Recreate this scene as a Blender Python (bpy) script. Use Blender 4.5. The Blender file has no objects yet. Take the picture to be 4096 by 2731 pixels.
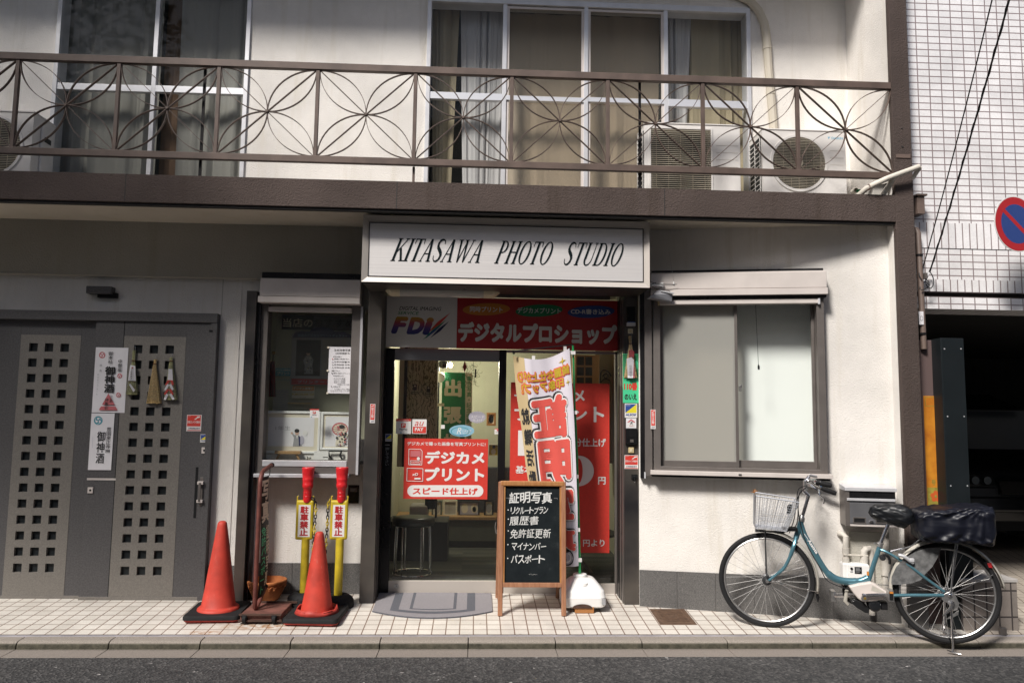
import bpy, bmesh, math, random
from mathutils import Vector, Matrix
random.seed(7)
R = math.radians
sin, cos, pi = math.sin, math.cos, math.pi
sc = bpy.context.scene
col = sc.collection

# ------------------------------------------------------------------ camera, sky, sun, exposure
# World: X along the kerb, Y away from the street into the shop, Z up (metres). Pixel figures in this
# script are measured in the 4096 x 2731 photograph and turned into metres on a plane of known depth.
CAM = Vector((0.0, -5.349, 1.541))
FPX = 3050.0
_yaw, _pit, _rol = 0.04723, 0.09595, 0.01331
_fw = Vector((sin(_yaw)*cos(_pit), cos(_yaw)*cos(_pit), sin(_pit)))
_r0 = Vector((cos(_yaw), -sin(_yaw), 0)); _u0 = _r0.cross(_fw)
CR = _r0*cos(_rol) + _u0*sin(_rol); CU = _u0*cos(_rol) - _r0*sin(_rol); CF = _fw
cam = bpy.data.cameras.new('camera'); camo = bpy.data.objects.new('camera', cam); col.objects.link(camo)
camo.matrix_world = Matrix(((CR.x, CU.x, -CF.x, CAM.x), (CR.y, CU.y, -CF.y, CAM.y), (CR.z, CU.z, -CF.z, CAM.z), (0, 0, 0, 1)))
cam.sensor_fit = 'HORIZONTAL'; cam.sensor_width = 36.0; cam.lens = FPX/4096*36.0
cam.clip_start = 0.05; cam.clip_end = 2000
sc.camera = camo

SUN_AZ, SUN_EL = R(38), R(46)          # sun stands in front of the facade, to the left
w = bpy.data.worlds.new('World'); sc.world = w; w.use_nodes = True
nt = w.node_tree; bg = nt.nodes['Background']
sky = nt.nodes.new('ShaderNodeTexSky'); sky.sky_type = 'NISHITA'; sky.sun_disc = False
sky.sun_elevation = SUN_EL; sky.sun_rotation = R(180) + SUN_AZ
sky.air_density = 1.0; sky.dust_density = 2.0; sky.ozone_density = 1.0
nt.links.new(sky.outputs[0], bg.inputs[0]); bg.inputs[1].default_value = 0.10
sl = bpy.data.lights.new('sun', 'SUN'); slo = bpy.data.objects.new('sun', sl); col.objects.link(slo)
sl.energy = 5.0; sl.angle = R(12); sl.color = (1.0, 0.955, 0.90)
_d = Vector((sin(SUN_AZ)*cos(SUN_EL), cos(SUN_AZ)*cos(SUN_EL), -sin(SUN_EL)))
slo.rotation_euler = _d.to_track_quat('-Z', 'Y').to_euler(); slo.location = (-6, -8, 12)
sc.view_settings.view_transform = 'Standard'; sc.view_settings.look = 'None'
sc.view_settings.exposure = 0.10; sc.view_settings.gamma = 1.0; sc.view_settings.use_curve_mapping = False

# ------------------------------------------------------------------ measuring
def ray(x, y): return CR*((x-2048)/FPX) - CU*((y-1365.5)/FPX) + CF
def at(x, y, Y): d = ray(x, y); return CAM + d*((Y-CAM.y)/d.y)
SLOPE = 0.075
def gz(Y): return SLOPE*(Y-0.2) if Y > 0.2 else 0.0
def gnd(x, y):
    d = ray(x, y); t = (SLOPE*(CAM.y-0.2)-CAM.z)/(d.z-SLOPE*d.y); return CAM + d*t
def crop(ox, oy, s): return lambda x, y: (ox + x/s, oy + y/s)
k_a = crop(850, 1050, 1.743); k_b = crop(750, 1800, 1.96); k_c = crop(1400, 800, 1.809)
k_d = crop(1450, 1350, 2.24); k_e = crop(1950, 1350, 2.24); k_f = crop(1450, 1900, 2.24)
k_w = crop(2400, 1000, 1.568); k_bk = crop(2800, 1850, 1.78); k_n = crop(3500, 600, 1.96)
k_g = crop(3500, 1200, 1.742); k_s = crop(2400, 1200, 1.96); k_l = crop(0, 700, 1.568); k_m = crop(0, 1700, 1.521)
k_t1 = crop(0, 0, 1.96); k_t2 = crop(1000, 0, 1.96); k_t3 = crop(2000, 0, 1.96); k_t4 = crop(3000, 0, 1.96)
k_p = crop(340, 1350, 2.85); k_v = crop(700, 1680, 3.735); k_j = crop(2400, 1850, 2.614); k_cam = crop(2540, 1000, 5.225)
k_mb = crop(3260, 1850, 2.614)

class Surf:
    """a vertical plane: u along it, v = height, h = out of it towards the street"""
    def __init__(s, P, ang=0.0):
        s.P = Vector(P); s.U = Vector((cos(ang), sin(ang), 0)); s.N = Vector((sin(ang), -cos(ang), 0)); s.V = Vector((0, 0, 1))
    def xf(s, p): return s.P + s.U*p[0] + s.V*p[1] + s.N*p[2]
    def uv(s, x, y, h=0.0):
        d = ray(x, y); t = ((s.P + s.N*h - CAM).dot(s.N))/d.dot(s.N); q = CAM + d*t - s.P
        return q.dot(s.U), q.z
    def rc(s, k, x0, y0, x1, y1, h=0.0):
        """rectangle from pixel edges: left and right measured at mid height, top and bottom at mid width"""
        my, mx = (y0+y1)/2, (x0+x1)/2
        return s.uv(*k(x0, my), h)[0], s.uv(*k(x1, my), h)[0], s.uv(*k(mx, y1), h)[1], s.uv(*k(mx, y0), h)[1]
    def q(s, k, x, y, h=0.0): return s.uv(*k(x, y), h)
def SY(Y): return Surf((0, Y, 0))
px = lambda x, y: (x, y)

# ------------------------------------------------------------------ mesh builder
ident = lambda p: Vector(p)
_tc = {}
def glyphs(body, shear=0.0, space=1.0, line=1.0, fine=0.0):
    key = (body, shear, space, line, fine)
    if key not in _tc:
        c = bpy.data.curves.new('text', 'FONT'); c.body = body; c.size = 1; c.shear = shear
        c.space_character = space; c.space_line = line; c.align_x = 'CENTER' if '\n' in body else 'LEFT'; c.resolution_u = 3
        o = bpy.data.objects.new('text', c); col.objects.link(o)
        dg = bpy.context.evaluated_depsgraph_get(); m = bpy.data.meshes.new_from_object(o.evaluated_get(dg))
        if fine:                      # short edges, so that lettering can follow a curved cloth
            bm = bmesh.new(); bm.from_mesh(m); bmesh.ops.triangulate(bm, faces=bm.faces)
            for _ in range(4):
                es = [e for e in bm.edges if e.calc_length() > fine]
                if not es: break
                bmesh.ops.subdivide_edges(bm, edges=es, cuts=1); bmesh.ops.triangulate(bm, faces=[f for f in bm.faces if len(f.verts) > 3])
            bm.to_mesh(m); bm.free()
        vs = [v.co.copy() for v in m.vertices]; fs = [tuple(p.vertices) for p in m.polygons]
        col.objects.unlink(o); bpy.data.objects.remove(o); bpy.data.curves.remove(c); bpy.data.meshes.remove(m)
        x0 = min(v.x for v in vs); x1 = max(v.x for v in vs); y0 = min(v.y for v in vs); y1 = max(v.y for v in vs)
        _tc[key] = ([((v.x-x0)/(x1-x0), (v.y-y0)/(y1-y0)) for v in vs], fs, x1-x0, y1-y0)
    return _tc[key]

class MB:
    def __init__(s, xf=ident): s.v = []; s.f = []; s.m = []; s.ms = []; s.xf = xf; s.sm = []
    def mi(s, m):
        if m not in s.ms: s.ms.append(m)
        return s.ms.index(m)
    def add(s, vs, fs, m, smooth=False):
        b = len(s.v); s.v += [Vector(s.xf(p)) for p in vs]; k = s.mi(m)
        for f in fs: s.f.append([b+i for i in f]); s.m.append(k); s.sm.append(smooth)
        return s
    def box(s, x0, x1, y0, y1, z0, z1, m):
        vs = [(x, y, z) for z in (z0, z1) for y in (y0, y1) for x in (x0, x1)]
        return s.add(vs, [(0, 2, 3, 1), (4, 5, 7, 6), (0, 1, 5, 4), (2, 6, 7, 3), (0, 4, 6, 2), (1, 3, 7, 5)], m)
    def hexa(s, a, b, m):
        """a, b: two quads of corners, a below/behind b"""
        return s.add(list(a)+list(b), [(3, 2, 1, 0), (4, 5, 6, 7), (0, 1, 5, 4), (1, 2, 6, 5), (2, 3, 7, 6), (3, 0, 4, 7)], m)
    def poly(s, pts, m): return s.add(pts, [tuple(range(len(pts)))], m)
    def prism(s, pts, h0, h1, m, axis=2):
        """2D outline given in the two other axes, thick from h0 to h1 along axis"""
        def P(p, h):
            if axis == 2: return (p[0], p[1], h)
            if axis == 1: return (p[0], h, p[1])
            return (h, p[0], p[1])
        n = len(pts); vs = [P(p, h0) for p in pts]+[P(p, h1) for p in pts]
        fs = [tuple(range(n))[::-1], tuple(range(n, 2*n))]+[(i, (i+1) % n, n+(i+1) % n, n+i) for i in range(n)]
        return s.add(vs, fs, m)
    def tube(s, pts, r, m, n=8, cap=True, flat=None):
        pts = [Vector(p) for p in pts]; N = len(pts); rs = r if isinstance(r, (list, tuple)) else [r]*N
        if len(rs) != N: rs = [rs[min(int(i*(len(rs)-1)/(N-1)), len(rs)-2)]*(1-(i*(len(rs)-1)/(N-1)-min(int(i*(len(rs)-1)/(N-1)), len(rs)-2)))+rs[min(int(i*(len(rs)-1)/(N-1)), len(rs)-2)+1]*(i*(len(rs)-1)/(N-1)-min(int(i*(len(rs)-1)/(N-1)), len(rs)-2)) for i in range(N)]
        vs = []; fs = []; ref = None
        for i, p in enumerate(pts):
            t = (pts[min(i+1, N-1)]-pts[max(i-1, 0)])
            if t.length < 1e-9: t = Vector((0, 0, 1))
            t.normalize()
            if ref is None: ref = Vector((0, 0, 1)) if abs(t.z) < .9 else Vector((1, 0, 0))
            a = ref - t*ref.dot(t)
            if a.length < 1e-4: a = Vector((0, 1, 0)) - t*t.y
            a.normalize(); ref = a; b = t.cross(a)
            for j in range(n):
                an = 2*pi*j/n; vs.append(p+(a*cos(an)+b*sin(an)*(flat or 1))*rs[i])
        for i in range(N-1):
            for j in range(n): fs.append((i*n+j, i*n+(j+1) % n, (i+1)*n+(j+1) % n, (i+1)*n+j))
        if cap: fs += [tuple(range(n))[::-1], tuple(range((N-1)*n, N*n))]
        return s.add(vs, fs, m, True)
    def lathe(s, prof, c, m, n=24, axis='z', closed=True):
        vs = []; fs = []; c = Vector(c)
        for r, z in prof:
            for j in range(n):
                a = 2*pi*j/n
                d = (r*cos(a), r*sin(a), z) if axis == 'z' else ((r*cos(a), z, r*sin(a)) if axis == 'y' else (z, r*cos(a), r*sin(a)))
                vs.append(c+Vector(d))
        for i in range(len(prof)-1):
            for j in range(n): fs.append((i*n+j, i*n+(j+1) % n, (i+1)*n+(j+1) % n, (i+1)*n+j))
        if closed: fs += [tuple(range(n))[::-1], tuple(range((len(prof)-1)*n, len(prof)*n))]
        return s.add(vs, fs, m, True)
    def torus(s, c, R0, r, m, axis='y', n=48, k=8, a0=0, a1=2*pi, sx=1.0, sz=1.0):
        vs = []; fs = []; full = abs(a1-a0-2*pi) < 1e-6; N = n if full else n+1
        for i in range(N):
            a = a0+(a1-a0)*i/n
            for j in range(k):
                b = 2*pi*j/k; rr = R0+r*cos(b)*sx; q = r*sin(b)*sz
                d = {'y': (rr*cos(a), q, rr*sin(a)), 'z': (rr*cos(a), rr*sin(a), q), 'x': (q, rr*cos(a), rr*sin(a))}[axis]
                vs.append(Vector(c)+Vector(d))
        for i in range(n):
            for j in range(k): fs.append((i*k+j, ((i+1) % N)*k+j, ((i+1) % N)*k+(j+1) % k, i*k+(j+1) % k))
        return s.add(vs, fs, m, True)
    def sheet(s, f, nu, nv, m, smooth=True):
        vs = [f(i/nu, j/nv) for j in range(nv+1) for i in range(nu+1)]
        fs = [(j*(nu+1)+i, j*(nu+1)+i+1, (j+1)*(nu+1)+i+1, (j+1)*(nu+1)+i) for j in range(nv) for i in range(nu)]
        return s.add(vs, fs, m, smooth)
    def wall(s, u0, u1, v0, v1, holes, h0, h1, m):
        """slab with rectangular holes (u0,u1,v0,v1)"""
        us = sorted({u0, u1, *[max(u0, min(u1, x)) for h in holes for x in h[:2]]}); vs = sorted({v0, v1, *[max(v0, min(v1, x)) for h in holes for x in h[2:]]})
        H = lambda i, j: (i < 0 or j < 0 or i >= len(us)-1 or j >= len(vs)-1) or any(h[0] <= (us[i]+us[i+1])/2 <= h[1] and h[2] <= (vs[j]+vs[j+1])/2 <= h[3] for h in holes)
        for i in range(len(us)-1):
            for j in range(len(vs)-1):
                if H(i, j): continue
                a, b, c, d = us[i], us[i+1], vs[j], vs[j+1]
                s.poly([(a, c, h1), (b, c, h1), (b, d, h1), (a, d, h1)], m); s.poly([(a, d, h0), (b, d, h0), (b, c, h0), (a, c, h0)], m)
                if H(i-1, j): s.poly([(a, c, h0), (a, c, h1), (a, d, h1), (a, d, h0)], m)
                if H(i+1, j): s.poly([(b, c, h1), (b, c, h0), (b, d, h0), (b, d, h1)], m)
                if H(i, j-1): s.poly([(a, c, h0), (b, c, h0), (b, c, h1), (a, c, h1)], m)
                if H(i, j+1): s.poly([(a, d, h1), (b, d, h1), (b, d, h0), (a, d, h0)], m)
        return s
    def frame(s, u0, u1, v0, v1, t, h0, h1, m, tb=None, tt=None):
        tb = t if tb is None else tb; tt = t if tt is None else tt
        return s.wall(u0, u1, v0, v1, [(u0+t, u1-t, v0+tb, v1-tt)], h0, h1, m)
    def text(s, body, u0, v0, u1, v1, h, m, off=0.0, shear=0.0, mirror=False, space=1.0, line=1.0, warp=None, fine=0.0):
        """lettering stretched to the rectangle u0..u1, v0 (bottom)..v1 (top)"""
        vs, fs, we, he = glyphs(body, shear, space, line, fine); ff = [f[::-1] for f in fs] if mirror else fs
        dx, dy = min(off/we, .2), min(off/he, .2); n = 0 if off < .004 else (4 if off < .016 else (8 if off < .06 else 16))
        sh = [(0, 0)]+[(cos(2*pi*i/n+.4), sin(2*pi*i/n+.4)) for i in range(n)]
        for i, (ox, oy) in enumerate(sh):          # heavier weights: the outline spread in a small circle
            P = []
            for x, y in vs:
                x = dx+(1-2*dx)*x+ox*dx; y = dy+(1-2*dy)*y+oy*dy
                P.append(((u0+(u1-u0)*((1-x) if mirror else x)), v0+(v1-v0)*y, h+.00002*i))
            if warp: P = [warp(p) for p in P]
            s.add(P, ff, m)
        return s
    def build(s, name, parent=None, loc=None, bevel=0, auto=35, solid=0):
        me = bpy.data.meshes.new(name); L = Vector(loc) if loc is not None else Vector((0, 0, 0))
        W = (parent['_w'] if parent is not None else None); base = Vector(W) if W is not None else L
        me.from_pydata([v-base for v in s.v], [], s.f)
        for m in s.ms: me.materials.append(MAT[m])
        me.polygons.foreach_set('material_index', s.m); me.polygons.foreach_set('use_smooth', s.sm)
        me.update(); 
        bm = bmesh.new(); bm.from_mesh(me); bmesh.ops.remove_doubles(bm, verts=bm.verts, dist=1e-6)
        bm.to_mesh(me); bm.free()
        if any(s.sm):
            try: me.set_sharp_from_angle(angle=R(auto))
            except Exception: pass
        o = bpy.data.objects.new(name, me); col.objects.link(o)
        if parent is not None: o.parent = parent
        else: o.location = base
        o['_w'] = tuple(base)
        if bevel:
            b = o.modifiers.new('bevel', 'BEVEL'); b.width = bevel; b.segments = 2; b.limit_method = 'ANGLE'; b.angle_limit = R(40)
        if solid:
            b = o.modifiers.new('thick', 'SOLIDIFY'); b.thickness = solid
        return o
def thing(name, label, cat, loc, group=None):
    o = bpy.data.objects.new(name, None); col.objects.link(o); o.location = loc; o['_w'] = tuple(loc); o.empty_display_size = .1
    o['label'] = label; o['category'] = cat
    if group: o['group'] = group
    return o
def tag(o, label, cat, group=None):
    o['label'] = label; o['category'] = cat
    if group: o['group'] = group
    return o
def struct(o): o['kind'] = 'structure'; return o

# ------------------------------------------------------------------ materials
MAT = {}
def lin(c):
    if isinstance(c, str):
        c = [int(c[i:i+2], 16)/255 for i in (0, 2, 4)]
        return tuple(x/12.92 if x <= .04045 else ((x+.055)/1.055)**2.4 for x in c)+(1,)
    return tuple(c)+(1,)
class NT:
    def __init__(s, name):
        m = bpy.data.materials.new(name); m.use_nodes = True; MAT[name] = m; s.m = m; s.t = m.node_tree; s.b = s.t.nodes['Principled BSDF']
    def n(s, t, **kw):
        o = s.t.nodes.new('ShaderNode'+t)
        for k, v in kw.items():
            if k[0] == '_': setattr(o, k[1:], v)
            else: o.inputs[k.replace('_', ' ')].default_value = v
        return o
    def l(s, a, b): s.t.links.new(a, b)
    def pos(s, scale=(1, 1, 1), rot=(0, 0, 0), loc=(0, 0, 0)):
        g = s.n('NewGeometry'); mp = s.n('Mapping'); mp.inputs['Scale'].default_value = scale; mp.inputs['Rotation'].default_value = rot; mp.inputs['Location'].default_value = loc
        s.l(g.outputs['Position'], mp.inputs[0]); return mp.outputs[0]
    def noise(s, sc_, det=3, rough=.55, vec=None):
        n = s.n('TexNoise', Scale=sc_, Detail=det, Roughness=rough); s.l(vec or s.pos(), n.inputs['Vector']); return n.outputs['Fac']
    def ramp(s, fac, stops):
        r = s.n('ValToRGB'); el = r.color_ramp.elements
        while len(el) < len(stops): el.new(.5)
        for e, (p, c) in zip(el, stops): e.position = p; e.color = lin(c) if not isinstance(c, float) else (c, c, c, 1)
        s.l(fac, r.inputs[0]); return r.outputs[0]
    def mix(s, fac, a, b, mode='MIX'):
        x = s.n('Mix', _data_type='RGBA', _blend_type=mode)
        for v, i in ((fac, 0), (a, 6), (b, 7)):
            if hasattr(v, 'is_linked') or hasattr(v, 'links'): s.l(v, x.inputs[i])
            else: x.inputs[i].default_value = v if i == 0 else lin(v)
        return x.outputs[2]
    def bump(s, fac, st, dist=.01):
        b = s.n('Bump', Strength=st, Distance=dist); s.l(fac, b.inputs['Height']); s.l(b.outputs[0], s.b.inputs['Normal'])
def M(name, c, rough=.6, metal=0.0, bump=None, var=None, spec=.5, rvar=None, c2=None):
    """bump (scale, strength, distance); var (scale, amount 0..1) mottles the colour"""
    t = NT(name); t.b.inputs['Base Color'].default_value = lin(c); t.b.inputs['Roughness'].default_value = rough
    t.b.inputs['Metallic'].default_value = metal; t.b.inputs['Specular IOR Level'].default_value = spec
    if var:
        cc = lin(c); k = 1-var[1]; lo = c2 or tuple(x*k for x in cc[:3])
        f = t.noise(var[0], 4); r = t.n('MapRange'); r.inputs[1].default_value = .35; r.inputs[2].default_value = .65; t.l(f, r.inputs[0])
        t.l(t.mix(r.outputs[0], lo, c), t.b.inputs['Base Color'])
    if bump: t.bump(t.noise(bump[0], 3), bump[1], bump[2] if len(bump) > 2 else .01)
    if rvar:
        r = t.n('MapRange'); t.l(t.noise(rvar[0], 3), r.inputs[0]); r.inputs[1].default_value = .3; r.inputs[2].default_value = .7
        r.inputs[3].default_value = rough-rvar[1]; r.inputs[4].default_value = rough+rvar[1]; t.l(r.outputs[0], t.b.inputs['Roughness'])
    return t
def stucco(name, c, sc_=70, st=.5, dirt=.25, dist=.006):
    t = NT(name); t.b.inputs['Roughness'].default_value = .9; t.b.inputs['Specular IOR Level'].default_value = .2
    f = t.noise(sc_, 3, .6); big = t.noise(1.3, 5, .6); streak = t.noise(1, 4, .6, t.pos((9, 9, .8)))
    r = t.n('MapRange'); r.inputs[1].default_value = .4; r.inputs[2].default_value = .75; t.l(big, r.inputs[0])
    r2 = t.n('MapRange'); r2.inputs[1].default_value = .52; r2.inputs[2].default_value = .8; t.l(streak, r2.inputs[0])
    cc = lin(c)[:3]; dk = tuple(x*(1-dirt) for x in cc)
    a = t.mix(r.outputs[0], c, dk); b = t.mix(r2.outputs[0], a, tuple(x*(1-dirt*.9)*q for x, q in zip(cc, (1, .97, .9))))
    t.l(b, t.b.inputs['Base Color']); t.bump(f, st, dist); return t
# walls
stucco('stucco_white', (.80, .765, .72), 105, .75, .24, .007)
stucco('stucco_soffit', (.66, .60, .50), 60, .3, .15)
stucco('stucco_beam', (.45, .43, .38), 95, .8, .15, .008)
stucco('stucco_brown', (.092, .070, .062), 95, .9, .35, .009)
stucco('render_cream', (.62, .58, .52), 60, .4, .2)
stucco('concrete_pale', (.42, .40, .37), 40, .4, .3)
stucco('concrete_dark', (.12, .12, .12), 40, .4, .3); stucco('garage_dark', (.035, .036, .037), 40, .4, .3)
M('drip_edge', (.02, .018, .017), .7)
M('rail_brown', (.125, .085, .068), .62, .0, (160, .25, .002), (6, .35))
M('rod_black', (.010, .009, .010), .6, spec=.15)
M('alu', (.62, .62, .64), .42, .3, None, (8, .12))
M('alu_bright', (.72, .72, .74), .35, .5)
M('alu_shutter', (.60, .545, .51), .5, .1, None, (5, .1))
M('alu_bronze', (.20, .178, .165), .45, .55, None, (7, .15))
M('bronze_dark', (.035, .034, .037), .32, .7, None, (3, .3), rvar=(4, .08))
t = M('steel_pillar', (.11, .10, .095), .32, .6, rvar=(2.5, .06))
t.l(t.ramp(t.noise(1, 3, .5, t.pos((1.5, 1.5, 2.2))), [(.33, (.045, .043, .046)), (.64, (.17, .15, .13))]), t.b.inputs['Base Color'])
t = M('steel_hair', (.52, .475, .43), .40, .25); t.bump(t.noise(1, 2, .5, t.pos((3, 3, 420))), .12, .002)
t = M('steel_frame', (.27, .27, .285), .38, .7, rvar=(6, .08)); t.bump(t.noise(1, 2, .5, t.pos((2, 300, 300))), .06, .002)
t = M('steel_face', (.62, .60, .58), .42, .35); t.l(t.ramp(t.noise(1, 3, .6, t.pos((1.2, 1, 260))), [(.3, (.66, .635, .625)), (.7, (.78, .755, .74))]), t.b.inputs['Base Color'])
M('gate_dark', (.122, .117, .119), .55, .45, (300, .15, .001), (90, .28))
M('gate_panel', (.238, .220, .198), .52, .4, (300, .15, .001), (110, .22))
M('gate_inside', (.012, .015, .017), .3)
M('black', (.009, .009, .010), .6, spec=.25); M('black_gloss', (.012, .013, .015), .18); M('ink', (.018, .017, .018), .75)
M('black_rubber', (.016, .016, .017), .75, 0, (60, .2, .003), (20, .3), spec=.25)
M('white_paper', (.74, .72, .74), .85, 0, None, (9, .05)); M('white_print', (.72, .70, .68), .6); M('white_plastic', (.80, .79, .77), .35, 0, None, (5, .06))
M('cream_plastic', (.62, .55, .38), .45); M('beige_button', (.55, .44, .24), .5)
M('red_print', (.62, .045, .03), .5, 0, None, (60, .10)); M('red_dark_print', (.42, .022, .026), .42); M('pink_print', (.50, .13, .14), .8)
M('green_print', (.02, .22, .085), .55); M('mint_print', (.06, .56, .27), .55); M('blue_print', (.03, .07, .27), .5); M('orange_print', (.55, .20, .03), .5)
M('yellow_print', (.72, .62, .03), .5); M('gold_print', (.50, .36, .02), .55); M('navy_print', (.015, .02, .09), .5); M('teal_print', (.06, .27, .34), .8)
M('pale_blue_print', (.25, .46, .58), .4); M('grey_print', (.30, .30, .31), .7); M('skin_print', (.55, .38, .30), .8); M('lilac_print', (.42, .40, .47), .7)
M('card_cream', (.66, .60, .48), .9)
t = M('cone_red', (.58, .052, .030), .62, 0, (220, .25, .001), (7, .30))
t.l(t.mix(t.ramp(t.noise(1, 5, .75, t.pos((26, 26, 9))), [(.60, 0.0), (.74, .55)]), t.b.inputs['Base Color'].links[0].from_socket, (.52, .19, .14)), t.b.inputs['Base Color']); M('flange_red', (.50, .05, .035), .6, 0, None, (12, .3)); M('tape_red', (.62, .02, .025), .3, 0, (40, .5, .006))
M('yellow_plastic', (.60, .45, .025), .5, 0, None, (11, .30))
M('rust_pipe', (.19, .062, .048), .55, .2, (120, .4, .002), (16, .4)); M('rust_plate', (.21, .085, .065), .7, .1, (60, .5, .003), (14, .45)); M('rust_dark', (.075, .036, .024), .8, 0, (60, .5, .003), (18, .5))
M('terracotta', (.46, .155, .045), .8, 0, (35, .5, .006), (9, .35))
M('wood_orange', (.36, .15, .045), .45)
for nm, a, b in (('wood_board', (.30, .115, .032), (.43, .21, .075)), ('wood_leg', (.24, .10, .05), (.36, .18, .10)), ('wood_shelf', (.33, .19, .08), (.42, .26, .12))):
    t = M(nm, a, .5); t.l(t.ramp(t.noise(1, 4, .6, t.pos((60, 60, 5))), [(.3, a), (.7, b)]), t.b.inputs['Base Color'])
t = M('chalkboard', (.010, .014, .016), .85, spec=.12); t.l(t.ramp(t.noise(7, 5, .7), [(.35, (.007, .010, .012)), (.6, (.012, .016, .018)), (.82, (.045, .05, .052))]), t.b.inputs['Base Color'])
M('chalk', (.62, .62, .60), .95)
t = M('mat_grey', (.29, .275, .29), .98, 0, (420, .8, .004), (240, .35)); t = M('mat_dark', (.115, .12, .14), .98, 0, (420, .8, .004), (240, .35))
M('straw', (.60, .42, .18), .85, 0, (90, .6, .004), (120, .45)); M('straw_green', (.36, .36, .18), .85, 0, (90, .6, .004), (120, .5)); M('twine', (.13, .05, .025), .9)
M('chrome', (.72, .71, .72), .16, 1.0); M('chrome_dull', (.55, .54, .53), .36, .9, None, (40, .2)); M('bike_blue', (.105, .235, .29), .28, .55, None, None); M('fender_cream', (.50, .47, .41), .42, .2); M('motor_beige', (.60, .54, .50), .45)
M('tyre', (.012, .012, .013), .75, 0, (200, .3, .001), spec=.3); M('spoke_steel', (.42, .41, .40), .5, .4); M('rim_dark', (.10, .10, .105), .35, .8); M('guard_grey', (.16, .16, .16), .5, 0, (40, .4, .002), (30, .5)); M('wire_silver', (.55, .56, .58), .3, .9)
t = M('vinyl_black', (.007, .008, .010), .42, spec=.35); t.bump(t.noise(1, 1.5, .4, t.pos((9, 14, 30), (0, .6, 0))), .35, .03)
t = M('vinyl_navy', (.006, .007, .013), .42, spec=.35); t.bump(t.noise(1, 1.5, .4, t.pos((3, 6, 15), (0, .75, 0))), .35, .05)
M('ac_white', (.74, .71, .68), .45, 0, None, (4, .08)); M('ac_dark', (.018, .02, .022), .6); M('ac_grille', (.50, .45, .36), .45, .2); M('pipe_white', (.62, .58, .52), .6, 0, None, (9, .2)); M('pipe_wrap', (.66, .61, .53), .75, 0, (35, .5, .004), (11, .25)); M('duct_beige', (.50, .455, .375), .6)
M('pipe_brown', (.16, .115, .095), .5, 0, None, (6, .2)); M('post_plate', (.15, .105, .10), .5, .2); M('post_slate', (.014, .019, .022), .42, .3, None, (4, .2)); M('cable_black', (.014, .014, .016), .6)
t = M('sign_orange', (.55, .20, .02), .5); t.l(t.ramp(t.noise(5, 5, .65), [(.35, (.40, .115, .010)), (.62, (.60, .245, .022))]), t.b.inputs['Base Color'])
M('sign_stain', (.36, .30, .05), .6, 0, None, (22, .4)); M('sign_red_worn', (.55, .10, .02), .6)
M('road_sign_red', (.45, .018, .022), .45); M('road_sign_blue', (.028, .06, .23), .45)
M('curtain_grey', (.23, .225, .205), .9, 0, (120, .3, .002)); M('curtain_tan', (.62, .54, .45), .9, 0, (120, .3, .002)); M('curtain_lace', (.42, .41, .41), .9, 0, (120, .5, .003)); M('curtain_yellow', (.33, .28, .19), .9, 0, (90, .3, .002)); M('curtain_brown', (.10, .055, .03), .9)
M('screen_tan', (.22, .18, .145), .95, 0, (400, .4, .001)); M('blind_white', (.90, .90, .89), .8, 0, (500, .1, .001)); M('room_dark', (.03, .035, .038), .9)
M('room_wall', (.43, .42, .32), .9, 0, None, (3, .1)); M('room_ceiling', (.4, .38, .3), .9); M('counter_dark', (.03, .03, .035), .5); M('counter_panel', (.12, .125, .10), .6, 0, None, (5, .2)); M('seat_black', (.015, .015, .016), .35)
M('car_paint', (.012, .014, .018), .15, .3); M('car_glass', (.01, .012, .014), .05); M('lens', (.10, .11, .115), .12, .6)
M('leaf_dry', (.07, .085, .04), .8); M('cloth_red', (.30, .02, .03), .8); M('brass', (.30, .20, .05), .4, .6)
M('sign_paint_dark', (.008, .014, .016), .9, spec=.1)
M('banner_white', (.64, .60, .66), .75); M('banner_edge', (.52, .40, .22), .75); M('banner_red', (.64, .085, .065), .7); M('pole_green', (.03, .33, .10), .4)
M('granite_cap', (.4, .38, .36), .6)
M('camera_grey', (.36, .36, .38), .35, .4)
M('stain_white', (.5, .5, .5), .8)
# granite
t = NT('granite'); v = t.noise(260, 2, .7); t.l(t.ramp(v, [(.35, (.045, .044, .045)), (.55, (.13, .125, .12)), (.72, (.25, .235, .22))]), t.b.inputs['Base Color']); t.b.inputs['Roughness'].default_value = .5
# asphalt
t = NT('asphalt'); v = t.n('TexVoronoi', Scale=62.0); t.l(t.pos(), v.inputs['Vector'])
a = t.ramp(v.outputs['Color'], [(.2, (.027, .027, .028)), (.62, (.062, .060, .059)), (.88, (.10, .096, .093)), (.955, (.14, .135, .13)), (.975, (.38, .36, .35))]); b = t.ramp(t.noise(2.2, 4), [(.3, .8), (.7, 1.15)])
t.l(t.mix(1.0, a, b, 'MULTIPLY'), t.b.inputs['Base Color']); t.b.inputs['Roughness'].default_value = .85; t.bump(v.outputs['Distance'], .8, .012)
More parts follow.
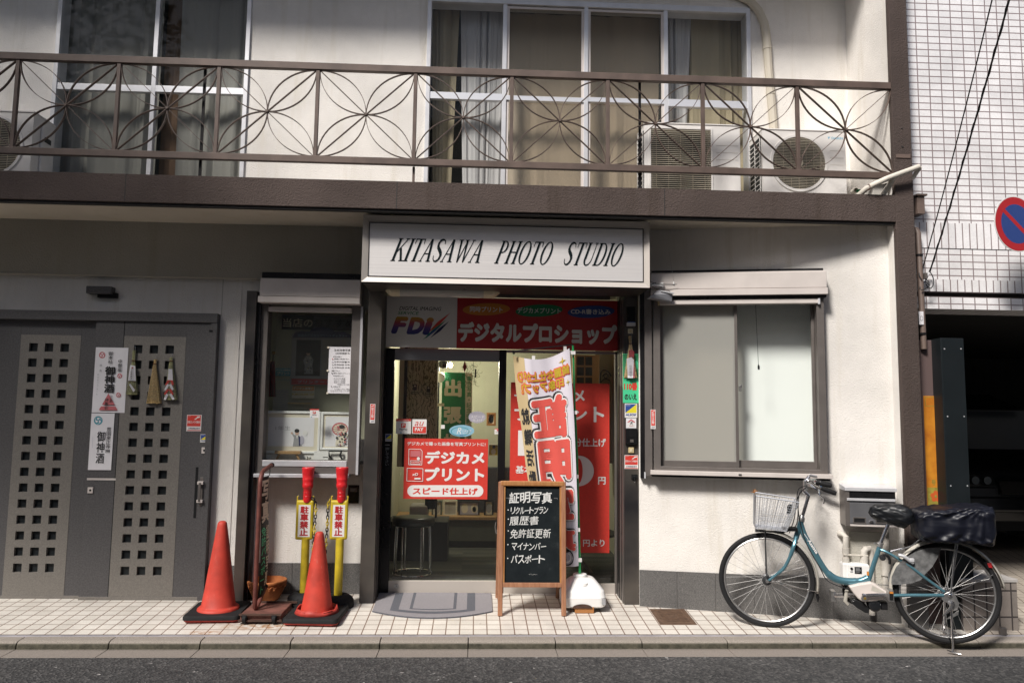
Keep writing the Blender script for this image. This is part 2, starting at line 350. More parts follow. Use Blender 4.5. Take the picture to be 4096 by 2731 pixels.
# kerb and gutter
t = NT('kerb_concrete'); f = t.noise(140, 3, .7); g = t.noise(3, 4); z = t.n('SeparateXYZ'); t.l(t.pos(), z.inputs[0])
base = t.ramp(f, [(.3, (.19, .165, .14)), (.7, (.34, .30, .26))]); moss = t.ramp(t.noise(22, 5, .7), [(.3, (.028, .027, .018)), (.75, (.11, .098, .07))])
mr = t.n('MapRange'); t.l(z.outputs[2], mr.inputs[0]); mr.inputs[1].default_value = -.011; mr.inputs[2].default_value = -.019
t.l(t.mix(mr.outputs[0], base, moss), t.b.inputs['Base Color']); t.b.inputs['Roughness'].default_value = .9; t.bump(f, .6, .006)
t = NT('gutter_concrete'); base = t.ramp(t.noise(190, 3, .7), [(.3, (.17, .145, .125)), (.7, (.28, .245, .215))]); dk = t.ramp(t.noise(26, 5, .7), [(.3, (.06, .052, .04)), (.7, (.2, .175, .14))])
y = t.n('SeparateXYZ'); t.l(t.pos(), y.inputs[0]); mr = t.n('MapRange'); t.l(y.outputs[1], mr.inputs[0]); mr.inputs[1].default_value = -.005; mr.inputs[2].default_value = .05
t.l(t.mix(mr.outputs[0], base, dk), t.b.inputs['Base Color']); t.b.inputs['Roughness'].default_value = .9; t.bump(t.noise(190, 3, .7), .5, .004)
M('mortar_grey', (.36, .34, .36), .9, 0, (60, .4, .004), (6, .3))
# tiles
def tiles(name, w_, h_, mortar, c1, c2, cm, rot, loc, st=.4, rough=.45, dirt=None, mbump=.004):
    t = NT(name); vec = t.pos(rot=rot, loc=loc); b = t.n('TexBrick', _offset=0.0, _squash=1.0); t.l(vec, b.inputs['Vector'])
    b.inputs['Scale'].default_value = 1.0; b.inputs['Brick Width'].default_value = w_; b.inputs['Row Height'].default_value = h_; b.inputs['Mortar Size'].default_value = mortar; b.inputs['Mortar Smooth'].default_value = .1; b.inputs['Bias'].default_value = 0.0
    for k, c in (('Color1', c1), ('Color2', c2), ('Mortar', cm)): b.inputs[k].default_value = lin(c)
    o = b.outputs['Color']
    n = t.ramp(t.noise(150, 3, .7), [(.3, .86), (.7, 1.06)]); o = t.mix(1.0, o, n, 'MULTIPLY')
    big = t.ramp(t.noise(2.3, 5, .65), [(.35, .84), (.65, 1.04)]); o = t.mix(1.0, o, big, 'MULTIPLY')
    if dirt: o = dirt(t, o)
    if rot == (0, 0, 0):                     # old gum spots and drips
        vv = t.n('TexVoronoi', Scale=5.5); t.l(t.pos(), vv.inputs['Vector']); sp = t.n('MapRange'); t.l(vv.outputs['Distance'], sp.inputs[0]); sp.inputs[1].default_value = .062; sp.inputs[2].default_value = .045; sp.inputs[3].default_value = 0; sp.inputs[4].default_value = .5
        o = t.mix(sp.outputs[0], o, (.20, .17, .14))
    t.l(o, t.b.inputs['Base Color']); t.b.inputs['Roughness'].default_value = rough
    inv = t.n('Math', _operation='SUBTRACT'); inv.inputs[0].default_value = 1.0; t.l(b.outputs['Fac'], inv.inputs[1]); t.bump(inv.outputs[0], st, mbump); return t
def rust_spots(t, o):
    for (cx, cy, rx, ry) in ((-1.50, .36, .34, .09), (-1.85, .24, .15, .05)):
        v = t.pos((1/rx, 1/ry, 0), loc=(-cx/rx, -cy/ry, 0)); ln = t.n('VectorMath', _operation='LENGTH'); t.l(v, ln.inputs[0])
        a = t.n('MapRange'); t.l(ln.outputs['Value'], a.inputs[0]); a.inputs[1].default_value = 1.2; a.inputs[2].default_value = .1
        nn = t.ramp(t.noise(24, 5, .7), [(.40, 0.0), (.60, 1.0)]); m = t.n('Math', _operation='MULTIPLY'); t.l(a.outputs[0], m.inputs[0]); t.l(nn, m.inputs[1])
        o = t.mix(m.outputs[0], o, (.30, .13, .03))
    return o
tiles('pavement_tile', .098, .0985, .0043, (.69, .65, .59), (.61, .57, .51), (.22, .155, .12), (0, 0, 0), (-.0169, -.003, 0), .35, .5, rust_spots)
tiles('wall_tile', .0985, .0565, .0046, (.88, .865, .87), (.80, .785, .79), (.27, .215, .215), (R(90), 0, 0), (.0, .03, 0), .25, .35)
tiles('wall_tile_tall', .0585, 9.0, .0046, (.88, .865, .87), (.80, .785, .79), (.27, .215, .215), (R(90), 0, 0), (.0, 4.0, 0), .25, .35)
tiles('garage_tile', .10, .10, .004, (.50, .44, .37), (.43, .38, .32), (.12, .09, .07), (0, 0, R(20)), (0, 0, 0), .4, .6)
tiles('planter_tile', .095, .19, .006, (.21, .185, .165), (.26, .225, .20), (.05, .042, .04), (R(90), 0, 0), (-3.72, -.09, 0), .5, .6)
tiles('carpet_tile', .5, .11, .0, (.033, .036, .033), (.10, .102, .080), (.04, .04, .04), (0, 0, 0), (.1, .03, 0), 0, .95)
# wallpaper with a brushed leaf pattern
t = NT('wallpaper'); v = t.n('TexWave', _wave_type='BANDS', Scale=9.0, Distortion=14.0, Detail=2.0); v.inputs['Detail Scale'].default_value = 2.2; t.l(t.pos((1, 1, .55)), v.inputs['Vector'])
t.l(t.ramp(v.outputs['Color'], [(.08, (.10, .10, .05)), (.26, (.40, .37, .235))]), t.b.inputs['Base Color']); t.b.inputs['Roughness'].default_value = .9
# rainbow lettering print: colour runs down the letters of the logo
t = NT('rainbow_print'); z = t.n('SeparateXYZ'); t.l(t.pos(), z.inputs[0]); mr = t.n('MapRange'); t.l(z.outputs[2], mr.inputs[0]); mr.inputs[1].default_value = 2.20; mr.inputs[2].default_value = 2.36
t.l(t.ramp(mr.outputs[0], [(.05, (.012, .03, .17)), (.38, (.10, .05, .22)), (.66, (.40, .07, .09)), (.95, (.48, .28, .02))]), t.b.inputs['Base Color'])
# manhole iron
M('iron_rust', (.155, .095, .062), .75, .3, (140, .5, .003), (30, .35))
# glass
def glass(name, tint=(.93, .96, .94), ior=1.5, rough=0.0, film=0.0):
    t = NT(name); t.t.nodes.remove(t.b); out = t.t.nodes['Material Output']
    tr = t.n('BsdfTransparent'); tr.inputs[0].default_value = lin(tint); gl = t.n('BsdfGlossy', Roughness=rough); fr = t.n('Fresnel', IOR=ior); ge = t.n('NewGeometry'); inv = t.n('Math', _operation='SUBTRACT'); inv.inputs[0].default_value = 1.0; t.l(ge.outputs['Backfacing'], inv.inputs[1]); mu = t.n('Math', _operation='MULTIPLY'); t.l(fr.outputs[0], mu.inputs[0]); t.l(inv.outputs[0], mu.inputs[1]); mx = t.n('MixShader')
    t.l(mu.outputs[0], mx.inputs[0]); t.l(tr.outputs[0], mx.inputs[1]); t.l(gl.outputs[0], mx.inputs[2]); o = mx.outputs[0]
    if film:
        df = t.n('BsdfDiffuse'); df.inputs[0].default_value = lin((.62, .62, .585)); m2 = t.n('MixShader'); m2.inputs[0].default_value = film; t.l(o, m2.inputs[1]); t.l(df.outputs[0], m2.inputs[2]); o = m2.outputs[0]
    t.l(o, out.inputs[0]); return t
glass('glass', (.97, .985, .975), 1.5, 0, .008); glass('glass_wired', (.96, .965, .96), 1.28, .02, .006); glass('glass_tint', (.55, .60, .60), 1.5, 0, .01)
glass('insect_screen', (.72, .70, .65), 1.02, .5, .34); glass('fine_screen', (.82, .80, .77), 1.02, .5, .035); glass('film_bag', (.85, .85, .86), 1.45, .12, .05); glass('lamp_diffuser', (.6, .58, .6), 1.4, .3, .7)
def emit(name, c, st):
    t = NT(name); t.b.inputs['Base Color'].default_value = lin(c); t.b.inputs['Emission Color'].default_value = lin(c); t.b.inputs['Emission Strength'].default_value = st
emit('bulb_warm', (1.0, .72, .38), 2.0)
M('bark', (.08, .06, .045), .9, 0, (40, .8, .01), (9, .4)); M('leaf', (.055, .085, .03), .6, 0, None, (3, .4))
# ------------------------------------------------------------------ ground
road = MB().sheet(lambda a, b: (-60+120*a, -0.133-12*b, -.052-.0*b), 1, 1, 'asphalt', False).build('road'); struct(road)
gut = MB(); 
for i in range(-60, 60): a = -.018+.6*i; gut.box(a+.002, a+.598, -.133, .06, -.2, -.05, 'gutter_concrete')
struct(gut.build('gutter', bevel=.002))
kb = MB()
prof = [(.150, -.2), (.040, -.2), (.036, -.050), (.038, -.024), (.046, -.010), (.060, -.003), (.080, 0.0), (.150, .0015)]
x = -18.017
while x < 18:
    a, b = x+.003, x+.597
    dz = random.uniform(-.0015, .0015)
    kb.prism([(q[0]+random.uniform(-.001, .001), q[1]+dz) for q in prof], a, b, 'kerb_concrete', axis=0); x += .6
struct(kb.build('kerb', bevel=.004))
mo = MB(); mo.box(-60, 60, .148, .2, -.2, -.003, 'mortar_grey'); struct(mo.build('mortar_strip'))
pv = MB(); pv.sheet(lambda a, b: (-20+23.62*a, .2+1.2*b, gz(.2+1.2*b)), 1, 1, 'pavement_tile', False); struct(pv.build('pavement'))
gf = MB(); gf.poly([(3.40, .2, .0), (20, .2, .0), (20, 1.3, .05), (20, 9, .07), (3.40, 9, .07), (3.40, 1.3, .05)], 'garage_tile'); struct(gf.build('garage_floor'))
gr = MB(); gr.poly([(-200, -200, -.4), (200, -200, -.4), (200, 200, -.4), (-200, 200, -.4)], 'concrete_dark'); struct(gr.build('ground'))
fp = MB(); fp.box(-60, 60, -14, -6.4, -.2, .03, 'concrete_pale'); struct(fp.build('far_pavement'))

# ------------------------------------------------------------------ the studio building
B = thing('studio_building', 'two-storey stucco shop building with brown balcony, steel shopfront and grey lattice gate', 'building', (0, 1.0, 0))
W1 = SY(1.0); RAIL = SY(.32)
XF0, XF1 = 3.238, 3.385                     # end wall (brown edge) on the right
# upper storey wall with two window openings
ul = W1.rc(px, 224, -330, 1000, 740); ur = W1.rc(px, 1703, 12, 3003, 745)
ul = (ul[0], ul[1], 3.30, 5.25); ur = (ur[0], ur[1], 3.30, ur[3])
MB(W1.xf).wall(-8, XF0+.02, 3.2, 8.2, [ul, ur], -.2, 0, 'stucco_white').build('upper_wall', B)
MB().box(-8, XF0, .30, 1.15, 5.60, 5.82, 'stucco_brown').build('upper_balcony_slab', B)
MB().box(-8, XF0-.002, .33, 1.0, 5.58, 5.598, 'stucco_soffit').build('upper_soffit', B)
sl_ = MB(); sl_.box(-8, XF0, .30, .37, 3.07, 3.283, 'stucco_brown'); sl_.box(-8, XF0-.002, .37, 1.12, 3.12, 3.278, 'concrete_pale')
bs = sl_.build('balcony_slab', B, bevel=.003)
MB().box(-8, XF0, .315, .362, 3.052, 3.0695, 'drip_edge').build('drip_edge', bs)  # drip strip, near black to carry the shadow line under the fascia
for xx in (-2.62, -.62, 1.42):
    MB().box(xx, xx+.006, .2985, .3005, 3.072, 3.281, 'drip_edge').build('expansion_joint', bs)
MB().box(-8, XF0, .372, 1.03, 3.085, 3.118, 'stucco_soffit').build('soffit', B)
# end wall: brown rendered edge, white inner face
MB().box(XF0, XF1, .30, .345, .62, 8.2, 'stucco_brown').build('corner_pillar', B, bevel=.004)
MB().box(XF0+.003, XF1-.003, .345, 1.6, -.1, 8.2, 'stucco_white').build('end_wall', B)
ep = MB(); ep.box(XF0-.004, XF1+.004, .292, .345, .60, .62, 'pink_print' if 0 else 'stucco_brown'); ep.box(XF0+.004, XF1-.004, .304, .345, -.05, .60, 'granite'); ep.build('pillar_base', B)
fx = MB(SY(.30).xf)                            # old fixing scars on the brown edge
for (a, b, r_) in ((1190, 1008, .006), (1195, 1152, .008)):
    u, v = SY(.30).q(k_t4, a, b); fx.lathe([(r_, 0), (r_*.7, .006)], (u, v, 0), 'drip_edge', 10)
u0, u1, v0, v1 = SY(.30).rc(k_t4, 1143, 1212, 1255, 1240); fx.box(u0, u1, v0, v1, 0, .006, 'pipe_brown'); fx.build('fixing_scar', B)
# lower left wall and the projecting beam over it
ga = SY(.97).rc(px, -900, 1254, 849, 2405); ga = (ga[0], ga[1]-.045, ga[2], ga[3])    # gate opening (its frame stands outside it)
pA = SY(.87).uv(929, 2412)[0], SY(.87).uv(986, 2409)[0]; pBx = SY(.87).uv(1436, 2412)[0], SY(.87).uv(1494, 2410)[0]; pC = SY(.85).uv(2498, 2419)[0], SY(.85).uv(2556, 2421)[0]
vbeam = W1.uv(420, 1108)[1]
GX0 = SY(.965).uv(*k_m(45, 515))[0]-.30
MB(W1.xf).wall(-8, pA[1]+.01, 0, 3.09, [(GX0, ga[1], 0, ga[3])], -.15, 0, 'stucco_white').build('lower_wall', B)
bm0 = MB().box(-8, pBx[0]+.3, .962, 1.0, vbeam, 3.085, 'stucco_beam').build('beam', B); MB().box(-8, pA[0]+.05, .957, .9618, vbeam-.002, vbeam+.010, 'duct_beige').build('beam_lit_strip', bm0)  # pale beige strip stands in for light bounced onto the beam's underside
jt = MB(W1.xf); u = W1.uv(888, 1190)[0]; jt.box(u, u+.006, ga[3]+.02, vbeam, 0, .002, 'stucco_beam')
u = W1.uv(942, 1500)[0]; jt.box(u, u+.02, .36, vbeam, 0, .006, 'stucco_white'); jt.build('wall_joint', B)
MB(W1.xf).box(ga[1]+.045, pA[0]+.002, .0, W1.uv(920, 2260)[1], 0, .012, 'granite').build('granite_dado', B)
# recessed bay under the display window
zd = SY(1.12).uv(1200, 2250)[1]
MB().box(pA[1]-.02, pBx[0]+.03, 1.12, 1.2, .0, 1.32, 'stucco_white').build('bay_wall', B)
dd = MB(); xx = pA[1]-.02
while xx < pBx[0]+.02: dd.box(xx+.0015, min(xx+.31, pBx[0]+.03)-.0015, 1.105, 1.12, .0, zd, 'granite'); xx += .31
dd.build('granite_dado', B)
MB().box(pA[1]-.02, pBx[0]+.03, 1.0, 1.2, 2.4, 3.09, 'stucco_beam').build('bay_lintel', B)
# steel pillars of the shopfront
topB = SY(.87).uv(1480, 1150)[1]
def pillar(x0, x1, y0, y1, z1, steps=()):
    p = MB(); p.box(x0, x1, y0, y1, 0, z1, 'steel_pillar'); o = p.build('steel_pillar', B, bevel=.003)
    for (a, b, c, d, m) in steps: MB().box(a, b, c, d, 0, z1-.004, m).build('jamb_strip', o)
pillar(pA[0], pA[1]-.028, .87, 1.12, SY(.87).uv(1020, 1163)[1], ((pA[1]-.028, pA[1], .90, 1.119, 'bronze_dark'),))
s1 = SY(1.06)
pillar(pBx[0], pBx[1], .87, 1.15, topB, ((pBx[1]+.0005, pBx[1]+.006, .90, .935, 'alu_bronze'), (pBx[1]+.0005, pBx[1]+.004, .937, .985, 'bronze_dark'), (pBx[1]+.0005, pBx[1]+.009, .99, 1.02, 'alu_bronze'), (pBx[1]+.0005, pBx[1]+.012, 1.03, 1.145, 'bronze_dark')))
pillar(pC[0], pC[1], .85, 1.15, topB, ((pC[0]-.006, pC[0]-.0005, .88, .915, 'alu_bronze'), (pC[0]-.004, pC[0]-.0005, .917, .965, 'bronze_dark'), (pC[0]-.009, pC[0]-.0005, .97, 1.0, 'alu_bronze'), (pC[0]-.012, pC[0]-.0005, 1.01, 1.12, 'bronze_dark')))
# head over the entrance
hd = MB(); hd.box(pBx[0], pC[1], .86, 1.25, topB, 2.9, 'bronze_dark'); hd.box(pBx[1]+.06, pC[0]-.08, 1.06, 1.10, topB-.028, topB-.002, 'alu_bronze'); hd.build('entrance_head', B)
# ---------------------------------------------------------------- right wall, set at an angle
RW = Surf((1.333, .827, 0), math.atan2(-.38, 1.857)); RL = 1.965
sill_v = RW.uv(*k_w(880, 1408), .1)[1]; wl = RW.uv(*k_w(335, 850), .06)[0]; wr = RW.uv(*k_w(1412, 850), .06)[0]; wt = RW.uv(*k_w(880, 262), .1)[1]
MB(RW.xf).wall(0, RL, 0, 3.09, [(wl, wr, sill_v, wt)], -.14, 0, 'stucco_white').build('angled_wall', B)
dv = RW.uv(2900, 2292)[1]; dd = MB(RW.xf); us = [0.0]+[RW.uv(a, 2390)[0] for a in (2708, 2862, 3016, 3170, 3332)]+[RL]
for a, b in zip(us, us[1:]): dd.box(a+.0012, b-.0012, .0, dv, 0, .012, 'granite')
dd.build('granite_dado', B)
# the window with the roller blind
RWIN = MB(RW.xf)
x0, x1, v0, v1 = RW.rc(k_w, 318, 125, 1422, 240, .13); _, _, b0, b1 = RW.rc(k_w, 318, 240, 1428, 282, .135)
WN = MB(RW.xf).frame(wl, wr, sill_v, wt-.01, .055, -.1, .085, 'alu_bronze', .05, .05).build('blind_window', B, bevel=.002)
sb = MB(RW.xf); sb.hexa([(x0, v0, 0), (x1, v0, 0), (x1, v1+.015, 0), (x0, v1+.015, 0)], [(x0, v0, .13), (x1, v0, .13), (x1, v1-.02, .13), (x0, v1-.02, .13)], 'alu_shutter')
sb.box(x0, x1+.006, b0, v0-.004, 0, .138, 'alu_shutter'); sb.box(x0, x1, b0-.02, b0-.002, 0, .115, 'bronze_dark'); sb.box(x0+.01, x1-.004, v1-.006, v1+.020, -.02, .05, 'bronze_dark'); sb.build('shutter_box', WN, bevel=.003)
a0, a1, c0, c1 = RW.rc(k_w, 365, 311, 1376, 337, .10); bb = MB(RW.xf); bb.box(a0, a1, c0, c1, .03, .105, 'alu_shutter'); bb.box(a0-.002, a0+.012, c0-.006, c1+.004, .03, .112, 'beige_button'); bb.box(a1-.012, a1+.004, c0-.01, c1+.004, .03, .112, 'alu'); bb.build('shutter_end_bar', WN, bevel=.002)
m0 = RW.uv(*k_w(845, 850), .07)[0]; m1 = RW.uv(*k_w(871, 850), .07)[0]; i0, i1 = wl+.056, wr-.056; gb, gt = sill_v+.051, wt-.062
sl = MB(RW.xf); sl.frame(i0, m1, gb, gt, .022, .005, .03, 'alu_bronze', .045, .02); sl.box(m0, m0+.01, gb, gt, -.02, .005, 'bronze_dark'); sl.build('sash', WN, bevel=.0015)
sr = MB(RW.xf); sr.frame(m0+.01, i1, gb, gt, .022, -.035, -.01, 'alu_bronze', .055, .02); o = sr.build('sash', WN, bevel=.0015)
lk = MB(RW.xf); u, v = RW.q(k_w, 881, 868, .0); lk.box(u-.012, u+.008, v-.022, v+.022, -.01, .008, 'chrome_dull'); lk.box(u-.002, u+.008, v+.01, v+.03, .0, .014, 'chrome'); lk.build('crescent_lock', WN, bevel=.002)
MB(RW.xf).box(i0+.022, m1-.022, gb+.045, gt-.02, .016, .018, 'insect_screen').build('insect_screen', WN)
MB(RW.xf).box(m0+.03, i1-.022, gb+.055, gt-.02, -.024, -.022, 'glass').build('pane', WN)
MB(RW.xf).box(i0-.02, i1+.02, gb-.02, gt+.0, -.215, -.21, 'blind_white').build('roller_blind', WN)
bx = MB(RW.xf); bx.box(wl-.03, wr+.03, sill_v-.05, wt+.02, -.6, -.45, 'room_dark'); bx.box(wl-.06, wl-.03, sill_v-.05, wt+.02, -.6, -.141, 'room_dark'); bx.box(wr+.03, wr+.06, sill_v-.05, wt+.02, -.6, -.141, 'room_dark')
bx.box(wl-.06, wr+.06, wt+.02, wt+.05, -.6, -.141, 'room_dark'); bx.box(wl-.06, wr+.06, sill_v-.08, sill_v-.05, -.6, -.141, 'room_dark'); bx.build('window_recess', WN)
s0, s1_, t0, t1 = RW.rc(k_w, 317, 1394, 1462, 1420, .13); sp = MB(RW.xf); sp.box(s0, s1_, t0, t1, 0, .135, 'alu_shutter'); sp.box(s0+.01, s1_-.01, t0-.02, t0-.001, 0, .09, 'bronze_dark'); u = RW.q(k_w, 878, 1408, .13)[0]; sp.box(u-.012, u+.012, t0+.012, t0+.02, .135, .142, 'bronze_dark'); sp.build('sill', WN, bevel=.002)  # dark strip below the sill stands in for its shadow
cd = MB(RW.xf); ca = RW.q(k_w, 975, 345, .06); cb = RW.q(k_w, 993, 722, .06); cc = RW.q(k_w, 995, 750, .06); cd.tube([(ca[0], ca[1], .065), (cb[0], cb[1], .065)], .0018, 'black', 6); cd.tube([(cb[0], cb[1]+.004, .065), (cc[0], cb[1]-.012, .065), (cc[0], cc[1], .065)], [.004, .009, .007], 'black', 8); cd.build('pull_cord', WN)
# dark outer casing of that window beside the entrance pillar
e0 = RW.uv(2560, 1500)[0]; e1 = RW.uv(2578, 1500)[0]; e2 = RW.uv(*k_w(318, 850), .06)[0]; ev = RW.uv(2575, 1910)[1]
cs = MB(RW.xf); cs.box(max(e0, .004), e1, ev, topB, -.05, .05, 'bronze_dark'); cs.box(e1, e2+.01, ev+.02, topB, -.05, .075, 'alu_bronze'); cs.box(e1-.006, e1+.006, ev, ev+.05, .05, .078, 'alu'); cs.build('window_casing', B, bevel=.001)
# ---------------------------------------------------------------- display window on the left of the entrance
DW = SY(.93)
f0 = DW.uv(*k_a(296, 880))[0]; f1 = DW.uv(*k_a(1016, 880))[0]; fb = DW.uv(*k_a(640, 1470))[1]; ft = DW.uv(*k_a(680, 285))[1]
g0 = DW.uv(*k_a(367, 880))[0]; g1 = DW.uv(*k_a(956, 880))[0]; gbm = DW.uv(*k_a(640, 1378))[1]
dw = MB(DW.xf).wall(f0, f1, fb, ft, [(g0, g1, gbm, ft-.01)], -.12, .0, 'alu_bronze').build('display_window', B, bevel=.002)
for e_ in (f0-.022, f1+.002): MB(DW.xf).box(e_, e_+.019, fb-.005, ft-.02, -.1, .012, 'alu').build('edge_trim', dw)
q0, q1, r0_, r1_ = DW.rc(k_a, 322, 105, 1031, 237, .1); _, _, p0, p1 = DW.rc(k_a, 322, 237, 1031, 283, .1)
sb = MB(DW.xf); sb.hexa([(q0+.01, r0_, -.05), (q1, r0_, -.05), (q1, r1_+.012, -.05), (q0+.01, r1_+.012, -.05)], [(q0+.01, r0_, .1), (q1, r0_, .1), (q1, r1_-.012, .1), (q0+.01, r1_-.012, .1)], 'alu_shutter'); sb.box(q0, q1, p0, r0_-.004, -.05, .108, 'alu_shutter'); sb.box(q0+.01, q1, r1_-.004, r1_+.045, -.06, .06, 'bronze_dark'); sb.build('shutter_box', dw, bevel=.003)
y0, y1, z0, z1 = DW.rc(k_a, 390, 312, 968, 344, .03); eb = MB(DW.xf); eb.box(y0, y1, z0, z1, -.02, .03, 'alu_shutter'); eb.build('shutter_end_bar', dw, bevel=.002)
MB(DW.xf).box(g0-.01, g1+.01, gbm-.01, ft, -.07, -.066, 'glass').build('pane', dw)
zs = DW.uv(*k_a(640, 1420))[1]; sl = MB(DW.xf); sl.box(g0+.004, g1-.004, zs, gbm-.002, -.1, .006, 'alu'); sl.box(f0-.02, f1-.05, fb-.03, fb-.002, -.08, .03, 'alu'); sl.build('sill', dw, bevel=.002)
dwb = MB(); X0, X1 = pA[1]-.02, pBx[0]+.02; dwb.box(X0, X1, 1.50, 1.53, 1.2, 2.6, 'room_wall'); dwb.box(X0-.03, X0, 1.06, 1.53, 1.2, 2.6, 'room_wall'); dwb.box(X1, X1+.02, 1.16, 1.53, 1.2, 2.6, 'room_wall'); dwb.box(X0, X1, 1.06, 1.5, 2.42, 2.45, 'room_wall'); dwb.box(X0, X1, 1.0, 1.5, gbm-.03, gbm-.012, 'concrete_dark'); dwb.build('display_case', dw)
# ---------------------------------------------------------------- sliding lattice gate
GS = SY(.965)
def um(S, k, *pts): return sum(S.q(k, *p)[0] for p in pts)/len(pts)
GT = ga[3]-.035; GB = GS.uv(400, 2398)[1]
gfz = MB(GS.xf); gfz.box(GX0-.045, ga[1]+.045, ga[3]-.045, ga[3]+.03, -.06, .04, 'gate_dark'); gfz.box(ga[1]-.005, ga[1]+.045, .03, ga[3]-.045, -.06, .035, 'gate_dark'); gfz.box(GX0, ga[1], GB-.03, GB-.004, -.05, .03, 'alu_shutter')
gfz.box(GX0-.045, GX0+.005, .03, ga[3]-.045, -.06, .035, 'gate_dark'); gate = gfz.build('sliding_gate', B, bevel=.002)
u, v = GS.q(k_l, 1325, 979, .03); MB(GS.xf).box(u-.014, u+.014, v-.009, v+.009, .035, .037, 'black').build('latch_hole', gate)
def leaf(ua, ub, pa, pb, cols, v1_, v15, h):
    o = MB(GS.xf); o.box(ua, pa, GB, GT, h-.035, h, 'gate_dark'); o.box(pb, ub, GB, GT, h-.035, h, 'gate_dark'); o.box(pa, pb, GB, GT, h-.035, h-.022, 'gate_inside'); o.box(pa, pb, GT-.13, GT, h-.02, h-.0004, 'gate_dark'); o.box(ua, ub, GB-.002, GB+.03, h, h+.004, 'gate_panel')
    lf = o.build('gate_leaf', gate, bevel=.001)
    hs = [(c-.0335, c+.0335, v1_+(v15-v1_)*i/14-.0335, v1_+(v15-v1_)*i/14+.0335) for c in cols for i in range(15)]
    MB(GS.xf).wall(pa, pb, GB+.031, GT-.13, hs, h-.021, h+.002, 'gate_panel').build('lattice_panel', lf)
    return lf
lc = [um(GS, px, (a, 1389), (b, 2271)) for a, b in ((132, 64), (195, 128), (258, 193))]; rcs = [um(GS, px, (a, 1399), (b, 2280)) for a, b in ((560, 502), (622, 567), (686, 631))]
va, vb = GS.uv(195, 1389)[1], GS.uv(128, 2271)[1]; vc, vd = GS.uv(622, 1398)[1], GS.uv(567, 2280)[1]
L0 = GS.q(k_m, 45, 515)[0]; L1 = GS.q(k_m, 418, 515)[0]; LE = GS.q(k_m, 560, 515)[0]; E0 = GS.q(k_m, 512, 515, .02)[0]; E1 = GS.q(k_m, 692, 515, .02)[0]; E2 = GS.q(k_m, 1077, 515, .02)[0]
leaf(GX0+.008, LE+.0, L0, L1, lc, va, vb, -.012)
rl = leaf(E0, ga[1]-.006, E1, E2, rcs, vc, vd, .022)
gp = MB(GS.xf); gp.box(E1-.006, E1-.001, GB+.03, GT, .022, .0235, 'black'); gp.build('leaf_groove', rl)
def gpart(name, k, x0, y0, x1, y1, h0, h1, m, par=rl, bev=.002): a, b, c, d = GS.rc(k, x0, y0, x1, y1, h0); return MB(GS.xf).box(a, b, c, d, h0, h1, m).build(name, par, bevel=bev)
gpart('grip_slot', k_v, 293, 700, 332, 1460, .0222, .024, 'black', bev=0)
hb = gpart('handle', k_v, 369, 850, 445, 1275, .022, .027, 'alu_bronze')
gpart('handle_arm', k_v, 353, 910, 440, 955, .027, .06, 'alu_shutter', hb); gpart('handle_arm', k_v, 340, 1182, 428, 1225, .027, .06, 'alu_shutter', hb); gpart('handle_grip', k_v, 350, 930, 385, 1215, .055, .064, 'alu_bronze', hb)
for (k, x0, y0, x1, y1) in ((k_v, 401, 405, 480, 497), (k_m, 535, 377, 568, 413)):
    lkp = gpart('lock', k, x0, y0, x1, y1, .022, .03, 'alu_shutter'); a, b, c, d = GS.rc(k, x0, y0, x1, y1, .022); MB(GS.xf).lathe([(.009, .03), (.007, .032)], ((a+b)/2, (c+d)/2, 0), 'bronze_dark', 12).build('keyhole', lkp)
gpart('trim_bar', k_m, 530, 322, 705, 334, .022, .026, 'alu_shutter', bev=.0005)
# ---------------------------------------------------------------- entrance door and side light
D = SY(1.15)
dl = D.uv(*k_f(165, 500))[0]; dg0 = D.uv(*k_f(247, 500))[0]; dg1 = D.uv(*k_f(1202, 500))[0]; dm1 = D.uv(*k_e(160, 900))[0]
dtop = D.uv(*k_d(760, 104))[1]; dgt = D.uv(*k_d(760, 208))[1]; dgb = D.uv(*k_f(705, 942))[1]; dbt = D.uv(*k_f(705, 1047))[1]
door = MB(D.xf); door.box(dl, dg0, dbt, dtop, -.02, .02, 'bronze_dark'); door.box(dg1, dm1, dbt, dtop, -.02, .02, 'bronze_dark'); door.box(dg0, dg1, dgt, dtop, -.02, .016, 'steel_frame'); door.box(dg0, dg1, dbt, dgb, -.02, .018, 'steel_hair')
door = door.build('entrance_door', B, bevel=.002)
MB(D.xf).box(dg0, dg1, dgb, dgt, -.004, .002, 'glass').build('pane', door)
u, v = D.q(k_f, 302, 990, .018); lk = MB(D.xf); lk.lathe([(.02, .018), (.019, .023), (.012, .024), (.011, .021)], (u, v, 0), 'chrome_dull', 20); lk.box(u-.002, u+.002, v-.006, v+.006, .0242, .0248, 'black'); lk.build('lock', door)
a, b, c, d = D.rc(k_d, 198, 950, 245, 1158, .02); pl = MB(D.xf); pl.box(a, b, c, d, .02, .026, 'black'); pl.box(a+.003, b-.003, d-.012, d-.006, .0262, .0266, 'chrome_dull'); pl.text('押\nし\nて\n下\nさ\nい', a+.006, c+.012, b-.006, d-.03, .0264, 'grey_print') ; pl.build('door_pull', door, bevel=.001)
sg0, sg1 = dm1, D.uv(*k_e(1140, 900))[0]; sgb = D.uv(*k_f(2100, 968))[1]
sg = MB(D.xf); sg.box(sg1, sg1+.045, .05, dtop, -.02, .02, 'alu_bronze'); sg.box(sg0, sg1, .05, sgb, -.02, .018, 'steel_hair'); sg.box(sg0, sg1+.045, dtop-.02, dtop, -.02, .02, 'steel_frame'); sg = sg.build('side_light', B, bevel=.002)
MB(D.xf).box(sg0, sg1, sgb, dtop-.02, -.004, .002, 'glass').build('pane', sg)
MB(D.xf).box(dl-.05, sg1+.09, .0, dbt-.008, -.1, .03, 'steel_frame').build('threshold', B)
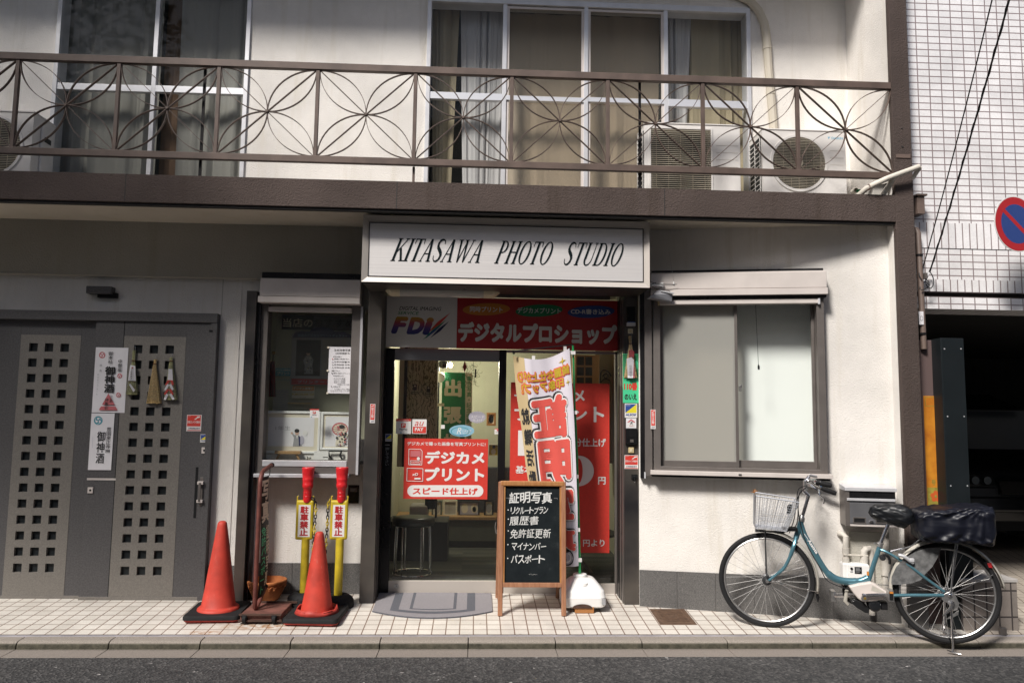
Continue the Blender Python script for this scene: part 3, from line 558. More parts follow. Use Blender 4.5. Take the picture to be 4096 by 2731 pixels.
# ---------------------------------------------------------------- shop interior
I = MB(); IX0, IX1, IY0, IY1, IZ0, IZ1 = -.86, 1.50, 1.22, 3.65, .085, 2.62
I.box(IX0-.05, IX0, 1.53, IY1, IZ0, IZ1, 'room_wall'); I.box(IX1, IX1+.05, IY0, IY1, IZ0, IZ1, 'room_wall'); I.box(IX0, IX1, IY1, IY1+.05, IZ0, IZ1, 'room_wall'); I.box(IX0-.05, IX1+.05, IY0, IY1+.05, IZ1, IZ1+.05, 'room_ceiling')
I.build('room_wall', B); MB().box(IX0-.05, IX1+.05, 1.17, IY1+.05, .0, IZ0, 'carpet_tile').build('shop_floor', B)
# ---------------------------------------------------------------- upper windows
def upwin(S, u0, u1, v0, v1, mull, tz, tt, curtains, name='upper_window', screens=(), topframe=.05):
    f = MB(S.xf); f.frame(u0, u1, v0, v1, .035, -.12, .02, 'alu', .02, topframe); wn = f.build(name, B, bevel=.002)
    es = [u0+.035]+[m for m in mull]+[u1-.035]
    for i, m in enumerate(mull): MB(S.xf).box(m-.018, m+.018, v0+.02, v1-topframe, -.04, .012+.004*(i % 2), 'alu').build('mullion', wn, bevel=.0015)
    for i in range(len(es)-1):
        a, b = es[i]+(.018 if i else 0), es[i+1]-(.018 if i < len(es)-2 else 0); th = tt[i]; z = tz[i]
        MB(S.xf).box(a, b, z-th/2, z+th/2, -.035, .012, 'alu_bright').build('transom_bar', wn, bevel=.001)
        MB(S.xf).box(a, b, v0+.02, z-th/2, -.02, -.016, 'glass_wired').build('pane', wn); MB(S.xf).box(a, b, z+th/2, v1-topframe, -.02, -.016, 'glass_wired').build('pane', wn)
        if i in screens:
            fr = MB(S.xf); fr.frame(a, a+(b-a), v0+.02, v1-topframe-.01, .022, -.012, .0, 'alu_shutter', .02, .02); fr.box(a+.022, b-.022, v0+.04, z-th/2-.012, -.008, -.006, 'fine_screen'); fr.box(a+.022, b-.022, z+th/2+.012, v1-topframe-.03, -.008, -.006, 'fine_screen'); fr.build('insect_screen', wn)
    for (a, b, h, amp, wl_, m, skew) in curtains:
        def fn(s_, t_, a=a, b=b, h=h, amp=amp, wl_=wl_, skew=skew):
            uu = a+(b-a)*s_; ph = 2*pi*uu/wl_
            ph += 1.3*sin(.43*ph+a*7)+.5*t_*sin(1.7*ph); k_ = .65+.35*sin(.31*ph+2+a*5); return (uu+skew*(1-t_)*(.5-s_), v0+(v1-v0)*t_, h+amp*k_*(sin(ph)+.35*sin(1.9*ph+1+t_*1.2)+.15*sin(4.3*ph+2*t_)))
        MB(S.xf).sheet(fn, 90, 6, m).build('curtain', wn)
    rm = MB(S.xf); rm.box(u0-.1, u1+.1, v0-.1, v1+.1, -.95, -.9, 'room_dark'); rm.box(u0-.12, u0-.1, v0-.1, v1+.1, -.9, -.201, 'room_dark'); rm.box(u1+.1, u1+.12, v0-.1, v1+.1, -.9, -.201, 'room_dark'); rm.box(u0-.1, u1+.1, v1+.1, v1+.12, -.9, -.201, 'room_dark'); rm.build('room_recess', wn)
    return wn
ml = W1.uv(*k_t1(1208, 650))[0]; tl = W1.uv(*k_t1(820, 690))[1]; tlr = W1.uv(*k_t1(1600, 712))[1]
upwin(W1, ul[0], ul[1], ul[2], ul[3], [ml], [tl, tlr], [.055, .055], [(ul[0]-.05, ml-.02, -.16, .022, .21, 'curtain_grey', 0), (ml+.13, ul[1]+.05, -.16, .018, .17, 'curtain_grey', .04), (ml-.02, ml+.15, -.24, .01, .2, 'curtain_brown', 0)])
mr_ = [W1.uv(2016, 400)[0], W1.uv(2343, 400)[0], W1.uv(2664, 400)[0]]
tv = [W1.uv(*p)[1] for p in ((1870, 387), (2180, 398), (2500, 405), (2840, 418))]
upwin(W1, ur[0], ur[1], ur[2], ur[3], mr_, tv, [.06, .04, .04, .065], [(ur[0]+.02, ur[0]+.27, -.20, .03, .22, 'curtain_yellow', .10), (ur[0]+.28, mr_[0]+.04, -.17, .02, .085, 'curtain_lace', .10), (mr_[0]-.02, mr_[1]+.02, -.22, .006, .25, 'curtain_tan', 0), (mr_[1]-.02, mr_[2], -.22, .010, .28, 'curtain_tan', .06), (mr_[2]-.02, mr_[2]+.28, -.17, .015, .08, 'curtain_lace', .18), (mr_[2]+.22, ur[1]+.05, -.20, .022, .16, 'curtain_yellow', 0)], screens=(1, 2))
# ---------------------------------------------------------------- balcony railing
rz0 = RAIL.uv(1500, 264)[1]-.0; RZT = [RAIL.uv(1500, 263)[1], RAIL.uv(1500, 290)[1]]; RZB = [RAIL.uv(1500, 632)[1], RAIL.uv(1500, 658)[1]]
rb = MB(); rb.box(-8, XF0-.002, .30, .345, RZT[1], RZT[0], 'rail_brown'); rail = rb.build('balcony_railing', B, bevel=.003)
MB().box(-8, XF0-.002, .303, .345, RZB[1], RZB[0], 'rail_brown').build('bottom_rail', rail, bevel=.003)
pxs = [RAIL.uv(a, b)[0] for a, b in ((62, 420), (468, 433), (870, 446), (1267, 458), (1659, 470), (2046, 482), (2431, 494), (2812, 505), (3191, 516))]
pxs = [pxs[0]-.745*2, pxs[0]-.745]+pxs
for xx in pxs: MB().box(xx-.0135, xx+.0135, .307, .337, RZB[0]-.002, RZT[1]+.002, 'rail_brown').build('railing_post', rail, bevel=.002)
for sx_ in (803, 1658, 2563):
    u = RAIL.uv(sx_, 500)[0]; MB().box(u-.009, u+.009, .347, .365, 3.28, RZT[1]+.012 if sx_ != 1658 else RZB[1], 'rod_black' if sx_ != 1658 else 'rail_brown').build('support_rod', rail)
ends = pxs+[XF0+.012]
def ribbon(mb, pts, y0, y1, t, m):
    n = len(pts); L = []; Rr = []
    for i, p in enumerate(pts):
        a, b = pts[max(i-1, 0)], pts[min(i+1, n-1)]; dx, dz = b[0]-a[0], b[1]-a[1]; l = math.hypot(dx, dz) or 1; nx, nz = -dz/l*t/2, dx/l*t/2
        L.append((p[0]+nx, p[1]+nz)); Rr.append((p[0]-nx, p[1]-nz))
    vs = [(x, y, z) for y in (y0, y1) for (x, z) in L+Rr]; N = 2*n; fs = []
    for i in range(n-1):
        fs += [(i, n+i, n+i+1, i+1), (N+i, N+i+1, N+n+i+1, N+n+i), (i, i+1, N+i+1, N+i), (n+i, N+n+i, N+n+i+1, n+i+1)]
    mb.add(vs, fs, m, False)
for i in range(len(ends)-1):
    a, b = ends[i]+.013, ends[i+1]-.013; z0, z1 = RZB[0], RZT[1]; cx_, cz_ = (a+b)/2, (z0+z1)/2; hw, hh = (b-a)/2, (z1-z0)/2
    f = MB()
    for sx_ in (-1, 1):
        for sz_ in (-1, 1):
            T = [k*pi/2/14 for k in range(15)]
            ribbon(f, [(cx_+sx_*hw*sin(t_), cz_+sz_*hh*(1-cos(t_))) for t_ in T], .312, .334, .0042, 'rail_brown')
            ribbon(f, [(cx_+sx_*hw*(1-cos(t_)), cz_+sz_*hh*sin(t_)) for t_ in T], .312, .334, .0042, 'rail_brown')
            ribbon(f, [(cx_, cz_), (cx_+sx_*hw, cz_+sz_*hh)], .3115, .3345, .0046, 'rail_brown')
    f.lathe([(.010, .302), (.010, .34)], (cx_, 0, cz_), 'rail_brown', 10, axis='y'); f.build('flower_motif', rail)
# ------------------------------------------------------------------ helpers for flat printed things
class Print:
    """a flat sheet on surface S; positions are pixels of crop k"""
    def __init__(s, S, k, x0, y0, x1, y1, h, m, t=.001, shape=None):
        s.S, s.k, s.h = S, k, h; s.r = S.rc(k, x0, y0, x1, y1, h); s.base = MB(S.xf); s.t = t
        if shape: s.base.prism([S.q(k, *p, h) for p in shape], h, h+t, m)
        else: s.base.box(*s.r, h, h+t, m)
        s.art = MB(S.xf); s.let = MB(S.xf); s.lay = 0
    def e(s): s.lay += 1; return s.h+s.t+.0005+.00025*s.lay
    def text(s, body, x0, y0, x1, y1, m, off=.0, **kw):
        a = s.S.q(s.k, x0, y0, s.h); b = s.S.q(s.k, x1, y1, s.h)
        if '\n' in body: a0, a1, b0, b1 = s.S.rc(s.k, x0, y0, x1, y1, s.h); s.let.text(body, a0, b0, a1, b1, s.e(), m, off, **kw)
        else: s.let.text(body, a[0], b[1], b[0], a[1], s.e(), m, off, **kw)
    def rect(s, x0, y0, x1, y1, m): a, b, c, d = s.S.rc(s.k, x0, y0, x1, y1, s.h); z = s.e(); s.art.poly([(a, c, z), (b, c, z), (b, d, z), (a, d, z)], m)
    def poly(s, pts, m): z = s.e(); s.art.poly([(*s.S.q(s.k, *p, s.h), z) for p in pts][::-1], m)
    def oval(s, x0, y0, x1, y1, m, tilt=0.0, n=40, a0=0, a1=2*pi):
        cx, cy = (x0+x1)/2, (y0+y1)/2; rx, ry = (x1-x0)/2, (y1-y0)/2; P = []
        for i in range(n):
            a = a0+(a1-a0)*i/n; P.append((cx+rx*cos(a)*cos(tilt)-ry*sin(a)*sin(tilt), cy+rx*cos(a)*sin(tilt)+ry*sin(a)*cos(tilt)))
        s.poly(P, m)
    def pill(s, x0, y0, x1, y1, m):
        r = (y1-y0)/2; cy = (y0+y1)/2; P = [(x1-r+r*cos(a), cy+r*sin(a)) for a in [pi/2-pi*i/12 for i in range(13)]]+[(x0+r+r*cos(a), cy+r*sin(a)) for a in [-pi/2-pi*i/12 for i in range(13)]]
        s.poly(P, m)
    def line(s, pts, w_, m):
        for p, q in zip(pts, pts[1:]):
            dx, dy = q[0]-p[0], q[1]-p[1]; l = math.hypot(dx, dy) or 1; nx, ny = -dy/l*w_/2, dx/l*w_/2
            s.poly([(p[0]+nx, p[1]+ny), (q[0]+nx, q[1]+ny), (q[0]-nx, q[1]-ny), (p[0]-nx, p[1]-ny)], m)
    def tomoe(s, cx, cy, r, m, back='white_paper'):
        s.oval(cx-r, cy-r, cx+r, cy+r, m, n=28)
        for i in range(3):
            a = 2*pi*i/3+.5; s.oval(cx+.42*r*cos(a)-.25*r, cy+.42*r*sin(a)-.25*r, cx+.42*r*cos(a)+.25*r, cy+.42*r*sin(a)+.25*r, back, n=14)
            P = [(cx+q*r*cos(a+b), cy+q*r*sin(a+b)) for b, q in [(j*.25, .58+.30*j/6) for j in range(7)]]; P += [(cx+q*r*cos(a+b), cy+q*r*sin(a+b)) for b, q in [(j*.25, .36+.5*j/6) for j in range(6, -1, -1)]]
            s.poly(P, back)
    def done(s, name, label, cat, group=None, bevel=0):
        a, b, c, d = s.r; o = s.base.build(name, None, s.S.xf(((a+b)/2, c, s.h)), bevel=bevel)
        if s.art.f: s.art.build('artwork', o)
        if s.let.f: s.let.build('lettering', o)
        return tag(o, label, cat, group)

# ------------------------------------------------------------------ shop sign
SS = SY(.45)
sx0, sx1 = SS.uv(*k_c(88, 350))[0], SS.uv(*k_c(2169, 395))[0]; sz0, sz1 = SS.uv(*k_c(1120, 613))[1], SS.uv(*k_c(1120, 132))[1]
SX = MB(SS.xf)
def bevel_frame(mb, a, b, c, d, t, h0, h1, m, tt=None):
    tt = tt or t; o = [(a, c, h0), (b, c, h0), (b, d, h0), (a, d, h0)]; i = [(a+t, c+t, h1), (b-t, c+t, h1), (b-t, d-tt, h1), (a+t, d-tt, h1)]
    mb.add(o+i, [(k, (k+1) % 4, 4+(k+1) % 4, 4+k) for k in range(4)], m)
bevel_frame(SX, sx0, sx1, sz0, sz1, .048, .0, -.022, 'steel_hair', .055)
bd = [(sx0, sz0, 0), (sx1, sz0, 0), (sx1, sz1, 0), (sx0, sz1, 0)]; bk_ = [(x, y, -.44) for x, y, _ in bd]
SX.add(bd+bk_, [(1, 0, 4, 5), (2, 1, 5, 6), (3, 2, 6, 7), (0, 3, 7, 4), (4, 7, 6, 5)], 'bronze_dark')
sign = SX.build('shop_sign', None, SS.xf(((sx0+sx1)/2, sz0, 0)), bevel=.001)
tag(sign, 'wide brushed steel fascia sign with slanted black serif lettering over the entrance', 'shop sign')
SP = MB(SS.xf); SP.box(sx0+.05, sx1-.05, sz0+.05, sz1-.057, -.034, -.020, 'steel_face'); SP.build('sign_panel', sign)
tr_ = MB(SS.xf); tr_.frame(sx0+.046, sx1-.046, sz0+.046, sz1-.053, .005, -.0225, -.015, 'bronze_dark'); tr_.build('inner_trim', sign)
# serif capitals drawn stroke by stroke (unit height, width varies)
def gl_serif():
    T, t, sf, st = .16, .05, .075, .032
    def stem(x, w_=T, y0=0, y1=1): return [(x, y0), (x+w_, y0), (x+w_, y1), (x, y1)]
    def ser(x, w_=T, y=0): return [(x-sf, y), (x+w_+sf, y), (x+w_+sf, y+st), (x-sf, y+st)]
    def diag(x0, y0, x1, y1, w_): return [(x0, y0), (x0+w_, y0), (x1+w_, y1), (x1, y1)]
    def ring(cx, cy, rx, ry, ti, to, a0=0, a1=2*pi, n=36):
        out = []
        for i in range(n):
            p, q = a0+(a1-a0)*i/n, a0+(a1-a0)*(i+1)/n
            def O(a): return (cx+rx*cos(a), cy+ry*sin(a))
            def In(a): return (cx+(rx-ti)*cos(a), cy+(ry-to)*sin(a))
            out.append([O(p), O(q), In(q), In(p)])
        return out
    def spine(pts):
        out = []
        for (x0, y0, w0), (x1, y1, w1) in zip(pts, pts[1:]):
            dx, dy = x1-x0, y1-y0; l = math.hypot(dx, dy) or 1; nx, ny = -dy/l, dx/l
            out.append([(x0+nx*w0/2, y0+ny*w0/2), (x0-nx*w0/2, y0-ny*w0/2), (x1-nx*w1/2, y1-ny*w1/2), (x1+nx*w1/2, y1+ny*w1/2)])
        return out
    G = {}
    G['K'] = (.86, [stem(.1), ser(.1), ser(.1, y=1-st), diag(.22, .40, .70, .985, t), diag(.34, .58, .70, .0, .15)[::-1], [(.60, 0), (.98, 0), (.98, st), (.60, st)], [(.58, 1-st), (.86, 1-st), (.86, 1), (.58, 1)]])
    G['I'] = (.34, [stem(.1), ser(.1), ser(.1, y=1-st)])
    G['T'] = (.72, [stem(.30), ser(.30), [(.02, 1-.04), (.70, 1-.04), (.70, 1), (.02, 1)], [(.02, .78), (.045, .78), (.075, .97), (.02, .97)], [(.70, .78), (.675, .78), (.645, .97), (.70, .97)]])
    G['A'] = (.80, [diag(.06, 0, .37, 1, t), diag(.58, 0, .345, 1, .15)[::1], [(.2, .33), (.6, .33), (.6, .37), (.2, .37)], [(-.02, 0), (.2, 0), (.2, st), (-.02, st)], [(.50, 0), (.82, 0), (.82, st), (.50, st)]])
    sp = [(.60, .79, .03), (.55, .93, .05), (.42, .985, .06), (.27, .975, .10), (.155, .89, .13), (.13, .77, .14), (.19, .645, .15), (.32, .545, .165), (.46, .445, .165), (.56, .335, .15), (.575, .21, .135), (.51, .085, .11), (.38, .02, .07), (.23, .035, .05), (.12, .13, .045), (.075, .27, .03)]
    G['S'] = (.68, spine(sp))
    G['W'] = (1.16, [diag(.20, 1, .36, 0, .0)[::-1] if 0 else [(.06, 1), (.20, 1), (.40, 0), (.33, 0)], [(.33, 0), (.40, 0), (.62, .98), (.58, .98)], [(.50, 1), (.64, 1), (.82, 0), (.75, 0)], [(.75, 0), (.82, 0), (1.06, .98), (1.02, .98)], [(-.02, 1-st), (.28, 1-st), (.28, 1), (-.02, 1)], [(.43, 1-st), (.71, 1-st), (.71, 1), (.43, 1)], [(.94, 1-st), (1.16, 1-st), (1.16, 1), (.94, 1)]])
    G['P'] = (.70, [stem(.1), ser(.1), ser(.1, y=1-st)]+ring(.32, .735, .32, .265, .125, .04, -pi/2, pi/2)+[[(.2, 1-.04), (.33, 1-.04), (.33, 1), (.2, 1)], [(.2, .47), (.33, .47), (.33, .51), (.2, .51)]])
    G['H'] = (.86, [stem(.1), ser(.1), ser(.1, y=1-st), stem(.62), ser(.62), ser(.62, y=1-st), [(.2, .49), (.66, .49), (.66, .53), (.2, .53)]])
    G['O'] = (.84, ring(.42, .5, .39, .515, .14, .04))
    G['U'] = (.84, [stem(.1, y0=.28), ser(.1, y=1-st), [(.68, .28), (.72, .28), (.72, 1), (.68, 1)], [(.58, 1-st), (.82, 1-st), (.82, 1), (.58, 1)]]+ring(.41, .29, .31, .305, .13, .05, pi, 1.5*pi)+ring(.41, .29, .31, .305, .045, .05, 1.5*pi, 2*pi))
    G['D'] = (.84, [stem(.1), ser(.1)[:], ser(.1, y=1-st), [(.2, 1-.036), (.40, 1-.036), (.40, 1), (.2, 1)], [(.2, 0), (.40, 0), (.40, .036), (.2, .036)]]+ring(.39, .5, .40, .5, .14, .036, -pi/2, pi/2))
    return G
GS_ = gl_serif()
lt = MB(SS.xf)
for word, (xa, ya), (xb, yb) in (('KITASAWA', (287, 272), (932, 450)), ('PHOTO', (1040, 287), (1432, 467)), ('STUDIO', (1532, 300), (1945, 476))):
    tot = sum(GS_[c][0]+.06 for c in word)-.06; a = SS.uv(*k_c(xa, yb-10), )[0]; b = SS.uv(*k_c(xb, yb))[0]; zb = SS.uv(*k_c((xa+xb)/2, (yb+ya)/2+ (82)))[1]; zt = SS.uv(*k_c((xa+xb)/2, (yb+ya)/2-82))[1]
    H = zt-zb; k_ = (b-a)/tot; x = a
    for c in word:
        for q in GS_[c][1]:
            pts = [(x+p[0]*k_+p[1]*H*.36, zb+p[1]*H) for p in q]
            ar = sum(pts[i][0]*pts[(i+1) % len(pts)][1]-pts[(i+1) % len(pts)][0]*pts[i][1] for i in range(len(pts)))
            if ar < 0: pts = pts[::-1]
            lt.prism(pts, -.0198, -.0165, 'sign_paint_dark')
        x += (GS_[c][0]+.06)*k_
lt.build('lettering', sign)
# fluorescent lamp under the sign
LZ = sz0-.002; LY = .80; LS = SY(LY); l0 = LS.uv(*k_c(258, 655))[0]; l1 = LS.uv(*k_c(1082, 680))[0]; lz = LS.uv(*k_c(670, 700))[1]
lm = thing('strip_lamp', 'unlit cream strip light under the steel shop sign', 'lamp', ((l0+l1)/2, LY, LZ))
def halfround(mb, x0, x1, m, rr): mb.sheet(lambda a, b: (x0+(x1-x0)*a, LY-.06*cos(pi*b), LZ-.004-rr*sin(pi*b)), 1, 14, m)
c1 = MB(); halfround(c1, l0+.12, l1-.13, 'lamp_diffuser', .045); c1.build('diffuser', lm)
for a, b in ((l0, l0+.12), (l1-.13, l1)):
    e = MB(); s_ = 1 if a == l0 else -1
    e.sheet(lambda p, q, a=a, b=b, s_=s_: ((a+(b-a)*p), LY-.062*cos(pi*q)*(min(1, (.25+ (p if s_ > 0 else 1-p)*2.5))), LZ-.003-.05*sin(pi*q)*min(1, (.2+(p if s_ > 0 else 1-p)*2.2))), 8, 12, 'cream_plastic'); e.build('end_cap', lm)
MB().box(l0+.03, l1-.03, LY-.03, LY+.03, LZ-.012, LZ, 'cream_plastic').build('lamp_body', lm)
MB().box(sx0+.012, sx1-.012, .47, .88, sz0-.006, sz0-.001, 'steel_pillar').build('sign_underside', sign)
# ------------------------------------------------------------------ transom panel over the door
T = SY(1.10)
tp = Print(T, k_c, 240, 714, 1950, 1078, 0, 'red_dark_print', .012)
tp.rect(240, 700, 774, 1068, 'white_print'); q = T.uv(*k_c(774, 890))[0]
tp.text('DIGITAL IMAGING', 358, 770, 662, 803, 'ink', .012, shear=.25); tp.text('SERVICE', 347, 805, 500, 832, 'green_print', .012, shear=.25)
tp.text('F', 300, 843, 422, 970, 'rainbow_print', .055, shear=.28); tp.text('D', 412, 847, 540, 975, 'rainbow_print', .055, shear=.28); tp.text('i', 527, 850, 605, 978, 'rainbow_print', .06, shear=.28)
for (a, b, c, m) in (((727, 817), (560, 965), 10, 'red_print'), ((697, 868), (527, 1013), 9, 'green_print'), ((718, 878), (580, 1000), 9, 'navy_print'), ((660, 900), (545, 1005), 6, 'blue_print')):
    mx_, my_ = (a[0]+b[0])/2, (a[1]+b[1])/2; tp.poly([a, (mx_+c*.7, my_+c), b, (mx_-c*.7, my_-c)], m)
tp.oval(815, 748, 1157, 836, 'orange_print', -.03); tp.oval(1197, 758, 1537, 846, 'green_print', -.05); tp.oval(1573, 766, 1912, 855, 'blue_print', -.04)
tp.text('同時プリント', 868, 770, 1103, 815, 'white_print', .022); tp.text('デジカメプリント', 1210, 778, 1523, 825, 'white_print', .022); tp.text('CD-R書き込み', 1596, 788, 1883, 832, 'white_print', .022)
tp.text('デジタルプロショップ', 784, 880, 1930, 1050, 'white_print', .055)
tp.done('transom_panel', 'red and white banner panel above the glass door with oval captions', 'sign')
# ------------------------------------------------------------------ posters and stickers on the door glass
DG = SY(1.143)
po = Print(DG, k_d, 371, 905, 1122, 1445, .0, 'red_print')
po.text('デジカメで撮った画像を写真プリントに!', 402, 930, 1102, 972, 'white_print', .02)
po.text('デジカメ', 563, 1012, 1093, 1135, 'white_print', .045); po.text('プリント', 560, 1160, 1090, 1288, 'white_print', .045)
po.pill(402, 1320, 1083, 1424, 'white_print'); po.text('スピード仕上げ', 450, 1340, 1032, 1410, 'red_print', .04)
def outline(p, pts, w_, m): p.line(pts+[pts[0]], w_, m)
outline(po, [(416, 997), (520, 999), (535, 1015), (532, 1139), (414, 1137)], 5, 'white_print'); po.rect(430, 1012, 522, 1066, 'pink_print'); po.oval(487, 1068, 515, 1097, 'white_print'); outline(po, [(430, 1100), (518, 1102), (516, 1132), (428, 1130)], 4, 'white_print'); po.text('SmartMedia', 438, 1110, 508, 1120, 'white_print', .02)
outline(po, [(401, 1168), (542, 1172), (540, 1285), (397, 1282)], 5, 'white_print'); po.text('xD', 446, 1210, 498, 1236, 'white_print', .02, shear=.2); po.rect(466, 1254, 520, 1268, 'white_print')
po.done('red_poster', 'landscape red poster with white katakana stuck inside the sliding glass door', 'poster')
pp = Print(DG, k_d, 300, 727, 435, 861, 0, 'white_print'); pp.rect(300, 727, 435, 748, 'red_print'); pp.text('ペイペイ使えます', 315, 732, 418, 744, 'white_print', .01); pp.rect(346, 766, 387, 806, 'red_print'); pp.text('P', 355, 772, 378, 800, 'white_print', .02, shear=.1); pp.text('PayPay', 332, 812, 402, 833, 'ink', .015); pp.rect(338, 846, 352, 857, 'pale_blue_print'); pp.text('加盟店 取扱', 355, 848, 400, 856, 'grey_print')
pp.done('payment_sticker', 'white payment sticker with red top strip on the door glass', 'sticker')
ap = Print(DG, k_d, 445, 731, 574, 861, 0, 'white_print'); ap.rect(451, 797, 570, 856, 'red_print'); ap.text('au', 468, 752, 550, 790, 'red_print', .0, shear=.3); ap.text('PAY', 470, 805, 545, 838, 'white_print', .03)
ap.done('payment_sticker', 'half white half red square payment sticker on the door glass', 'sticker')
ov = Print(DG, k_d, 777, 781, 1002, 887, 0, 'pale_blue_print', shape=[(889+112*cos(a), 834+53*sin(a)) for a in [2*pi*i/36 for i in range(36)]][::-1]); ov.oval(790, 800, 960, 880, 'teal_print'); ov.oval(800, 806, 950, 874, 'pale_blue_print'); ov.text('R', 845, 805, 885, 862, 'white_print', 0, shear=.3); ov.text('リメイク', 890, 824, 975, 846, 'white_print', .02); ov.text('サービス', 896, 848, 962, 862, 'white_print', .02); ov.rect(870, 872, 905, 877, 'blue_print')
ov.done('oval_sticker', 'pale blue oval sticker on the door glass right of the green banner', 'sticker')
sq = Print(DG, k_d, 703, 781, 737, 815, 0, 'white_print'); sq.done('paper_square', 'tiny blank white paper square on the door glass', 'paper')
bu = Print(DG, k_d, 945, 655, 1110, 770, 0, 'lilac_print', shape=[(1027+(82 if i % 2 else 72)*cos(a), 712+(57 if i % 2 else 48)*sin(a)) for i, a in enumerate([2*pi*i/44 for i in range(44)])][::-1]); bu.text('デジカメプリント', 970, 672, 1085, 688, 'grey_print', .01); bu.text('スピード', 970, 694, 1090, 722, 'white_print', .02); bu.text('仕上げ', 985, 728, 1075, 750, 'white_print', .02)
bu.done('starburst_sticker', 'clear grey starburst sticker with wavy edge on the door glass', 'sticker')
sp_ = Print(DG, k_d, 1183, 813, 1225, 864, 0, 'white_print'); sp_.rect(1183, 813, 1225, 820, 'red_print'); sp_.rect(1203, 824, 1217, 836, 'red_print'); sp_.text('PayPay', 1193, 842, 1220, 850, 'ink', .01); sp_.done('payment_sticker', 'smallest payment sticker near the right edge of the door glass', 'sticker')
def guard_logo(S, k, x0, y0, x1, y1, h, label, small, word='ALSOK'):
    p = Print(S, k, x0, y0, x1, y1, h, 'white_print'); a, b, c, d = x0+(x1-x0)*.05, x1-(x1-x0)*.05, y0+(y1-y0)*.05, y0+(y1-y0)*.66
    p.poly([(a, c), (b, c), (a, d)], 'blue_print'); p.poly([(b, c), (b, d), (a, d)], 'yellow_print'); p.text(small, a+(b-a)*.05, c+(d-c)*.05, a+(b-a)*.45, c+(d-c)*.22, 'white_print'); p.text(word, a, d+(y1-d)*.14, b, y1-(y1-d)*.38, 'blue_print', .03, shear=.2)
    return p.done('security_sticker', label, 'sticker')
guard_logo(SY(1.128), k_d, 205, 862, 260, 928, 0, 'blue and yellow security sticker on the dark door stile', 'Security')
# right red poster behind the side light
rp = Print(DG, k_e, 200, 406, 1092, 1925, 0, 'red_print')
for b, x0, y0, x1, y1, o in (('メ', 770, 470, 872, 578, .03), ('ン', 755, 635, 892, 745, .03), ('ト', 950, 618, 1045, 758, .03), ('デジカ', 240, 470, 740, 580, .03), ('プリ', 240, 620, 700, 750, .03), ('分仕上げ', 775, 900, 1060, 978, .025), ('1', 275, 830, 345, 1057, .0), ('基本料', 252, 1145, 480, 1218, .02), ('円', 990, 1245, 1058, 1315, .03), ('円より', 855, 1806, 1048, 1870, .02)):
    rp.text(b, x0, y0, x1, y1, 'white_print', o)
rp.oval(672, 1055, 952, 1330, 'white_print'); rp.oval(770, 1078, 852, 1306, 'red_print'); rp.text('0', 640, 1800, 760, 1875, 'white_print', .04)
rp.done('red_poster', 'tall red price poster behind the side window right of the door', 'poster')
# ------------------------------------------------------------------ the service pillar right of the door
PS = SY(.848)
g1_ = Print(PS, k_s, 179, 422, 304, 806, 0, 'mint_print', .003); g1_.rect(181, 425, 302, 600, 'green_print'); g1_.text('110番', 187, 645, 292, 708, 'red_print', .05); g1_.text('のいえ', 192, 733, 288, 783, 'ink', .04); g1_.oval(268, 475, 296, 515, 'mint_print'); g1_.oval(275, 500, 296, 545, 'mint_print')
g1_.done('safety_plate', 'green plate with red and black lettering on the steel pillar', 'sign')
guard_logo(PS, k_s, 194, 810, 291, 921, 0, 'largest blue and yellow security plate under the green plate', 'Security On')
dg_ = Print(PS, k_s, 204, 925, 284, 1003, 0, 'white_paper'); dg_.poly([(214, 955), (244, 932), (276, 955), (268, 962), (244, 944), (222, 962)], 'pink_print'); dg_.rect(222, 958, 268, 990, 'white_print'); dg_.text('犬', 233, 950, 258, 978, 'ink', .03); dg_.rect(228, 983, 262, 986, 'pink_print'); dg_.done('dog_sticker', 'white sticker with a black character inside a pink house outline', 'sticker')
ic = thing('intercom', 'grey intercom box with grille and button on the steel pillar', 'intercom', PS.xf((PS.q(k_s, 242, 1130)[0], PS.q(k_s, 242, 1130)[1], 0)))
a, b, c, d = PS.rc(k_s, 196, 1007, 292, 1130); MB(PS.xf).box(a, b, c, d, 0, .028, 'bronze_dark').build('housing', ic, bevel=.004)
g = MB(PS.xf)
for i in range(7): u = a+(b-a)*(.22+.09*i); g.box(u, u+(b-a)*.04, c+(d-c)*.48, c+(d-c)*.88, .0282, .0290, 'black')
g.build('speaker_grille', ic); MB(PS.xf).box(a+(b-a)*.36, a+(b-a)*.64, c+(d-c)*.14, c+(d-c)*.32, .0282, .033, 'alu_bronze').build('call_button', ic, bevel=.001)
def plate(S, k, x0, y0, x1, y1, m, name, label, cat, t=.012, extra=None):
    a, b, c, d = S.rc(k, x0, y0, x1, y1); o = MB(S.xf).box(a, b, c, d, 0, t, m).build(name, None, S.xf(((a+b)/2, c, 0)), bevel=.002); tag(o, label, cat)
    if extra: MB(S.xf).box(a+(b-a)*.28, a+(b-a)*.72, c+(d-c)*.25, c+(d-c)*.75, t, t+.003, extra).build('push_button', o, bevel=.001)
    return o
plate(PS, k_s, 222, 1153, 264, 1197, 'beige_button', 'bell_button', 'small beige bell button between intercom and red camera notice', 'button', .01, 'cream_plastic')
plate(PS, k_s, 218, 226, 256, 263, 'cream_plastic', 'wall_hook', 'small cream adhesive hook above the hanging straw charm', 'hook', .012, 'beige_button')
sn = plate(PS, k_s, 210, 55, 270, 206, 'black', 'sensor_box', 'black sensor box with silver foot high on the steel pillar', 'sensor', .03); a, b, c, d = PS.rc(k_s, 208, 180, 271, 206); MB(PS.xf).box(a-.002, b+.002, c, d, .0, .036, 'alu').build('silver_foot', sn, bevel=.002); MB(PS.xf).box(a+.002, b-.002, d+.0005, d+.008, .030, .034, 'blue_print').build('blue_band', sn)
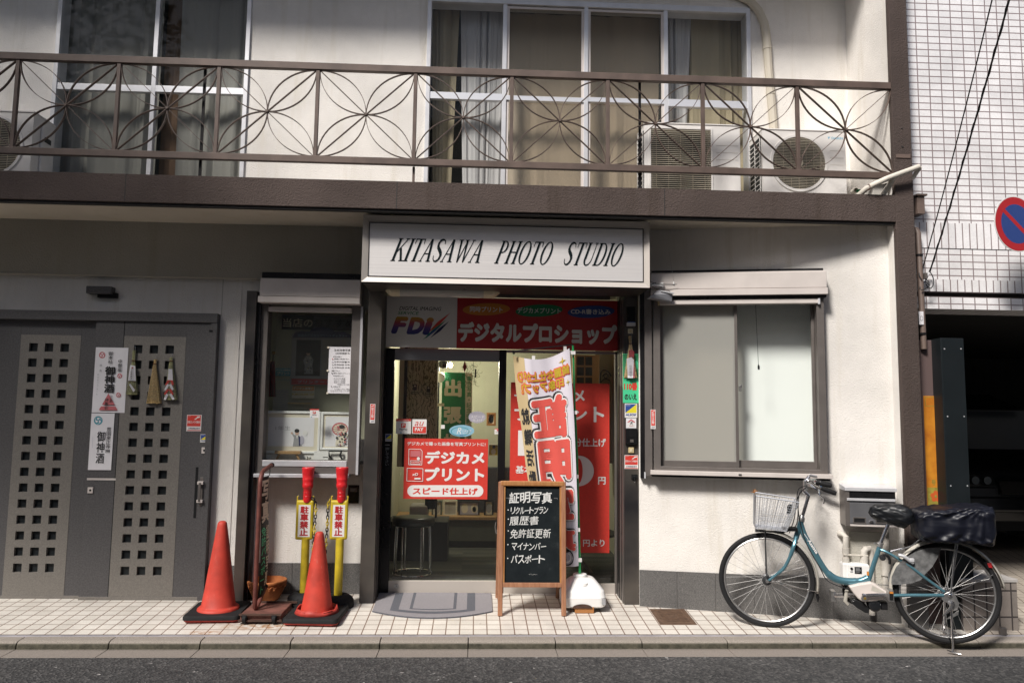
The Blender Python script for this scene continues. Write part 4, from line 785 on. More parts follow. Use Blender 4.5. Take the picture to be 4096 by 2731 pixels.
def cam_notice(S, k, x0, y0, x1, y1, h, label):
    p = Print(S, k, x0, y0, x1, y1, h, 'white_print'); W_, H_ = x1-x0, y1-y0; p.rect(x0+.04*W_, y0+.03*H_, x1-.04*W_, y0+.70*H_, 'red_print'); p.rect(x0+.04*W_, y0+.925*H_, x1-.04*W_, y0+.97*H_, 'red_print')
    p.text('防犯カメラ作動中', x0+.07*W_, y0+.36*H_, x1-.07*W_, y0+.52*H_, 'white_print', .015); p.text('24時間監視中', x0+.1*W_, y0+.77*H_, x1-.1*W_, y0+.88*H_, 'navy_print', .015)
    p.poly([(x0+.70*W_, y0+.10*H_), (x0+.90*W_, y0+.08*H_), (x0+.92*W_, y0+.16*H_), (x0+.72*W_, y0+.20*H_)], 'white_print'); p.poly([(x0+.52*W_, y0+.27*H_), (x0+.70*W_, y0+.17*H_), (x0+.74*W_, y0+.21*H_), (x0+.60*W_, y0+.30*H_)], 'white_print'); p.text('SECURITY', x0+.07*W_, y0+.07*H_, x0+.3*W_, y0+.11*H_, 'white_print')
    p.rect(x0+.3*W_, y0+.58*H_, x0+.7*W_, y0+.60*H_, 'pink_print')
    return p.done('camera_notice', label, 'sticker')
cam_notice(PS, k_s, 192, 1214, 299, 1322, 0, 'square red camera notice on the steel pillar below the intercom')
cam_notice(SY(.9425), k_l, 1171, 1503, 1263, 1606, 0, 'square red camera notice on the grey gate')
guard_logo(SY(.9425), k_v, 377, 209, 503, 331, 0, 'blue and yellow security sticker on the grey gate above the lock', 'Home Security')
def slim_notice(S, k, x0, y0, x1, y1, label):
    p = Print(S, k, x0, y0, x1, y1, 0, 'white_print'); W_, H_ = x1-x0, y1-y0; p.rect(x0+.1*W_, y0+.02*H_, x1-.1*W_, y0+.83*H_, 'red_print'); p.text('防\n犯\nカ\nメ\nラ\n作\n動\n中', x0+.25*W_, y0+.17*H_, x1-.25*W_, y0+.75*H_, 'white_print', .02); p.poly([(x0+.25*W_, y0+.12*H_), (x1-.2*W_, y0+.05*H_), (x1-.2*W_, y0+.09*H_), (x0+.3*W_, y0+.14*H_)], 'white_print'); p.text('24時間\n監視中', x0+.15*W_, y0+.86*H_, x1-.15*W_, y0+.96*H_, 'navy_print')
    return p.done('camera_notice', label, 'sticker')
slim_notice(SY(.868), k_d, 67, 594, 113, 764, 'slim vertical red camera notice on the pillar left of the door')
slim_notice(Surf(RW.xf((0, 0, .088)), math.atan2(-.38, 1.857)), k_s, 397, 858, 436, 1009, 'slim vertical red camera notice on the right window frame')
kl = thing('key_switch', 'black key switch with hanging key low on the steel pillar', 'switch', PS.xf((PS.q(k_s, 268, 1400)[0], PS.q(k_s, 268, 1400)[1], 0)))
a, b, c, d = PS.rc(k_s, 245, 1364, 298, 1402); MB(PS.xf).box(a, b-.004, c, d, 0, .010, 'black').build('plate', kl, bevel=.002); u, v = PS.q(k_s, 268, 1386); m = MB(PS.xf); m.lathe([(.012, .010), (.010, .022)], (u, v, 0), 'black_gloss', 16); m.tube([(u, v, .024), (u-.001, v-.03, .026)], .004, 'black_gloss', 6); m.tube([(u-.001, v-.03, .026), (u-.002, v-.042, .024)], .0025, 'chrome', 6); m.build('key', kl)
# dark number plate in the bay under the display window
bp = Print(SY(1.12), k_b, 1258, 272, 1345, 415, 0, 'bronze_dark', .004); bp.rect(1275, 296, 1330, 326, 'pipe_brown'); [bp.rect(1278, 300+i*8, 1326-9*i, 303+i*8, 'grey_print') for i in range(3)]; bp.oval(1276, 336, 1300, 358, 'bronze_dark'); bp.done('meter_cover', 'small dark metal cover plate on the wall behind the yellow posts', 'plate')
# ------------------------------------------------------------------ hanging straw charms
def charm(S, k, top, tie, bl, br, bot, straw, label, wrap, band=None, paper=None, h=.0, kind=0):
    (tx, ty), (nx_, ny) = top, tie; u0, v0 = S.q(k, tx, ty); u1, v1 = S.q(k, nx_, ny); ub, vb_ = S.q(k, (bl+br)/2, bot); wb = abs(S.q(k, br, bot)[0]-S.q(k, bl, bot)[0])/2
    L0 = S.xf((u0, v0, h)); root = thing('straw_charm', label, 'charm', L0, 'straw charms in clear bags')
    st = MB(S.xf)
    for i in range(15):
        f = (i/14-.5)*2; st.tube([(u0+f*.010, v0+random.uniform(-.006, .003), h+.010+.004*cos(f*5)), (u1+f*.007, v1, h+.012), (u1+f*.012, v1-.03, h+.014), (ub+f*wb*.92, vb_+random.uniform(0, .008), h+.012+.010*cos(f*2.5))], .0042, straw, 5)
    for i in range(13):
        f = (i/12-.5)*2; st.tube([(u1+f*.006, v1-.02, h+.018), (ub+f*wb*.8, vb_+.004, h+.022+.004*cos(f*4))], .005, straw, 5)
    st.build('straw', root); tw = MB(S.xf); tw.torus((0, 0, 0), .001, .0, 'twine', n=3, k=3) if 0 else tw.box(u1-.012, u1+.012, v1-.003, v1+.004, h+.004, h+.022, 'twine')
    if kind != 1:
        for fr in (.62, .78): 
            uu = u1+(ub-u1)*fr; vv = v1+(vb_-v1)*fr; ww = wb*fr*.98; tw.tube([(uu-ww, vv, h+.022), (uu, vv+.004, h+.029), (uu+ww, vv-.003, h+.022)], .0016, 'twine', 5)
    else:
        for fr in (.55, .68, .82): 
            uu = u1+(ub-u1)*fr; vv = v1+(vb_-v1)*fr; ww = wb*fr*.98; tw.tube([(uu-ww, vv-.01, h+.022), (uu, vv, h+.029), (uu+ww, vv-.008, h+.022)], .0012, 'straw_green', 5)
    tw.build('twine_tie', root)
    if band:
        pm = MB(S.xf)
        for (pts, m, dh) in band: pm.prism([S.q(k, *p) for p in pts][::-1], h+.030+dh, h+.0308+dh, m)
        pm.build('paper_band', root)
    if paper:
        tm = MB(S.xf)
        for (b, x0, y0, x1, y1, m) in paper: a0, a1, b0, b1 = S.rc(k, x0, y0, x1, y1); tm.text(b, a0, b0, a1, b1, h+.0335, m)
        tm.build('lettering', root)
    bgm = MB(S.xf); up = u1-.008; pts = [S.q(k, *p) for p in wrap]
    cu = sum(p[0] for p in pts)/len(pts); cv = sum(p[1] for p in pts)/len(pts)
    n = len(pts); bgm.add([(p[0], p[1], h+.014) for p in pts]+[(cu+(p[0]-cu)*.55, cv+(p[1]-cv)*.8, h+.037) for p in pts], [tuple(range(n, 2*n))]+[(i, (i+1) % n, n+(i+1) % n, n+i) for i in range(n)], 'film_bag', True); bgm.build('clear_bag', root)
    hk = MB(S.xf); hk.tube([(u0+.004, v0+.026, h), (u0+.006, v0+.03, h+.012), (u0+.010, v0+.018, h+.014), (u1+.010, v1+.004, h+.016)], .0016, 'chrome', 6); hk.build('hook', root)
    return root
GC = SY(.9385)
charm(GC, k_p, (570, 150), (562, 265), 475, 612, 655, 'straw_green', 'straw charm with printed white paper collar, beside the tall notice', [(545, 300), (590, 310), (618, 655), (465, 645)], [([(535, 315), (592, 325), (597, 495), (511, 490)], 'white_paper', 0), ([(520, 535), (538, 528), (592, 600), (570, 620)], 'white_paper', .001), ([(547, 356), (572, 357), (560, 334)], 'pink_print', .0012)], [('三\n若\n神\n興\n会', 540, 365, 560, 480, 'ink')])
charm(GC, k_p, (812, 250), (805, 300), 700, 878, 755, 'straw', 'plain golden straw charm in a crinkled bag, middle of the three on the gate', [(795, 290), (830, 290), (895, 755), (685, 750)], None, None, kind=1)
charm(GC, k_p, (990, 225), (990, 270), 900, 1065, 715, 'straw_green', 'straw charm with red and white folded paper strips, right-hand one on the gate', [(970, 300), (1015, 310), (1095, 725), (885, 715)], [([(970, 360), (1012, 362), (1018, 490), (958, 485)], 'white_paper', 0), ([(958, 485), (990, 486), (955, 545), (932, 540)], 'red_print', .0005), ([(990, 486), (1018, 490), (1030, 535), (1005, 545)], 'red_print', .001), ([(955, 530), (978, 540), (945, 602), (922, 596)], 'white_paper', .0015), ([(975, 540), (1000, 528), (1030, 590), (1008, 602)], 'white_paper', .0018), ([(950, 588), (980, 590), (940, 652), (918, 645)], 'red_print', .002), ([(975, 590), (1005, 590), (1028, 650), (1005, 658)], 'red_print', .0022), ([(945, 640), (972, 648), (938, 712), (914, 704)], 'white_paper', .0025), ([(978, 648), (1002, 638), (1040, 700), (1018, 712)], 'white_paper', .0028)])
charm(PS, k_s, (233, 285), (236, 345), 185, 293, 612, 'straw', 'straw charm with red cloth knot and white slip over the green plate', [(225, 290), (248, 290), (300, 622), (170, 615)], [([(203, 462), (236, 447), (258, 470), (252, 612), (211, 612)], 'white_paper', 0), ([(252, 470), (262, 500), (266, 610), (254, 612)], 'pink_print', -.001), ([(218, 400), (240, 388), (262, 410), (258, 455), (240, 448), (222, 455)], 'cloth_red', .001)], [('仕\n男\n御\n祓', 222, 510, 242, 600, 'grey_print')], h=.004)
# ------------------------------------------------------------------ paper notices on the gate
n1 = Print(GC, k_p, 101, 113, 474, 855, 0, 'white_paper'); n1.tomoe(197, 199, 37, 'pink_print'); n1.tomoe(398, 436, 28, 'pink_print'); n1.tomoe(383, 653, 27, 'pink_print')
n1.text('御\n本\n社', 268, 160, 322, 298, 'ink', .01); n1.text('中\n御\n座', 378, 248, 426, 388, 'ink', .01); n1.text('御\n神\n酒', 225, 328, 345, 628, 'ink', .035); n1.text('氏\n\n名', 170, 305, 200, 390, 'ink'); n1.text('キ\nタ\nサ\nワ\nフ\nォ\nー\nト', 138, 410, 158, 660, 'grey_print')
n1.poly([(272, 636), (345, 765), (198, 765)], 'pink_print'); n1.poly([(188, 783), (352, 783), (376, 826), (162, 826)], 'pink_print'); n1.text('神\n輿\n会', 228, 690, 272, 820, 'ink', .01); n1.text('三\n若', 285, 660, 322, 742, 'ink', .01)
n1.done('paper_notice', 'tall white notice with pink crests and a pink triangle on the gate', 'notice')
n2 = Print(GC, k_p, 54, 862, 318, 1508, .0005, 'white_paper'); n2.tomoe(152, 944, 50, 'teal_print'); n2.text('御\n神\n酒', 130, 1068, 228, 1432, 'ink', .012); n2.text('豊\n園\n泉\n正\n寺\n榊', 240, 1020, 296, 1315, 'ink'); n2.line([(92, 1132), (86, 1255)], 3, 'lilac_print')
n2.done('paper_notice', 'narrow white notice with one blue crest, below the pink one', 'notice')
# ------------------------------------------------------------------ lamp over the gate
LWS = SY(.999); lx0, lx1, lz0, lz1 = SY(.93).rc(k_l, 540, 697, 700, 748); wlp = thing('wall_lamp', 'dark rectangular lamp on the wall above the grey gate', 'lamp', ((lx0+lx1)/2, .999, lz0))
m = MB(LWS.xf); m.box(lx0, lx1, lz0+.006, lz1, .0, .075, 'gate_dark'); m.build('housing', wlp, bevel=.006); MB(LWS.xf).box(lx0+.075, lx1+.028, lz0-.022, lz0+.02, .0, .04, 'black').build('sensor', wlp, bevel=.004)
# ------------------------------------------------------------------ security camera with aerial
CSY = SY(.62); scam = thing('security_camera', 'grey hooded security camera on a white arm beside the steel sign', 'camera', CSY.xf((*CSY.q(k_cam, 460, 740), 0)))
Q = lambda x, y, h=0: (*CSY.q(k_cam, x, y, h), h)
m = MB(CSY.xf); a = CSY.q(k_cam, 290, 985); b = CSY.q(k_cam, 770, 1085); 
hd_ = [Q(290, 992, .10), Q(770, 1080, .02), Q(782, 930, .02), Q(775, 885, .0), Q(505, 838, .02), Q(450, 860, .06), Q(385, 925, .09)]
hb_ = [(x, y, z-.085) for x, y, z in hd_]; n = len(hd_)
m.add(hb_+hd_, [tuple(range(n))[::-1], tuple(range(n, 2*n))]+[(i, (i+1) % n, n+(i+1) % n, n+i) for i in range(n)], 'camera_grey'); m.build('housing', scam, bevel=.004)
m = MB(CSY.xf); m.prism([Q(505, 862)[:2], Q(775, 908)[:2], Q(778, 935)[:2], Q(510, 885)[:2]][::-1], .03, .05, 'alu_bright'); m.build('top_plate', scam)
m = MB(CSY.xf); m.box(CSY.q(k_cam, 320, 0)[0], CSY.q(k_cam, 580, 0)[0], CSY.q(k_cam, 440, 750)[1], CSY.q(k_cam, 440, 690)[1], -.03, .0, 'white_plastic'); u, v = CSY.q(k_cam, 582, 690); m.lathe([(.006, -.001), (.006, .0)], (u, v, -.015), 'white_plastic', 10)
m.tube([(u, v+.004, -.015), (u, v-.018, -.015), (u+.002, v-.034, -.012)], [.0075, .007, .006], 'white_plastic', 10); m.tube([(u, v+.006, -.015), (u, v-.003, -.015)], .011, 'white_plastic', 12); m.build('arm', scam, bevel=.002)
u, v = CSY.q(k_cam, 825, 710); t_ = CSY.q(k_cam, 724, 42); m = MB(CSY.xf); m.tube([(u, v, -.02), (u, v+.018, -.02), (u, v+.026, -.02)], [.007, .006, .003], 'white_plastic', 10); m.tube([(u, v+.026, -.02), (t_[0], t_[1], -.02)], .0011, 'chrome_dull', 6); m.lathe([(.0005, -.003), (.003, 0), (.0005, .003)], (t_[0], t_[1], -.02), 'brass', 8); m.build('aerial', scam)
m = MB(CSY.xf)
for pts in ([(320, 660), (400, 690), (560, 712), (880, 718)], [(320, 735), (400, 690), (440, 680)], [(330, 750), (420, 800), (560, 830), (690, 840), (735, 875)], [(610, 735), (780, 735), (830, 715)]): m.tube([Q(x, y, .006) for x, y in pts], .0022, 'cable_black', 6)
m.build('cable', scam)
# ------------------------------------------------------------------ air conditioner outdoor units on the balcony
def ac_unit(S, x0, x1, z0, z1, dep, label, kind, gx, gz_, gr, brand=None):
    t = thing('air_conditioner', label, 'air conditioner', S.xf(((x0+x1)/2, z0, -dep/2)), 'air conditioner units on the balcony')
    body = MB(S.xf)
    if kind == 'square': body.wall(x0, x1, z0+.03, z1, [(gx-gr, gx+gr, gz_-gr*1.02, gz_+gr*1.02)], -dep, 0, 'ac_white')
    else:
        n = 40; C_ = [(gx+gr*cos(2*pi*i/n), gz_+gr*sin(2*pi*i/n)) for i in range(n)]
        def edge(i):
            a = 2*pi*i/n; dx, dz = cos(a), sin(a); s_ = min(((x1-gx) if dx > 0 else (x0-gx))/dx if abs(dx) > 1e-6 else 9, ((z1-gz_) if dz > 0 else (z0+.03-gz_))/dz if abs(dz) > 1e-6 else 9); return (gx+dx*s_, gz_+dz*s_)
        for i in range(n):
            body.poly([(*C_[i], 0), (*edge(i), 0), (*edge(i+1), 0), (*C_[(i+1) % n], 0)], 'ac_white'); body.poly([(*C_[i], -.05), (*C_[i], 0), (*C_[(i+1) % n], 0), (*C_[(i+1) % n], -.05)], 'ac_white')
        for (cx_, cz_) in ((x0, z0+.03), (x1, z0+.03), (x1, z1), (x0, z1)):
            a = math.atan2(cz_-gz_, cx_-gx) % (2*pi); i = int(a/(2*pi)*n); body.poly([(*edge(i), 0), (cx_, cz_, 0), (*edge(i+1), 0)], 'ac_white')
        c = [(x0, z0+.03), (x1, z0+.03), (x1, z1), (x0, z1)]
        for i in range(4): p, q_ = c[i], c[(i+1) % 4]; body.poly([(*p, -dep), (*p, 0), (*q_, 0), (*q_, -dep)][::-1], 'ac_white')
    body.box(x0-.004, x1+.004, z1, z1+.012, -dep-.004, .006, 'ac_white'); bo = body.build('casing', t, bevel=.004)
    MB(S.xf).box(gx-gr*1.02, gx+gr*1.02, gz_-gr*1.03, gz_+gr*1.03, -.12, -.10, 'ac_dark').build('fan_well', bo)
    f = MB(S.xf)
    for k in range(3):
        a = 2*pi*k/3+.4; f.add([(gx+.03*cos(a), gz_+.03*sin(a), -.08), (gx+gr*.9*cos(a-.35), gz_+gr*.9*sin(a-.35), -.09), (gx+gr*.92*cos(a+.35), gz_+gr*.92*sin(a+.35), -.06), (gx+.05*cos(a+.5), gz_+.05*sin(a+.5), -.07)], [(0, 1, 2, 3)], 'ac_dark')
    f.lathe([(.05, -.09), (.045, -.05)], (gx, gz_, 0), 'ac_dark', 16); f.build('fan', bo)
    g = MB(S.xf)
    if kind == 'square':
        for i in range(30): z = gz_-gr+gr*2*(i+.5)/30; g.box(gx-gr, gx+gr, z-.0022, z+.0022, -.006, .006, 'ac_grille')
        for i in range(5): u = gx-gr+gr*2*(i+.5)/5; g.box(u-.002, u+.002, gz_-gr, gz_+gr, -.010, -.004, 'ac_grille')
        g.frame(gx-gr-.012, gx+gr+.012, gz_-gr*1.02-.012, gz_+gr*1.02+.012, .014, 0, .008, 'ac_white')
    else:
        for i in range(34):
            z = -gr+gr*2*(i+.5)/34; hw = math.sqrt(max(0, gr*gr-z*z)); g.box(gx-hw, gx+hw, gz_+z-.002, gz_+z+.002, -.002, .006, 'ac_grille')
        for i in range(7):
            x_ = -gr+gr*2*(i+.5)/7; hh = math.sqrt(max(0, gr*gr-x_*x_)); g.box(gx+x_-.0018, gx+x_+.0018, gz_-hh, gz_+hh, -.006, -.001, 'ac_grille')
        g.lathe([(gr+.02, 0), (gr+.018, .009), (gr-.002, .009), (gr-.004, 0)], (gx, gz_, 0), 'ac_white', 48, closed=False)
        g.lathe([(.035, .004), (.03, .009)], (gx, gz_, 0), 'ac_grille', 20)
    g.build('grille', t)
    s_ = MB(S.xf); s_.box(x0-.006, x0-.001, z0+.06, z1-.05, -dep+.02, -.03, 'ac_dark')
    for i in range(13): z = z0+.06+(z1-z0-.11)*i/12; s_.box(x0-.010, x0-.006, z-.003, z+.003, -dep+.02, -.03, 'ac_white')
    for i in range(3): y = -dep+.03+(dep-.07)*i/2; s_.box(x0-.010, x0-.006, z0+.06, z1-.05, y-.003, y+.003, 'ac_white')
    s_.build('side_grille', t)
    r = MB(S.xf)
    for i in range(4): z = gz_+gr*.5-i*(.06); r.box(gx+gr+.04, x1-.02, z, z+.003, 0, .0015, 'pipe_white')
    r.build('pressed_ribs', t); ft = MB(S.xf)
    for u in (x0+.12, x1-.12): ft.box(u-.03, u+.03, 3.284, z0+.03, -dep-.01, .01, 'ac_white')
    ft.build('foot', t)
    if brand:
        m = MB(S.xf); a, b, c, d = brand[1]; m.text(brand[0], a, c, b, d, .0012, brand[2], .03)
        if brand[3]: m.poly([(a-.032, d, .0012), (a-.026, c, .0012), (a-.008, d, .0012)][::1], brand[2])
        m.build('lettering', t)
    return t
A1 = SY(.64); a, b = A1.q(k_t3, 1135, 1230)[0], A1.q(k_t3, 1885, 1230)[0]; zt = A1.q(k_t3, 1500, 980)[1]
g0_, g1__ = A1.q(k_t3, 1180, 1230)[0], A1.q(k_t3, 1655, 1230)[0]; gcz = A1.q(k_t3, 1417, 1250)[1]
bx0 = A1.rc(k_t3, 1390, 997, 1460, 1010)
ac_unit(A1, a, b, 3.33, zt, .28, 'white air conditioner with square slatted grille in front of the window', 'square', (g0_+g1__)/2, gcz, (g1__-g0_)/2, None)
A2 = SY(.66); a, b = A2.q(k_t4, 100, 1270)[0], A2.q(k_t4, 752, 1270)[0]; zt = A2.q(k_t4, 430, 1028)[1]; gx_, gzz = A2.q(k_t4, 383, 1280); gr_ = A2.q(k_t4, 597, 1280)[0]-gx_
ac_unit(A2, a, b, 3.33, zt, .30, 'white air conditioner with round grille beside the end wall', 'round', gx_, gzz, gr_*.97, ('DAIKIN', A2.rc(k_t4, 638, 1076, 728, 1095), 'pale_blue_print', 1))
A3 = SY(.66); b = A3.q(k_t1, 252, 1100)[0]; zt = A3.q(k_t1, 130, 880)[1]; gx_, gzz = A3.q(k_t1, -75, 1140)
a3 = ac_unit(A3, b-.78, b, 3.33, zt, .30, 'white air conditioner at the far left end of the balcony', 'round', gx_, gzz, .235)
m = MB(A3.xf); m.box(b+.001, b+.02, 3.36, zt-.06, -.28, -.10, 'ac_white'); m.build('valve_cover', a3, bevel=.01); m = MB(A3.xf); m.box(b+.02, b+.024, zt-.19, zt-.15, -.22, -.13, 'ac_dark'); m.build('hand_grip', a3)
# ------------------------------------------------------------------ duct on the upper wall, wrapped pipe on the balcony
dk = MB(W1.xf); pts = [W1.uv(*p) for p in ((2880, -22), (2945, -12), (2995, 12), (3030, 50), (3052, 100), (3061, 150), (3064, 200), (3070, 290), (3078, 380), (3086, 470), (3092, 560))]
dk.tube([(p[0], p[1], .028) for p in pts], .036, 'duct_beige', 10); 
for q_ in (6, 8): p = pts[q_]; dk.tube([(p[0], p[1]-.012, .028), (p[0], p[1]+.012, .028)], .040, 'duct_beige', 10)
tag(dk.build('wall_duct', None, W1.xf((pts[-1][0], pts[-1][1], .028))), 'beige pipe duct curving down the upper wall beside the big window', 'duct')
PB = SY(.24); wp = MB(PB.xf); pts = [PB.q(k_t4, *p) for p in ((880, 1540), (905, 1500), (935, 1466), (985, 1440), (1080, 1398), (1180, 1362), (1260, 1334), (1312, 1316))]
hs = [-.14, -.09, -.05, -.015, .0, .012, .02, .025]; wp.tube([(p[0], p[1], h) for p, h in zip(pts, hs)], .0215, 'pipe_wrap', 12)
p = PB.q(k_t4, 1285, 1398); wp.tube([(pts[-1][0], pts[-1][1], .025), (pts[-1][0]-.002, pts[-1][1]-.02, .01), (p[0], p[1], -.02)], [.0215, .019, .013], 'pipe_wrap', 10)
wp.tube([(*PB.q(k_t4, 1130, 1380), .0), (*PB.q(k_t4, 1118, 1440), -.05), (*PB.q(k_t4, 1080, 1520), -.10)], .02, 'pipe_wrap', 10)
for a_ in ((940, 1462), (1040, 1415)): q_ = PB.q(k_t4, *a_); wp.torus((q_[0], q_[1], -.02), .0225, .0025, 'twine', 'x', 14, 5)
tag(wp.build('wrapped_pipe', None, PB.xf((*pts[3], 0))), 'white taped pipe leaning over the balcony corner and the brown edge', 'pipe')
m = MB(SY(.38).xf); a, b, c, d = SY(.38).rc(k_t4, 945, 1432, 1072, 1545); m.hexa([(a, c-.03, -.10), (b, c-.03, -.10), (b, d, -.10), (a+.02, d-.03, -.10)], [(a, c-.03, .02), (b, c-.03, .02), (b, d-.005, .02), (a+.015, d-.035, .02)], 'concrete_pale'); tag(m.build('pipe_box', None, SY(.38).xf(((a+b)/2, 3.283, 0)), bevel=.006), 'grey plastic box under the wrapped pipe at the balcony corner', 'box')
m = MB(SY(.42).xf); u, v = SY(.42).q(k_t4, 832, 1490); m.lathe([(.02, -.05), (.022, 0), (.017, .002), (.016, -.04)], (u, v, 0), 'pipe_wrap', 14); m.tube([(u, v-.012, .0), (u+.04, v-.016, .02)], .006, 'green_print', 8); m.tube([(u, v-.005, .01), (u+.035, v-.004, .02)], .005, 'green_print', 8); tag(m.build('hose_end', None, SY(.42).xf((u, v, 0))), 'cut pipe end tied with green string behind the grey box', 'pipe')
# ------------------------------------------------------------------ traffic cones
def cone(X, Y, rotz, label, tilt=0, flange=None, broken=False):
    Z = gz(Y); root = thing('traffic_cone', label, 'cone', (X, Y, Z), 'traffic cones in front of the shop')
    def xf(p): x, y, z = p; c, s = cos(rotz), sin(rotz); return Vector((X+x*c-y*s, Y+x*s+y*c, Z+z+.075*max(-.0, y)*.9))
    b = MB(xf); n = 28; o = []
    def rsq(h, r): 
        P = []
        for (cx, cy, a0) in ((h-r, h-r, 0), (-h+r, h-r, pi/2), (-h+r, -h+r, pi), (h-r, -h+r, 1.5*pi)):
            for k in range(6): a = a0+pi/2*k/5; P.append((cx+r*cos(a), cy+r*sin(a)))
        return P
    O = rsq(.20, .035); m_ = len(O); hole = [(.148*cos(2*pi*i/m_+pi/4*0), .148*sin(2*pi*i/m_)) for i in range(m_)]
    vs = [(x, y, .012) for x, y in O]+[(x, y, .032) for x, y in O]+[(x*.975, y*.975, .042) for x, y in O]+[(x, y, .045) for x, y in hole]+[(x, y, .02) for x, y in hole]
    fs = []
    for r_ in range(4):
        for i in range(m_): fs.append((r_*m_+i, r_*m_+(i+1) % m_, (r_+1)*m_+(i+1) % m_, (r_+1)*m_+i))
    b.add(vs, fs, 'black_rubber', True); b.build('base_weight', root, auto=50)
    pl = MB(xf); pl.prism([(x*.965, y*.965) for x, y in O], .001, .0118, 'flange_red'); pl.build('base_plate', root)
    c = MB(xf)
    if not broken: prof = [(.150, .044), (.148, .056), (.138, .064), (.128, .068), (.122, .075), (.102, .20), (.077, .38), (.051, .56), (.036, .655), (.032, .675), (.022, .686), (.006, .689)]
    else: prof = [(.120, .030), (.116, .065), (.095, .18), (.072, .34), (.048, .51), (.034, .595), (.030, .615), (.021, .626), (.006, .629)]
    c.lathe(prof, (0, 0, 0), 'cone_red', 40, closed=True); c.build('cone_body', root, auto=60)
    if broken:
        f = MB(xf); n = 40
        rim = []
        for i in range(n+1):
            a = 2*pi*i/n; dz = .012*sin(3*a+1)+.008*sin(7*a); rim.append((.160*cos(a), .160*sin(a), .046, .146*cos(a), .146*sin(a), .080+dz*.6))
        for i in range(n):
            p, q = rim[i], rim[i+1]; f.add([p[:3], q[:3], q[3:], p[3:]], [(0, 1, 2, 3)], 'flange_red', True)
        for (a0, a1) in ((-2.5, -1.9), (.4, .9), (-1.0, -.5)):
            P = [(r_*cos(a), r_*sin(a), z) for (r_, z) in ((.150, .075), (.118, .058)) for a in (a0, (a0+a1)/2, a1)]; f.add(P, [(0, 1, 4, 3), (1, 2, 5, 4)], 'flange_red', True)
        o = f.build('torn_flange', root, solid=.006)
    return root
cone(-1.885, .60, .04, 'intact red traffic cone on a black base in front of the grey gate')
cone(-1.145, .535, -.06, 'red traffic cone with torn flange ring in front of the yellow posts', broken=True)
# ------------------------------------------------------------------ hanging banner stand
bx_, by_ = gnd(*k_b(592, 1365)).x, .42
SX_ = at(*k_b(555, 700), .52).x; HA = Surf((SX_, 0, 0), R(90))      # plane facing the shop door side
Z0 = gz(.5); stand = thing('banner_stand', 'rusty pipe stand holding a narrow black hanging banner between the cones', 'banner stand', (SX_, .56, Z0))
x0 = gnd(*k_b(395, 1365)).x; x1 = gnd(*k_b(738, 1365)).x; zt_ = .062
m = MB(); m.box(x0+.01, x1-.01, .41, .74, Z0+.02, Z0+zt_, 'rust_plate'); m.build('base_box', stand, bevel=.004)
m = MB(); m.box(x0, x1, .392, .42, Z0+.012, Z0+.024, 'rust_dark'); m.box(x0+.006, x1-.004, .388, .415, Z0+zt_-.006, Z0+zt_+.004, 'rust_dark'); m.box(x0, x1+.03, .735, .755, Z0+.06, Z0+zt_+.012, 'rust_dark'); m.build('base_rail', stand)
for xx in (x0+.045, x1-.055):
    m = MB(); m.lathe([(.030, -.012), (.030, .012)], (xx, .402, Z0+.030), 'black_rubber', 16, axis='x'); m.box(xx-.018, xx+.018, .385, .41, Z0+.03, Z0+.06, 'black'); m.build('caster', stand, bevel=.002)
zt2 = at(*k_b(545, 170), .50).z; yf, yr = .50, .78
DX = at(*k_b(662, 104), yr+.03).x-SX_; DY = yr+.03-yf; DL = math.hypot(DX, DY); HA = Surf((SX_, yf, 0), math.atan2(DY, DX))     # the frame stands across the pavement, turned a little to the door
hp = lambda d, z: HA.xf((d, z, 0))
path = [hp(.05, Z0+zt_), hp(.012, Z0+.085), hp(0, Z0+.13), hp(0, zt2-.10), hp(.01, zt2-.05), hp(.04, zt2-.012), hp(.09, zt2+.006), hp(DL-.02, zt2+.03)]
MB().tube(path, .0165, 'rust_pipe', 12).build('pipe_frame', stand); MB().tube([hp(DL-.02, zt2+.03), hp(DL+.01, zt2+.031)], .0185, 'black_rubber', 12).build('end_cap', stand)
MB().tube([hp(.06, Z0+zt_+.01), hp(DL-.05, Z0+.17)], .015, 'rust_pipe', 12).build('lower_arm', stand); MB().tube([hp(DL-.05, Z0+.17), hp(DL-.03, Z0+.182)], .019, 'black_rubber', 12).build('end_cap', stand)
bu0, bu1 = .20*DL, .88*DL; bz1 = zt2-.045; bz0 = Z0+.13
def bwarp(p): u, v, h = p; return (u, v, h+.010*sin((v-bz0)*5.5)+.008*sin((u-bu0)*14))
m = MB(HA.xf); m.sheet(lambda s_, t_: bwarp((bu0+(bu1-bu0)*s_, bz0+(bz1-bz0)*t_, .0)), 6, 24, 'black'); bn = m.build('hanging_banner', stand)
m = MB(HA.xf)
def vt(b, u0, u1, z0, z1, mt, off):
    fz = lambda f: bz1-(bz1-bz0)*f
    m.text(b, bu0+(bu1-bu0)*u0, fz(z1), bu0+(bu1-bu0)*u1, fz(z0), .003, mt, off, warp=bwarp, fine=.2)
vt('写\n真', .06, .94, .03, .385, 'card_cream', .03); vt('証\n明\n写\n真', .52, .99, .41, .92, 'card_cream', .02); vt('免\n許\nパ\nス\nポ\nー\nト', .04, .49, .42, .97, 'mint_print', .01); m.build('lettering', bn)
m = MB(HA.xf)
for u in (bu0+.02, bu1-.02): m.tube([(u, bz1, .0), (u+.003, bz1+.03, .002), (u, zt2+.02, .0)], .003, 'black', 6)
m.build('hanging_clip', stand)
